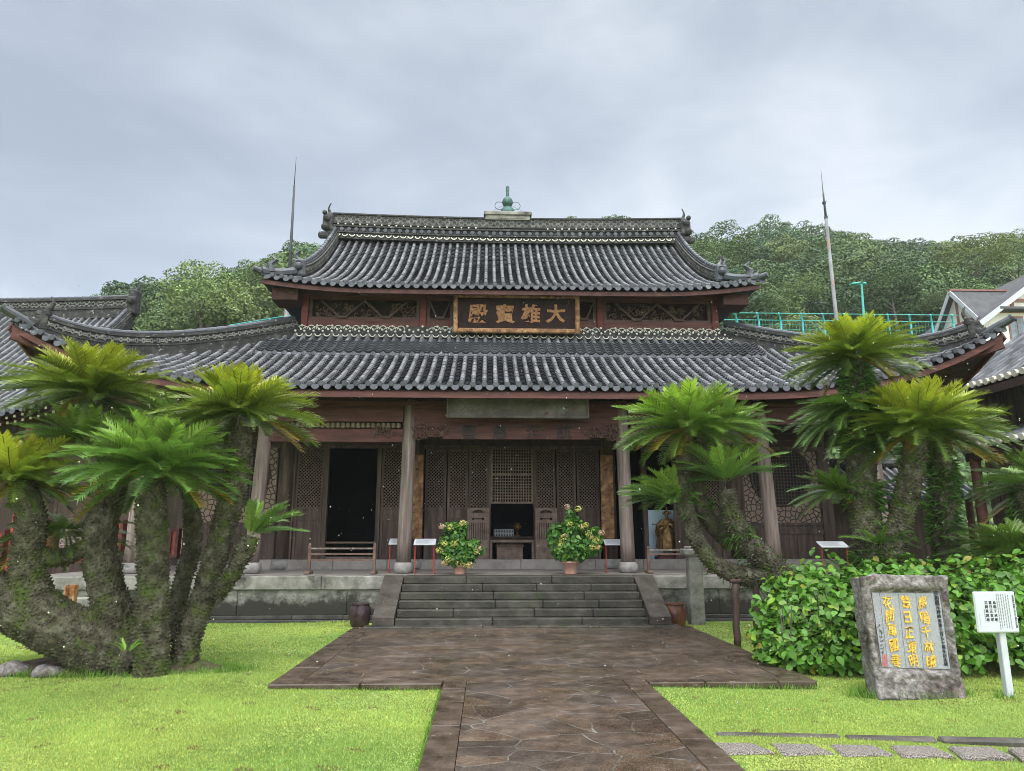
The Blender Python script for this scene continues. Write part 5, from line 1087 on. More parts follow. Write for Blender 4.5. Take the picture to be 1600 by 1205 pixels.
# bare soil mound under the cycad clump
m_ = MB(); P = []; nr, na = 9, 40
for i in range(nr + 1):
    for j in range(na):
        a = 2 * math.pi * j / na; r = i / nr; x = -4.8 + 1.6 * r * math.cos(a); y = 9.95 + .5 * r * math.sin(a); k = 1 + .12 * mnoise.noise(Vector((math.cos(a) * 2, math.sin(a) * 2, 1)))
        x = -4.5 + (x + 4.5) * k; y = 9.85 + (y - 9.85) * k; P.append((x, y, -.10 + .26 * (1 - r ** 2.2) + .05 * mnoise.noise(Vector((x * 3, y * 3, 0))) * (1 - r)))
m_.add(P, [(i * na + j, i * na + (j + 1) % na, (i + 1) * na + (j + 1) % na, (i + 1) * na + j) for i in range(nr) for j in range(na)]); tag(m_.build('soil_mound', M['soil'], smooth=True), kind='structure')
def rock(c, r, seed, label):
    m = MB(); P = []; n1, n2 = 10, 16
    for i in range(n1 + 1):
        for j in range(n2):
            th, ph = math.pi * i / n1, 2 * math.pi * j / n2; d = Vector((math.sin(th) * math.cos(ph), math.sin(th) * math.sin(ph), math.cos(th))); k = 1 + .35 * mnoise.noise(d * 1.6 + Vector((seed, 0, 0))) + .1 * mnoise.noise(d * 5 + Vector((seed, 3, 0)))
            P.append((c[0] + d.x * r[0] * k, c[1] + d.y * r[1] * k, c[2] + d.z * r[2] * k))
    m.add(P, [(i * n2 + j, i * n2 + (j + 1) % n2, (i + 1) * n2 + (j + 1) % n2, (i + 1) * n2 + j) for i in range(n1) for j in range(n2)]); o = m.build('rock', M['rock'], smooth=True); centre_origin(o); tag(o, label, 'rock', 'rocks by the cycad clump')
q = GZ(20, 1046); rock((q.x, q.y, -.02), (.2, .15, .11), 1, 'pale rock at the left edge of the photo by the cycad'); q = GZ(48, 1042); rock((q.x, q.y + .15, -.03), (.13, .11, .09), 5, 'smaller brownish rock beside the pale rock at the left edge'); q = GZ(68, 1050); rock((q.x, q.y + .1, -.02), (.2, .14, .09), 9, 'flat low rock nearest the cycad trunk in the left corner')
# ================================================================== things on the porch and in the garden
def info_stand(pxa, pxb, py, Y, label, legs=(0, 1)):
    a, b = PY(pxa, py, Y), PY(pxb, py, Y); cx = (a.x + b.x) / 2; W = b.x - a.x; zt = a.z
    e = empty('information_stand', (cx, Y, FZ), label, 'information stand', 'white information stands on the porch'); m = MB()
    m.box((cx, Y + .02, zt), (W, .30, .018), rx=R(24), bev=.004); p_ = m.build('panel', M['white'], e); m = MB(); r_ = random.Random(int(pxa))
    up_ = Vector((0, math.cos(R(24)), math.sin(R(24)))); c0 = Vector((cx, Y + .02, zt)) + Vector((0, -math.sin(R(24)), math.cos(R(24)))) * .0115
    for i in range(7):
        v = .10 - .033 * i; w_ = W * r_.uniform(.55, .82) / 2; q = c0 + up_ * v
        m.add([q + Vector((-W * .41, 0, 0)) - up_ * .004, q + Vector((-W * .41 + 2 * w_, 0, 0)) - up_ * .004, q + Vector((-W * .41 + 2 * w_, 0, 0)) + up_ * .004, q + Vector((-W * .41, 0, 0)) + up_ * .004], [(0, 1, 2, 3)])
    m.build('printed_lines', M['faintink'], p_)
    for i in legs:
        x = a.x + .03 if i == 0 else b.x - .03; m = MB(); m.tube([(x, Y - .04, FZ + .006), (x, Y - .04, zt - .05), (x, Y + .06, zt + .0)], .013, 8); m.box((x, Y + .02, FZ + .005), (.035, .26, .01)); m.build('leg', M['redsteel'], e)
info_stand(608, 641, 846.5, 16.85, 'information stand half hidden behind the column left of the steps')
info_stand(647, 681, 847, 16.2, 'information stand just right of the column, left of the smaller potted plant')
info_stand(944, 975, 847.5, 16.9, 'information stand touching the column right of the steps')
info_stand(1280, 1323, 851, 16.2, 'information stand above the hedge at the right end of the hall')
def railing(pxs, pyt, rails, Y, label, ends=0):
    e = empty('wooden_railing', (PY(sum(pxs) / 2, 890, Y).x, Y, FZ), label, 'railing', 'low wooden railings on the porch'); xs = [PY(p, 870, Y).x for p in pxs]
    for x in xs:
        m = MB(); zt = PY(800, pyt, Y).z; m.box((x, Y, (FZ + zt) / 2), (.065, .065, zt - FZ), bev=.008); m.lathe((x, Y, zt), [(.03, 0), (.036, .02), (.02, .05), (.004, .07)], 8); p = m.build('post', M['railwood'], e); m = MB(); m.box((x, Y, FZ + .03), (.12, .42, .06), bev=.015); m.build('foot', M['railwood'], p)
    for i, py in enumerate(rails):
        z = PY(800, py, Y).z; m = MB(); m.bar((xs[0], Y, z), (xs[-1], Y, z), .032, .035); m.build('rail', M['railwood'] if i != 0 else M['greywood'], e)
M['railwood'] = pm('rail_wood', [(.3, (.07, .04, .03)), (.7, (.17, .11, .085))], 6, .6)
railing((483.5, 585), 853, (857, 865.5, 875), 16.25, 'low wooden railing with three rails in front of the open left doorway')
railing((1013, 1111), 858, (859.5, 866), 16.35, 'low wooden railing in front of the gilded statue')
# ---- guardian statue
sx, sy = PY(1041, 800, 19.25).x, 19.25; pz = FZ + .36
e = empty('statue_plinth', (sx, sy, FZ), 'stepped reddish brown wooden plinth under the gilded statue', 'plinth'); m = MB(); m.box((sx, sy, FZ + .17), (.62, .5, .26), bev=.02); m.box((sx, sy, FZ + .33), (.50, .42, .06), bev=.015); m.build('block', M['redpaint'] if False else M['red'], e); m = MB(); m.box((sx, sy, FZ + .03), (.72, .58, .06), bev=.01); m.build('base_board', M['red'], e)
st_ = empty('statue', (sx, sy, pz), 'gilded robed guardian statue standing with a sword held level across its arms', 'statue')
k = 1.14 / 1.0
def S_(x, y, z): return Vector((sx + x * k, sy + y * k, pz + z * k))
bm = bmesh.new(); sk = bm.verts.layers.skin.verify()
def chain(pts, root=None):
    pv = root
    for x, y, z, r in pts:
        v = bm.verts.new(S_(x, y, z) - Vector((sx, sy, pz))); v[sk].radius = (r * k, r * k); 
        if pv: bm.edges.new((pv, v))
        pv = v
    return pv
pel = bm.verts.new(S_(0, 0, .50) - Vector((sx, sy, pz))); pel[sk].radius = (.10 * k, .08 * k); pel[sk].use_root = True
che = chain([(0, 0, .60, .085), (0, -.01, .70, .105)], pel); nk = chain([(0, -.01, .79, .05), (0, -.02, .835, .035)], che); chain([(0, -.03, .885, .058), (0, -.025, .93, .05)], nk)
for s in (-1, 1):
    chain([(s * .11, 0, .755, .05), (s * .155, -.02, .63, .04), (s * .11, -.13, .60, .032), (s * .055, -.155, .655, .026), (s * .03, -.16, .70, .020)], che)
    chain([(s * .06, 0, .40, .06), (s * .075, -.01, .22, .045), (s * .085, 0, .05, .035), (s * .09, -.06, .02, .03)], pel)
me = bpy.data.meshes.new('body'); bm.to_mesh(me); bm.free(); o = bpy.data.objects.new('body', me); COL.objects.link(o)
o.modifiers.new('skin', 'SKIN'); sb = o.modifiers.new('sub', 'SUBSURF'); sb.levels = 2; sb.render_levels = 2
bpy.context.view_layer.update(); me2 = bpy.data.meshes.new_from_object(o.evaluated_get(bpy.context.evaluated_depsgraph_get())); bpy.data.objects.remove(o); me2.name = 'body'; me2.materials.clear(); me2.materials.append(M['bronze']); link('body', me2, st_)
def robe(prof, name, folds, amp, mat, n=48, x0=0, y0=0, flat=.72):
    P = []; 
    for r, z in prof:
        for j in range(n):
            a = 2 * math.pi * j / n; rr = r * (1 + amp * math.sin(a * folds + z * 9) * (1 - z)); P.append(S_(x0 + rr * math.cos(a), y0 + rr * flat * math.sin(a), z))
    m = MB(); m.add(P, [(i * n + j, i * n + (j + 1) % n, (i + 1) * n + (j + 1) % n, (i + 1) * n + j) for i in range(len(prof) - 1) for j in range(n)]); return m.build(name, mat, st_, smooth=True)
robe([(.185, .10), (.20, .13), (.185, .22), (.165, .34), (.14, .46), (.115, .53), (.12, .57)], 'skirt', 11, .12, M['bronze'])
robe([(.20, .34), (.185, .40), (.15, .50), (.125, .545), (.10, .58), (.118, .64), (.132, .72), (.12, .77), (.07, .80)], 'armour', 7, .06, M['bronze'])
m = MB()
for s in (-1, 1):
    m.tube([S_(s * .10, -.02, .76), S_(s * .20, .02, .66), S_(s * .235, .03, .50), S_(s * .20, .03, .34), S_(s * .25, .04, .16), S_(s * .22, .03, .10)], [.03, .05, .045, .035, .03, .01], 8)
    m.tube([S_(s * .11, -.12, .61), S_(s * .18, -.08, .56), S_(s * .20, -.03, .42), S_(s * .175, -.02, .32)], [.045, .06, .045, .015], 8)
m.build('scarf', M['bronze'], st_, smooth=True)
m = MB(); m.lathe(S_(0, -.025, .90), [(.070 * k, 0), (.074 * k, .02), (.07 * k, .05), (.045 * k, .085), (.018 * k, .10), (.014 * k, .15), (.03 * k, .17), (.004, .20)], 14)
for s in (-1, 1): m.tube([S_(s * .06, -.02, .90), S_(s * .10, -.01, .93), S_(s * .095, 0, .99)], [.02, .018, .004], 6)
m.build('helmet', M['bronze'], st_, smooth=True)
m = MB(); m.bar(S_(-.36, -.17, .665), S_(.36, -.17, .665), .03, .018); m.ball(S_(.27, -.17, .665), .035, 5); m.ball(S_(-.37, -.17, .665), .022, 5); m.build('sword', M['bronze'], st_)
x0, x1 = PY(1006, 840, 19.6).x, PY(1090, 840, 19.6).x; z1 = PY(800, 797, 19.6).z
e = empty('backdrop_panel', ((x0 + x1) / 2, 19.62, FZ + .05), 'pale blue display panel standing behind the gilded statue', 'panel'); m = MB(); m.bb(x0, x1, 19.60, 19.64, FZ + .05, z1); m.build('sheet', M['paleblue'], e); m = MB(); m.bb(x0, x1, 19.645, 19.69, z1 - .06, z1); m.bb(x0, x0 + .05, 19.645, 19.69, FZ + .05, z1 - .06); m.bb(x1 - .05, x1, 19.645, 19.69, FZ + .05, z1 - .06); m.build('batten', M['darkwood'], e)
# ---- inside the central doorway: offertory box, altar table, gridded lantern case
x0, x1 = PY(776, 865, 19.15).x, PY(817, 865, 19.15).x; zt = PY(800, 854.5, 19.15).z
e = empty('offertory_box', ((x0 + x1) / 2, 19.25, FZ + .05), 'brown wooden offertory box standing inside the central doorway', 'box'); m = MB(); m.bb(x0, x1, 19.1, 19.5, FZ + .05, zt, bev=.01); m.bb(x0 - .03, x1 + .03, 19.07, 19.53, zt + .002, zt + .05, bev=.01); m.build('case', M['lattice'], e); m = MB()
for i in range(7): y = 19.11 + .055 * i; m.bb(x0, x1, y, y + .025, zt + .052, zt + .08)
m.build('grille', M['lattice'], e)
x0, x1 = PY(772, 830, 20.6).x, PY(802, 830, 20.6).x; za, zb_ = PY(800, 838, 20.6).z, PY(800, 815, 20.6).z
e = empty('altar_table', (PY(800, 840, 20.8).x, 20.8, FZ + .05), 'dark altar table deep inside the central doorway', 'table'); B = Vector(e.location); m = MB(); m.bb(B.x - .75, B.x + .75, 20.4, 21.2, za - .07, za - .003, bev=.01); m.build('top', M['darkwood'], e)
for dx in (-.65, .65):
    for dy in (20.5, 21.1): m = MB(); m.bb(B.x + dx - .04, B.x + dx + .04, dy - .04, dy + .04, B.z, za - .07); m.build('leg', M['darkwood'], e)
e = empty('gridded_case', ((x0 + x1) / 2, 20.6, za), 'small pale gridded case on the altar table inside the doorway', 'case'); m = MB(); m.bb(x0, x1, 20.62, 20.9, za, zb_); m.build('box', M['black'], e); m = MB(); zm = za + (zb_ - za) * .45; y = 20.6
for i in range(13): xx = x0 + (x1 - x0) * i / 12; m.bb(xx - .007, xx + .007, y - .01, y + .01, za, zm)
for j in range(6): z = za + (zm - za) * j / 5; m.bb(x0, x1, y - .008, y + .008, z - .007, z + .007)
m.build('grid', M['white'], e)
e = empty('incense_stand', (PY(809, 830, 20.5).x, 20.6, za), 'slim dark incense stand on the altar table beside the gridded case', 'incense stand'); B = Vector(e.location); m = MB(); m.lathe(B, [(.09, 0), (.07, .03), (.025, .06), (.03, .16), (.10, .22), (.11, .30), (.06, .32), (.07, .36), (.01, .37)], 14); m.build('body', M['bronze'], e, smooth=True)
# ---- urns
def urn(px, py, r, h, mat, label, squat=0.0):
    q = GZ(px, py, 0.0); z0 = 0.026 if abs(q.x - AX) < 2.9 else -.06; q.z = z0
    e = empty('ceramic_urn', q, label, 'urn', 'glazed urns beside the steps'); m = MB()
    m.lathe(q, [(r * .70, 0), (r * .80, .02), (r * .97, h * .35), (r * 1.0, h * .6), (r * .93, h * .82), (r * .80, h * .93), (r * .80, h * .955), (r * .72, h * .955), (r * .70, h * .8), (.01, h * .75)], 28); m.build('body', mat, e, smooth=True)
    m = MB(); m.lathe(q, [(r * .79, h * .955), (r * .92, h * .962), (r * .93, h), (r * .76, h * 1.0), (r * .74, h * .955)], 28); m.build('rim', mat, e, smooth=True)
urn(562, 975, .205, .44, M['glazedark'], 'dark purple brown glazed urn left of the steps'); urn(1055, 974, .225, .43, M['glazebrown'], 'red brown glazed urn right of the steps')
# ---- stone post, wooden props, rusty post
q = GZ(1089, 977, -.06); e = empty('stone_post', q, 'mossy square stone post with a wider cap at the right of the steps', 'stone post'); zt = PY(1089, 868, q.y).z; m = MB(); m.box((q.x, q.y, (q.z + zt) / 2), (.28, .28, zt - q.z), bev=.02, taper=.06); m.build('shaft', M['stone'], e); m = MB(); m.box((q.x, q.y, zt + .065), (.44, .44, .13), bev=.03); m.box((q.x, q.y, zt + .155), (.30, .30, .05), bev=.02); m.build('cap', M['stone'], e)
for px, pyb, pyt, r, Y, lab in ((1152, 1013, 912, .052, 11.15, 'wooden prop under the leaning cycad nearest the path'), (1184, 1005, 902, .055, 11.7, 'wooden prop under the leaning cycad beside the hedge')):
    a = GZ(px, pyb, -.06) if px < 1160 else PY(px, pyb, Y); a.z = -.06; b = PY(px - 3, pyt, a.y); m = MB(); m.tube([a.lerp(b, i / 6) + Vector((.012 * math.sin(i * 2.1), 0, 0)) for i in range(7)], [r * (1.08 - .02 * i) for i in range(7)], 10); m.box(b + Vector((0, 0, .04)), (.17, .10, .06), bev=.02)
    o = m.build('wooden_prop', M['darkwood'], smooth=True); centre_origin(o); tag(o, lab, 'prop', 'props under the leaning cycad')
a = PY(107, 962, 13.2); b = PY(112, 914, 13.2); m = MB(); c = (a + b) / 2; h = b.z + .06
for dx, w_ in ((-.075, .02), (.075, .02)): m.box((c.x + dx, 13.2, h / 2 - .06), (w_, .12, h))
m.box((c.x, 13.25, h / 2 - .06), (.13, .02, h)); o = m.build('steel_post', M['rust']); centre_origin(o); tag(o, 'short rusty steel channel post between the cycad trunks', 'post')
q = PY(95, 940, 13.9); m = MB(); m.box((q.x, 13.9, .22), (1.0, .14, .62), rz=.1, rx=R(-8), bev=.03); o = m.build('stone_slab', M['stone']); centre_origin(o); tag(o, 'pale stone slab leaning behind the rusty post on the left', 'stone slab')
# ---- engraved monument
YM = 8.0
def mc(px, py): return PY(px, py, YM)
TL, TR, BL, BR = mc(1336, 893), mc(1479, 893), mc(1362, 1082), mc(1508, 1088)
def bil(u, v): return (TL.lerp(TR, u)).lerp(BL.lerp(BR, u), v)
pu0, pu1, pv0, pv1 = .135, .885, .17, .80
e = empty('engraved_monument', ((BL.x + BR.x) / 2, YM + .15, -.08), 'rough edged stone monument with gold brush writing on a polished grey face', 'monument')
NU, NV = 56, 72; P = []; F = []
def out(u, v):
    du = max(pu0 - u, u - pu1, 0) * 1.43; dv = max(pv0 - v, v - pv1, 0) * 1.45; return math.hypot(du, dv)
for j in range(NV + 1):
    for i in range(NU + 1):
        u, v = i / NU, j / NV; p = bil(u, v); d = out(u, v); nzv = Vector((p.x * 7, p.z * 7, 2.)); k = min(1, d / .05)
        ed = min(u, 1 - u, v * 1.2, 1); cr = max(0, .045 - ed) / .045
        p = p + Vector(((.5 - u) * .10 * cr * cr, -.055 * k + .12 * cr * cr + k * (.030 * mnoise.noise(nzv) + .018 * mnoise.noise(nzv * 3.3) + .010 * mnoise.noise(nzv * 9)), (-.06 * cr * cr if v < .5 else 0)))
        edge = max(0, .08 - min(u, 1 - u)) / .08; p.x += edge * .035 * mnoise.noise(Vector((u * 2, p.z * 3.1, 5))); tedge = max(0, .08 - v) / .08; p.z += tedge * .04 * mnoise.noise(Vector((p.x * 4, 1, 7)))
        bed = max(0, v - .93) / .07; p.z -= bed * .05 * (1 + mnoise.noise(Vector((p.x * 5, 3, 1)))); p.y -= bed * .05
        P.append(p)
n = NU + 1; F = [(j * n + i, (j + 1) * n + i, (j + 1) * n + i + 1, j * n + i + 1) for j in range(NV) for i in range(NU)]
loop = [i for i in range(n)] + [j * n + NU for j in range(1, NV + 1)] + [NV * n + i for i in range(NU - 1, -1, -1)] + [j * n for j in range(NV - 1, 0, -1)]
prev = loop
for s in (1, 2, 3, 4):
    cur = []
    for q_ in loop:
        p = P[q_]; c = bil(.5, .5); sh = (0, 0, .0, .04, .14)[s]; w_ = Vector((p.x + (c.x - p.x) * sh, p.y + .065 * s, p.z + (c.z - p.z) * sh * (1 if p.z > c.z else 0))); w_ += Vector((mnoise.noise(p * 5 + Vector((0, s, 0))), 0, mnoise.noise(p * 6 + Vector((s, 0, 0))))) * .025
        cur.append(len(P)); P.append(w_)
    m_l = len(loop); F += [(prev[a], prev[(a + 1) % m_l], cur[(a + 1) % m_l], cur[a]) for a in range(m_l)]; prev = cur
F.append(tuple(prev)); m = MB(); m.add(P, F); m.build('rock_body', M['rock'], e, smooth=True)
m = MB(); yq = -.012; q4 = [bil(pu0 + .008, pv0 + .008), bil(pu1 - .008, pv0 + .008), bil(pu1 - .008, pv1 - .008), bil(pu0 + .008, pv1 - .008)]
m.add([p + Vector((0, yq, 0)) for p in q4] + [p + Vector((0, .02, 0)) for p in q4], [(3, 2, 1, 0), (0, 1, 5, 4), (1, 2, 6, 5), (2, 3, 7, 6), (3, 0, 4, 7)]); pan = m.build('polished_face', M['polished'], e)
m = MB(); a_, b_ = mc(1320 + 808 * .1826, 880 + 235 * .1826), mc(1320 + 905 * .1826, 880 + 905 * .1826)
m.bar(a_ + Vector((0, yq - .002, 0)), b_ + Vector((0, yq - .002, 0)), .004, .004)
for t0_, t1_ in (((290, 240), (365, 905)), ((450, 240), (520, 905)), ((600, 240), (670, 905))): m.bar(mc(1320 + t0_[0] * .1826, 880 + t0_[1] * .1826) + Vector((0, yq - .002, 0)), mc(1320 + t1_[0] * .1826, 880 + t1_[1] * .1826) + Vector((0, yq - .002, 0)), .003, .003)
m.build('column_rule', M['faintink'], pan)
def mg(zx, zy, ch, size, mat, **kw): q = mc(1320 + zx * .1826, 880 + zy * .1826); return glyph(ch, size, (q.x, YM + yq - .006, q.z), mat, pan, shear=-.0, **kw)
gi = 0
for col_ in (((655, 335, '鳥'), (675, 465, '唱'), (690, 585, '千'), (715, 715, '林'), (731, 838, '曉')), ((513, 332, '慧'), (526, 462, '日'), (543, 588, '正'), (566, 715, '東'), (581, 836, '明')), ((358, 335, '花'), (376, 450, '開'), (395, 568, '萬'), (412, 700, '國'), (431, 832, '春'))):
    for zx, zy, ch in col_: mg(zx, zy, ch, .128, M['gold'], bold=.014, ext=.004, wob=(.065, gi * 1.7), sx=.80); gi += 1
s_ = '宗祖隠元禅師東渡三百五十周年記念碑'
for i, ch in enumerate(s_): t_ = i / (len(s_) - 1); mg(772 + (858 - 772) * t_, 255 + (862 - 255) * t_ ** .96, ch, .054 - .014 * min(1, t_ * 3), M['ink'], bold=.0, ext=.003)
m = MB(); r_ = random.Random(12)
def scrib(m, zx, zy, s, n):
    for _ in range(n):
        q = mc(1320 + zx * .1826, 880 + zy * .1826) + Vector((r_.uniform(-s, s), yq - .003, r_.uniform(-s, s))); an = r_.choice([0, 1.4, .6, -.7]); l = s * r_.uniform(.4, 1.1); m.bar(q - Vector((l * math.cos(an), 0, l * math.sin(an))), q + Vector((l * math.cos(an), 0, l * math.sin(an))), .003, s * .22)
for i in range(8): scrib(m, 292 + 3.3 * i, 540 + 31 * i, .016, 3)
for i in range(12): scrib(m, 238 + 4.5 * i, 460 + 36 * i, .007, 2)
m.build('engraved_signature', M['ink'], pan)
m = MB()
for zx, zy in ((336, 806), (337, 858)):
    q = mc(1320 + zx * .1826, 880 + zy * .1826); y = YM + yq - .004; w_ = .024
    for dx in (-1, 1): m.box((q.x + dx * w_, y, q.z), (.006, .004, .056))
    for dz in (-1, -.3, .35, 1): m.box((q.x, y, q.z + dz * w_), (w_ * 1.8, .0035, .006))
    m.box((q.x, y - .001, q.z), (.006, .004, .04))
m.build('red_seal', M['seal'], pan)
# ---- white sign on a post
YS = 7.86
def sp_(px, py): return PY(px, py, YS)
tl, tr, br, bl = sp_(1519, 924), sp_(1585, 925), sp_(1591.5, 989), sp_(1527, 988)
b = GZ(1569, 1085, -.06); e = empty('white_sign', (b.x, YS, -.06), 'white metal notice board with black characters on a single white post', 'sign')
m = MB(); cx = (tl.x + tr.x + bl.x + br.x) / 4; cz = (tl.z + bl.z + tr.z + br.z) / 4; W = (tr.x - tl.x + br.x - bl.x) / 2; Hs = (tl.z - bl.z + tr.z - br.z) / 2
m.box((cx, YS, cz), (W, .03, Hs), bev=.012); brd = m.build('board', M['white'], e); m = MB(); m.bb(cx + .025, cx + .098, YS + .02, YS + .093, -.08, cz + Hs * .3, bev=.006); m.build('post', M['white'], e)
def sgp(zx, zy):                                            # place on the board from the enlarged view
    u = (zx - (1252 + (zy - 255) * .12)) / 215.; v = (zy - 255) / 215.; return Vector((cx - W / 2 + W * u, YS - .0165, cz + Hs / 2 - Hs * v))
for zx, zz_, s_ in ((1366, (313, 335, 357, 380, 402), '鳥唱千林暁'), (1345, (313, 335, 357, 380, 402), '慧日正東明'), (1323, (313, 335, 357, 380, 402), '花開萬国春')):
    for zy, ch in zip(zz_, s_): q = sgp(zx + (zy - 357) * .13, zy); glyph(ch, .034, q, M['ink'], brd, bold=.012, ext=.001)
for i, ch in enumerate('宗祖隠元禅師三百五十周年記念碑'): q = sgp(1455 + i * 1.5, 278 + i * 11.6); glyph(ch, .021, q, M['ink'], brd, bold=.0, ext=.001)
m = MB(); r_ = random.Random(3)
for cxx, a0, a1 in ((1440, 275, 448), (1428, 272, 445), (1416, 270, 450), (1404, 268, 440), (1392, 268, 448), (1382, 268, 452)):
    z = a0
    while z < a1: q = sgp(cxx + (z - 357) * .13, z); m.box(q, (.0085, .002, .009)); z += 7.5
for i in range(6): q = sgp(1309 + i * 1.6, 352 + i * 10.5); m.box(q, (.009, .002, .012))
for i in range(9): q = sgp(1284 + i * 1.0, 372 + i * 9); m.box(q, (.006, .002, .006))
m.build('small_print', M['faintink'], brd)
# ================================================================== neighbouring buildings
wl = empty('side_hall', (-18, 24, 0), 'neighbouring hall at the left edge with grey tiled roof, white rafter ends and red doors', 'temple')
LX, LY, LRY = -11.3, 19.5, 6.5
def PL(x, t):
    c = LX - x; return np.stack([x, LY + LRY * t, 4.45 + 5.15 * (.78 * t + .22 * t * t) + 1.0 * np.maximum(0, 1 - c / 5.5) ** 2.2 * np.maximum(0, 1 - t) ** 1.5], -1)
r_ = Roof()
for i in range(84):
    x = LX - .12 - .25 * i; r_.row(x, PL, 0, 1.0 if x < -13.3 else .30, step=.09, seed=i)
rf = r_.build('roof', M['tilepale'] if 'tilepale' in M else M['tilefar'], wl); eave_tiles(PL, [LX - .12 - .25 * i for i in range(84)], 'eave_tiles', rf)
m = MB(); xs_l = [LX - .02 - .6 * i for i in range(36)]; m.add(*sheet(PL, xs_l, lambda x: [(1 if x < -13.2 else .28) * j / 8 for j in range(9)], .1)); m.add([(LX - 2, 26, 9.5), (-32, 26, 9.5), (-32, 32.5, 4.4), (LX - 2, 32.5, 4.4)], [(0, 1, 2, 3)]); m.build('soffit', M['soffit'], wl)
pts = [Vector((-32 + (32 - 13.2) * i / 12, LY + LRY, 9.62 + .22 * max(0, (i - 7) / 5) ** 2)) for i in range(13)]; ridge_on(pts, .62, .36, 'ridge', rf); M['ridgepale'] = M['ridge']
pts = [Vector(PL(np.array([-13.25]), np.array([t]))[0]) + Vector((0, 0, .05)) for t in [.22 + .76 * k / 12 for k in range(13)]]; o = ridge_on(pts, .36, .26, 'descending_ridge', rf)
m = MB(); q = Vector((-13.15, 26, 10.05)); m.box(q + Vector((0, -.1, .1)), (.3, .5, .95), bev=.06); m.ball(q + Vector((.02, -.4, .1)), .16, 6); horn(m, q + Vector((-.02, -.05, .5)), 1, .5, .22); m.build('ridge_end', M['ridge'], o)
m = MB(); m2 = MB()
for i in range(100):
    x = LX - .1 - .2 * i; a = Vector(PL(np.array([x]), np.array([.02]))[0]); b2 = Vector(PL(np.array([x]), np.array([.22]))[0]); m.bar(a - Vector((0, 0, .18)), b2 - Vector((0, 0, .18)), .075, .09); d = (a - b2).normalized(); q = a - Vector((0, 0, .18)) + d * .006; m2.box(q, (.06, .02, .07))
    a = Vector(PL(np.array([x]), np.array([.08]))[0]) - Vector((0, 0, .42)); m.bar(a, a + Vector((0, 1.2, .75)), .07, .09); m2.box(a + Vector((0, -.03, -.01)), (.06, .02, .07))
m.build('rafters', M['red'], wl); m2.build('white_rafter_ends', M['plaster'], wl)
m = MB(); m.bb(LX - 1.19, -8.4, 21.6, 21.8, .5, 4.6); m.bb(-32, LX - 1.2, 21.6, 21.8, .5, 6.0); m.bb(-32, LX - 1.0, 21.3, 21.45, 3.4, 3.8); m.build('wall', M['darkwood'], wl)
for x in (-12.9, -15.4, -17.9, -20.4):
    m = MB(); m.tube([(x, 20.6, .4), (x, 20.6, 4.6)], .17, 12); m.build('post', M['redpaint'], wl)
for px0, px1, py0, py1, mt in ((-40, 12, 828, 882, 'redpaint'), (92, 152, 826, 856, 'pinkcurtain'), (172, 196, 812, 862, 'redpaint'), (196, 232, 800, 862, 'pinkcurtain'), (262, 282, 826, 872, 'redpaint'), (20, 90, 830, 880, 'redpaint'), (120, 172, 858, 880, 'redpaint'), (282, 330, 800, 872, 'pinkcurtain')):
    a, b = PY(px0, py1, 21.5), PY(px1, py0, 21.5); m = MB(); m.bb(a.x, b.x, 21.46, 21.585, a.z, b.z); d = m.build('door' if mt == 'redpaint' else 'curtain', M[mt], wl)
    if mt == 'redpaint': m = MB(); frame(m, a.x, b.x, a.z, b.z, .08, y=21.43, d=.05); m.build('frame', M['red'], d)
m = MB(); m.bb(-32, LX - .3, 19.9, 23, -.1, .55); m.build('base', M['stone'], wl)
# right neighbour
wr_ = empty('side_building', (15, 15, 0), 'dark timber building at the right edge with white edged grey roof tiles', 'building')
def PRt(y, t): return np.stack([12.45 + 4.6 * t, y, 5.35 + 3.1 * t + .12 * np.maximum(0, 1 - (18.9 - y) / 3) ** 2], -1)
r_ = Roof()
for i in range(40): r_.row(18.8 - .25 * i, PRt, 0, 1, step=.08, seed=i)
rf = r_.build('roof', M['tilefar'], wr_); m = MB()
for i in range(40):
    q = Vector(PRt(np.array([18.8 - .25 * i]), np.array([0.]))[0]); m.tube([q + Vector((.02, 0, .06)), q + Vector((-.05, 0, .05))], .085, 10)
m.build('eave_tiles', M['plaster'], rf); m = MB(); m.add([(12.4, 18.9, 5.24), (12.4, 8.8, 5.24), (17, 8.8, 8.3), (17, 18.9, 8.3)], [(0, 1, 2, 3)]); m.add([(12.45, 18.95, 5.2), (17, 18.95, 8.3), (17, 18.95, 8.5), (12.45, 18.95, 5.4)], [(0, 1, 2, 3)]); m.bb(12.4, 12.46, 8.8, 18.9, 5.08, 5.28); m.build('soffit', M['soffit'], wr_)
m = MB(); m.bb(13.3, 13.5, 9, 18.7, 0, 5.9); m.add([(13.3, 18.65, 0), (17, 18.65, 0), (17, 18.65, 8.1), (13.3, 18.65, 5.7)], [(0, 1, 2, 3)])
for i in range(30): m.bb(13.26, 13.297, 9 + .32 * i, 9.27 + .32 * i, 2.2, 5.5)
m.build('wall', M['darkwood'], wr_)
def PRl(y, t): return np.stack([11.9 + 1.4 * t, y, 3.75 + .55 * t], -1)
r_ = Roof()
for i in range(18): r_.row(17.4 - .25 * i, PRl, 0, 1, step=.08, seed=i)
rf = r_.build('lower_roof', M['tilefar'], wr_); m = MB()
for i in range(18): q = Vector(PRl(np.array([17.4 - .25 * i]), np.array([0.]))[0]); m.tube([q + Vector((.02, 0, .06)), q + Vector((-.05, 0, .05))], .08, 10)
m.build('eave_tiles', M['plaster'], rf); m = MB(); m.add([(11.9, 17.5, 3.68), (11.9, 13, 3.68), (13.3, 13, 4.22), (13.3, 17.5, 4.22)], [(0, 1, 2, 3)]); m.bb(11.95, 12.05, 13, 17.5, 3.45, 3.66); m.build('soffit', M['soffit'], wr_)
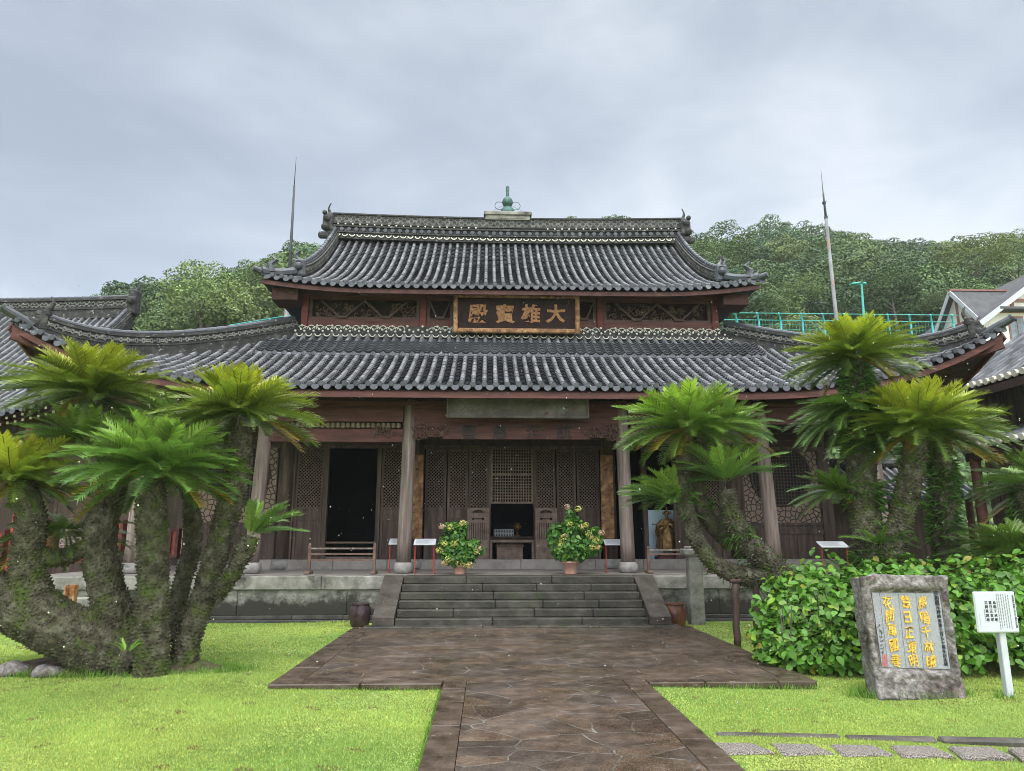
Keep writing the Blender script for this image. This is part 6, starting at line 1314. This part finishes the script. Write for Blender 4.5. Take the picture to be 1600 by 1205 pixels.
for y in (13.2, 15.3, 17.3): m = MB(); m.tube([(12.05, y, -.1), (12.05, y, 3.5)], .12, 12); m.build('post', M['red'], wr_)
m = MB(); m.bb(11.5, 14, 9, 18.7, -.1, .5); m.build('base', M['stone'], wr_)
# low gallery roof seen between the cycads
gl = empty('gallery', (11.5, 21.5, 0), 'low covered gallery with a small grey tiled roof behind the tall cycad', 'gallery')
def PG(x, t): return np.stack([x, 20.3 + 1.6 * t, 2.75 + .95 * t], -1)
r_ = Roof()
for i in range(19): r_.row(9.6 + .25 * i, PG, 0, 1, step=.09, seed=i)
rf = r_.build('roof', M['tilefar'], gl); eave_tiles(PG, [9.6 + .25 * i for i in range(19)], 'eave_tiles', rf)
m = MB(); m.add([(9.4, 20.3, 2.68), (14.3, 20.3, 2.68), (14.3, 21.9, 3.62), (9.4, 21.9, 3.62)], [(0, 1, 2, 3)]); m.bb(9.4, 14.3, 21.9, 22.0, 0, 3.9); m.build('wall', M['darkwood'], gl)
for x in (9.8, 11.9, 14): m = MB(); m.tube([(x, 20.6, -.1), (x, 20.6, 2.8)], .1, 10); m.build('post', M['red'], gl)
m = MB(); m.tube([(9.3, 21.9, 3.85), (14.3, 21.9, 3.85)], .16, 8); m.build('ridge', M['ridge'], rf)
# ---- half-timbered house on the hill
HY = 45.0
hs = empty('half_timbered_house', (33, 48, 12.5), 'cream half timbered house with dark slate gables on the hillside', 'house')
e0 = PY(1536, 497, HY); ap = PY(1665, 398, HY); zg = 12.0; xl, xr = e0.x, 2 * ap.x - e0.x
m = MB(); m.prism([(xl + .35, zg), (xr - .35, zg), (xr - .35, e0.z + .1), (ap.x, ap.z - .35), (xl + .35, e0.z + .1)], HY + .5, HY + 11); m.build('wall', M['cream'], hs)
m = MB()
for s, xe in ((-1, xl), (1, xr)):
    d = Vector((xe - ap.x, 0, e0.z - ap.z)); a0 = Vector((ap.x, 0, ap.z)); b0 = a0 + d * 1.06
    m.add([(a0.x, HY - .2, a0.z), (b0.x, HY - .2, b0.z), (b0.x, HY + 11.5, b0.z), (a0.x, HY + 11.5, a0.z), (a0.x, HY - .2, a0.z - .22), (b0.x, HY - .2, b0.z - .22), (b0.x, HY + 11.5, b0.z - .22), (a0.x, HY + 11.5, a0.z - .22)], [(0, 1, 2, 3), (7, 6, 5, 4), (0, 4, 5, 1), (1, 5, 6, 2), (2, 6, 7, 3)])
rfh = m.build('roof', M['slate'], hs)
m = MB()
for s, xe in ((-1, xl), (1, xr)):
    d = Vector((xe - ap.x, 0, e0.z - ap.z)); m.bar(Vector((ap.x, HY - .24, ap.z - .18)), Vector((ap.x, HY - .24, ap.z - .18)) + d * 1.06, .06, .34, up=(0, 0, 1))
m.build('bargeboard', M['white'], rfh)
m = MB(); zs = e0.z - .2
def fz(py): return PY(1580, py, HY).z
def fx(px): return PY(px, 480, HY).x
m.bb(fx(1588), fx(1800), HY + .42, HY + .5, fz(466) - .12, fz(466) + .12); m.bb(fx(1566), fx(1800), HY + .42, HY + .5, fz(483) - .12, fz(483) + .12)
for px in (1590, 1630, 1665): m.bb(fx(px) - .12, fx(px) + .12, HY + .43, HY + .49, fz(483), fz(440 if px > 1600 else 466))
m.build('timber', M['timber'], hs)
m = MB(); m.bb(fx(1558), fx(1800), HY - .3, HY + .4, fz(484.5), fz(481)); m.build('canopy', M['slate'], hs)
for px0, px1 in ((1580, 1604), (1620, 1650)):
    m = MB(); m.bb(fx(px0), fx(px1), HY + .43, HY + .6, fz(530), fz(491)); w_ = m.build('window', M['timber'], hs); m = MB()
    for i in range(2): xa = fx(px0) + (fx(px1) - fx(px0)) * (.06 + .47 * i); m.bb(xa, xa + (fx(px1) - fx(px0)) * .41, HY + .40, HY + .428, fz(527), fz(494))
    m.build('pane', M['glass'], w_)
# cross wing with its gable end to the left
wy0, wy1 = HY + .8, HY + 5.2; wx = PY(1492, 470, HY + 3).x; az = PY(1492, 455, HY + 3).z; ez = PY(1530, 493, HY + .8).z
m = MB(); P = [(wx + .1, wy0 + .2, zg), (wx + .1, wy1 - .2, zg), (wx + .1, wy1 - .2, ez), (wx + .1, (wy0 + wy1) / 2, az - .25), (wx + .1, wy0 + .2, ez)]; P += [(x + 6, y, z) for x, y, z in P]; m.add(P, [(0, 1, 2, 3, 4), (5, 0, 4, 9), (1, 6, 7, 2), (9, 8, 7, 6, 5)]); m.build('wing_wall', M['cream'], hs)
m = MB(); ym = (wy0 + wy1) / 2
for y, s in ((wy0 - .25, -1), (wy1 + .25, 1)):
    zz_ = ez - .2; m.add([(wx - .3, ym, az), (wx - .3, y, zz_), (wx + 6, y, zz_), (wx + 6, ym, az), (wx - .3, ym, az - .2), (wx - .3, y, zz_ - .2), (wx + 6, y, zz_ - .2), (wx + 6, ym, az - .2)], [(0, 1, 2, 3), (7, 6, 5, 4), (0, 4, 5, 1), (1, 5, 6, 2)])
rw = m.build('wing_roof', M['slate'], hs); m = MB()
for y in (wy0 - .25, wy1 + .25): m.bar((wx - .34, ym, az - .12), (wx - .34, y, ez - .32), .3, .06, up=(1, 0, 0))
m.build('bargeboard', M['white'], rw); m = MB(); m.bar((wx - .3, ym, az + .06), (wx + 4, ym, az + .06), .2, .12); m.build('ridge_cap', M['timber'], rw)
m = MB(); m.bb(wx + .02, wx + .09, wy0 + .3, wy1 - .3, ez - .1, ez + .1); m.bb(wx + .03, wx + .085, ym - .1, ym + .1, ez + .1, az - .5); m.bar((wx + .05, wy0 + .5, ez - .1), (wx + .05, ym - .3, ez - 1.6), .14, .06, up=(1, 0, 0)); m.build('timber', M['timber'], hs)
# ================================================================== rods, fence, lamp
def rod(name, segs, label):
    e = empty(name, segs[0], label, 'lightning rod', 'tall lightning rods behind the hall')
    for nm, mat, a, b, r0, r1 in segs[1:]:
        m = MB(); m.tube([a, a.lerp(b, .5), b], [r0, (r0 + r1) / 2, r1], 12); m.build(nm, mat, e, smooth=True)
    return e
Yp = 31.0; A = PY(447, 503, Yp); B = PY(455.3, 405, Yp); B2 = PY(459.8, 290, Yp); Cc = PY(462.8, 246, Yp); base = A + (A - B) * 4.2; base.z = 0
rod('lightning_rod', [base, ('lower_pole', M['pole'], base, A.lerp(B, .35), .15, .10), ('upper_pole', M['darkpole'], A.lerp(B, .35), B2, .085, .045), ('needle', M['darkpole'], B2, Cc, .022, .012)], 'tall lightning rod with a dark upper pole left of the upper roof')
A = PY(1306, 488, Yp); B = PY(1297, 400, Yp); B1 = PY(1290.5, 340, Yp); B2 = PY(1286.3, 303, Yp); Cc = PY(1282.6, 265, Yp); base = A + (A - B) * 4.6; base.z = 0
e = rod('lightning_rod', [base, ('lower_pole', M['pole'], base, B1, .13, .07), ('upper_pole', M['darkpole'], B1, B2, .06, .04), ('needle', M['pole'], B2, Cc, .025, .012)], 'tall pale lightning rod rising above the green hill on the right')
m = MB()
for p_ in (B1, PY(1287.6, 317, Yp)): m.tube([p_ - Vector((0, 0, .05)), p_ + Vector((0, 0, .05))], .085, 10); m.bar(p_, p_ + Vector((.14, 0, .1)), .02, .02)
m.build('collar', M['darkpole'], e)
FYv = 40.0; f0 = PY(1151, 491, FYv); f1 = PY(1488, 493, FYv); zb = 11.8
e = empty('mesh_fence', (f0.x, FYv, zb), 'turquoise steel mesh fence with bent posts on the hillside', 'fence'); n = 14; dx = (f1.x - f0.x) / 10; m = MB()
for i in range(-3, 11):
    x = f0.x + dx * i; m = MB(); m.tube([(x, FYv, zb), (x, FYv, f0.z - .42), (x - .10, FYv - .12, f0.z - .15), (x - .22, FYv - .3, f0.z)], .055, 8); m.build('post', M['teal'], e)
m = MB(); xa, xb = f0.x - dx * 3, f0.x + dx * 10.1
for z in (f0.z - .02, f0.z - .36): m.tube([(xa, FYv - (.3 if z > f0.z - .1 else .03), z), (xb, FYv - (.3 if z > f0.z - .1 else .03), z)], .022, 6)
k = 0; zz_ = zb
while zz_ < f0.z - .36: m.bar((xa, FYv, zz_), (xb, FYv, zz_), .010, .010); zz_ += .3
x = xa
while x < xb: m.bar((x, FYv, zb), (x, FYv, f0.z - .36), .007, .007); x += .2
m.build('wire_mesh', M['tealgreen'], e)
a = PY(360, 508, 34); b = PY(452, 493, 34); e = empty('handrail', (a.x, 34, a.z - 2), 'thin turquoise handrail behind the left roof ridge', 'handrail'); m = MB(); m.tube([a, b, b + Vector((2, 0, .1))], .02, 8); m.tube([a - Vector((0, 0, .5)), b - Vector((0, 0, .5))], .012, 6); m.build('rail', M['teal'], e)
for k in range(4): q = a.lerp(b, k / 3); m = MB(); m.tube([q - Vector((0, 0, 2.0)), q], .03, 8); m.build('post', M['teal'], e)
a = PY(1349, 520, 52); b = PY(1346, 445, 52); e = empty('street_lamp', (a.x, 52, a.z - 4), 'green painted street lamp with two flat heads above the fence', 'street lamp'); m = MB(); m.tube([a - Vector((0, 0, 4)), b], [.13, .08], 10); m.build('pole', M['tealgreen'], e); k = .0475
for s, L_ in ((-1, 19), (1, 7)):
    m = MB(); m.box(b + Vector((s * L_ * k * .55, 0, .08 - .02)), (L_ * k * .85, .5, .12), bev=.05, ry=s * R(8)); m.bar(b, b + Vector((s * L_ * k * .4, 0, .05)), .08, .08); m.build('lamp_head', M['tealgreen'], e)
# ================================================================== hillside and trees
SKYL = [(-700, 505), (-300, 500), (60, 500), (130, 492), (160, 470), (205, 446), (250, 424), (320, 402), (400, 388), (455, 380), (560, 374), (700, 352), (880, 342), (1000, 345), (1075, 350), (1200, 345), (1330, 340), (1385, 348), (1430, 362), (1500, 357), (1600, 364), (1900, 380), (2500, 420)]
YC = 122.0
def sstep(a, b, v): t = min(1, max(0, (v - a) / (b - a))); return t * t * (3 - 2 * t)
def crest(x, y):
    px = 800 + FPX * (x * math.cos(YAW) - y * math.sin(YAW)) / (1.06 * y)
    py = np.interp(px, [a for a, _ in SKYL], [b for _, b in SKYL]); return PY(800, float(py), YC).z - (9.5 + 4.5 * sstep(560, 380, px) if px < 560 else 9.5)
def hill_z(x, y):
    b = 11.8 * sstep(32.5, 39.5, y); 
    if y < 47: return b - .2
    c = crest(x, max(y, 60)); px = 800 + FPX * (x - .035 * y) / (1.06 * y); k_ = .25 + .75 * sstep(90, 230, px); b *= k_; c = b + (c - b) * sstep(60, 200, px); t = (y - 47) / (YC - 47); return (b + (c - b) * min(1, t) ** 1.05 if t < 1 else c - (y - YC) * .45) + 1.6 * mnoise.noise(Vector((x * .06, y * .06, 0))) * min(1, t * 4)
m = MB(); hx_ = [-150 + 5 * i for i in range(66)]; hy_ = [31, 32.5, 34, 35.5, 37, 38.5, 40, 43, 47] + [51 + 5 * i for i in range(22)]
m.add([(x, y, hill_z(x, y)) for y in hy_ for x in hx_], [(j * 66 + i, j * 66 + i + 1, (j + 1) * 66 + i + 1, (j + 1) * 66 + i) for j in range(len(hy_) - 1) for i in range(65)])
M['hill'] = pm('hill_ground', [(.3, (.025, .035, .014)), (.7, (.06, .075, .03))], .5, .95, .5, 3); tag(m.build('hill', M['hill'], smooth=True), kind='structure')
def tree_proto(seed, nl, per, size, flat=.8, lob=(.22, .38)):
    rs = np.random.RandomState(seed); V = []; C = []
    for i in range(nl):
        f = (i + .5) / nl; th = math.acos(max(-1, 1 - 1.55 * f)); ph = i * 2.39996 + rs.normal(0, .35); d = np.array((math.sin(th) * math.cos(ph), math.sin(th) * math.sin(ph), math.cos(th)))
        c = d * rs.uniform(.52, .86) * np.array((1, 1, flat)); lr_ = rs.uniform(*lob); n = int(per * (lr_ / .3) ** 2)
        e_ = unit(unit(rs.normal(0, 1, (n, 3))) + np.array((0, 0, .42)) + d * .25); p = c + e_ * lr_ * (1 - .22 * rs.rand(n, 1) ** 2) * np.array((1, 1, .72))
        p[:, 2] += .05 * lr_ * np.sin(p[:, 0] * 23 + ph) * np.sin(p[:, 1] * 21)
        nr = unit(e_ + rs.normal(0, .38, (n, 3)) + np.array((0, 0, .25))); a = unit(np.cross(nr, rs.normal(0, 1, (n, 3)))); b = np.cross(nr, a); s = size * rs.uniform(.55, 1.2, (n, 1))
        V.append(np.stack([p - a * s * .5, p + b * s * .34 - nr * s * .06, p + a * s * .5 - nr * s * .1, p - b * s * .34 - nr * s * .06], 1).reshape(-1, 3))
        cc = rs.uniform(.8, 1.2) * np.array((1, 1, 1.)) * rs.uniform(.75, 1.25, (n, 1)); C.append(np.repeat(cc, 4, 0))
    V = np.concatenate(V); return V, np.concatenate(C)
protos = [tree_proto(100 + i, 34, 120, .085 if i < 3 else .08, (.85, .7, 1.0, .8)[i]) for i in range(4)]
near = [tree_proto(200 + i, 64, 120, .062, (.95, .8)[i], (.16, .30)) for i in range(2)]
rs = np.random.RandomState(77); fv = []; fc = []; y = 52.0; nt_ = 0
PALT = [(.075, .125, .034), (.10, .15, .042), (.060, .105, .036), (.135, .18, .05), (.066, .125, .046)]
while y < 126:
    sp = 4.6 + (y - 50) * .035; x = -.80 * y - 10
    while x < .86 * y + 6:
        X, Y = x + rs.normal(0, .9), y + rs.normal(0, 1.2); px, py = 800 + FPX * (X - .035 * Y) / (1.06 * Y), 0
        if not (43 < Y < 58 and X > 26):
            r = rs.uniform(2.5, 4.0) * (1 + (y - 50) * .004); h = r * rs.uniform(.9, 1.5); z = hill_z(X, Y) + h; V, C = (protos)[rs.randint(4)]
            a = rs.uniform(0, 6.28); ca_, sa_ = math.cos(a), math.sin(a); Rz = np.array([[ca_, sa_, 0], [-sa_, ca_, 0], [0, 0, 1]])
            fv.append((V @ Rz) * r * np.array((1, 1, rs.uniform(.8, 1.15))) + np.array((X, Y, z))); fc.append(C * np.array(PALT[rs.choice(5, p=[.3, .25, .2, .12, .13])]) * rs.uniform(.85, 1.2)); nt_ += 1
        x += sp
    y += sp * .95
fv = np.concatenate(fv); fc = np.concatenate(fc); tag(np_mesh('forest', fv, np.arange(len(fv)).reshape(-1, 4), M['treeleaf'], col=np.concatenate([fc, np.ones((len(fc), 1))], 1)), 'dense green forest covering the hillside behind the temple', 'forest', kind='stuff')
def hill_tree(px, py, Y, rpx, colr, pi, label, asp=1.0, seed=0):
    c = PY(px, py, Y); r = rpx * Y * 1.05 / FPX; V, C = near[pi]; zg_ = hill_z(c.x, Y); e = empty('broadleaf_tree', (c.x, Y, min(zg_, c.z - r)), label, 'tree', 'larger trees standing out on the hillside'); rs = np.random.RandomState(seed); a = rs.uniform(0, 6.28); Rz = np.array([[math.cos(a), math.sin(a), 0], [-math.sin(a), math.cos(a), 0], [0, 0, 1]])
    np_mesh('crown', (V @ Rz) * r * np.array((1, 1, asp)) + np.array(c), np.arange(len(V)).reshape(-1, 4), M['treeleaf'], e, col=np.concatenate([C * np.array(colr), np.ones((len(C), 1))], 1))
    m = MB(); b = Vector(e.location); m.tube([b - Vector((0, 0, .5)), b.lerp(c, .4) + Vector((.2, 0, 0)), b.lerp(c, .8)], [r * .07, r * .05, r * .02], 9)
    for k in range(6): a = k * 1.05; q = b.lerp(c, .55 + .04 * k); m.tube([q, q + Vector((math.cos(a), math.sin(a), .9)) * r * .35], [r * .02, r * .008], 6)
    m.build('trunk', M['bough'], e)
pale = (.175, .24, .07)
hill_tree(316, 468, 50, 70, pale, 0, 'large round pale green tree rising behind the left roof ridge', .98, 1)
hill_tree(222, 488, 62, 36, (.085, .125, .036), 1, 'darker tree directly left of the large round pale tree', .85, 2)
hill_tree(425, 440, 60, 52, (.095, .14, .036), 1, 'mid green tree between the pale tree and the upper roof', .9, 3)
hill_tree(1520, 400, 66, 62, (.16, .20, .05), 1, 'broad yellow green tree above the left gable of the house', .62, 4)
hill_tree(1585, 392, 70, 52, (.155, .20, .05), 0, 'yellow green tree behind the slate roof at the right edge', .7, 5)
hill_tree(1255, 455, 56, 40, (.115, .165, .042), 0, 'light green tree left of the street lamp', .75, 6)
hill_tree(1468, 470, 54, 30, (.09, .125, .04), 1, 'small rounded tree between the fence and the house', .8, 7)
hill_tree(1200, 480, 50, 32, (.07, .115, .028), 1, 'bright low tree beyond the fence beside the upper roof corner', .8, 8)
hill_tree(1390, 440, 58, 52, (.065, .105, .034), 1, 'dark spreading tree behind the street lamp', .8, 9)
hill_tree(1130, 390, 66, 55, (.085, .13, .032), 0, 'dense tree right of the end of the upper ridge', .8, 10)
# leafy bank below the house
rs = np.random.RandomState(31); n = 9000; x = rs.uniform(13, 34, n); y = rs.uniform(27, 36, n); z = 2.0 + (y - 27) * 1.05 + .35 * np.sin(x * 2.3) * np.sin(y * 2.9) + rs.uniform(-.25, .3, n)
V, F, C = leaves(np.stack([x, y, z], 1), np.tile(np.array((-.1, -.7, .8)), (n, 1)), .30, 32, np.array((.075, .15, .025)) * rs.uniform(.6, 1.4, (n, 1)), asp=.75)
o = np_mesh('bank_creeper', V, F, M['leaf'], col=C); tag(o, 'green creeper covering the steep bank below the house', 'creeper', kind='stuff')
m = MB(); m.add([(12.5, 26.5, -.1), (35, 26.5, -.1), (35, 26.9, 1.7), (12.5, 26.9, 1.7), (35, 36, 11.2), (12.5, 36, 11.2), (35, 39, 11.4), (12.5, 39, 11.4)], [(0, 1, 2, 3), (3, 2, 4, 5), (5, 4, 6, 7), (0, 3, 5, 7)]); tag(m.build('earth_bank', M['hill']), kind='structure')
# ================================================================== rain haze in the air
m = MB(); m.bb(-155, 175, -12, 165, -1.1, 72)
hz = m.build('haze', None); hm = bpy.data.materials.new('rain_haze'); hm.use_nodes = True; t = hm.node_tree; t.nodes.clear()
pv = nn(t, 'ShaderNodeVolumePrincipled'); pv.inputs['Color'].default_value = (.92, .95, 1, 1); pv.inputs['Density'].default_value = .00034; pv.inputs['Anisotropy'].default_value = .1
ou = nn(t, 'ShaderNodeOutputMaterial'); t.links.new(pv.outputs[0], ou.inputs['Volume']); hz.data.materials.clear(); hz.data.materials.append(hm); tag(hz, 'thin grey rain haze in front of the wooded hill', 'haze', kind='stuff')
# falling drops of rain between the camera and the steps, each a small ball of water
rs = np.random.RandomState(99); n = 2400; y = 2.2 + 8.5 * rs.rand(n) ** .8; x = rs.uniform(-.72, .78, n) * y; z = EYE + y * rs.uniform(-.22, .85, n); k = (z > .1) & (z < EYE + .36 * y); x, y, z = x[k], y[k], z[k]; n = len(x)
o8 = np.array([(1, 0, 0), (-1, 0, 0), (0, 1, 0), (0, -1, 0), (0, 0, 1.25), (0, 0, -1.1), (.7, .7, .3), (-.7, .7, .3), (-.7, -.7, .3), (.7, -.7, .3)]); f8 = np.array([(6, 7, 4), (7, 8, 4), (8, 9, 4), (9, 6, 4), (6, 0, 5), (6, 2, 5), (2, 7, 5), (7, 1, 5), (1, 8, 5), (8, 3, 5), (3, 9, 5), (9, 0, 5), (6, 0, 9), (6, 2, 7), (7, 1, 8), (8, 3, 9)])
r = rs.uniform(.0018, .0036, n)[:, None, None]; V = (np.stack([x, y, z], 1)[:, None, :] + o8[None] * r).reshape(-1, 3); F = (f8[None] + np.arange(n)[:, None, None] * 10).reshape(-1, 3)
wm = bpy.data.materials.new('rain_water'); wm.use_nodes = True; b = wm.node_tree.nodes['Principled BSDF']; b.inputs['Base Color'].default_value = (.95, .97, 1, 1); b.inputs['Roughness'].default_value = .08; b.inputs['IOR'].default_value = 1.33; b.inputs['Transmission Weight'].default_value = .75
tag(np_mesh('rain', V, F, wm, smooth=True), 'fine drops of rain falling in front of the temple steps', 'rain', kind='stuff')
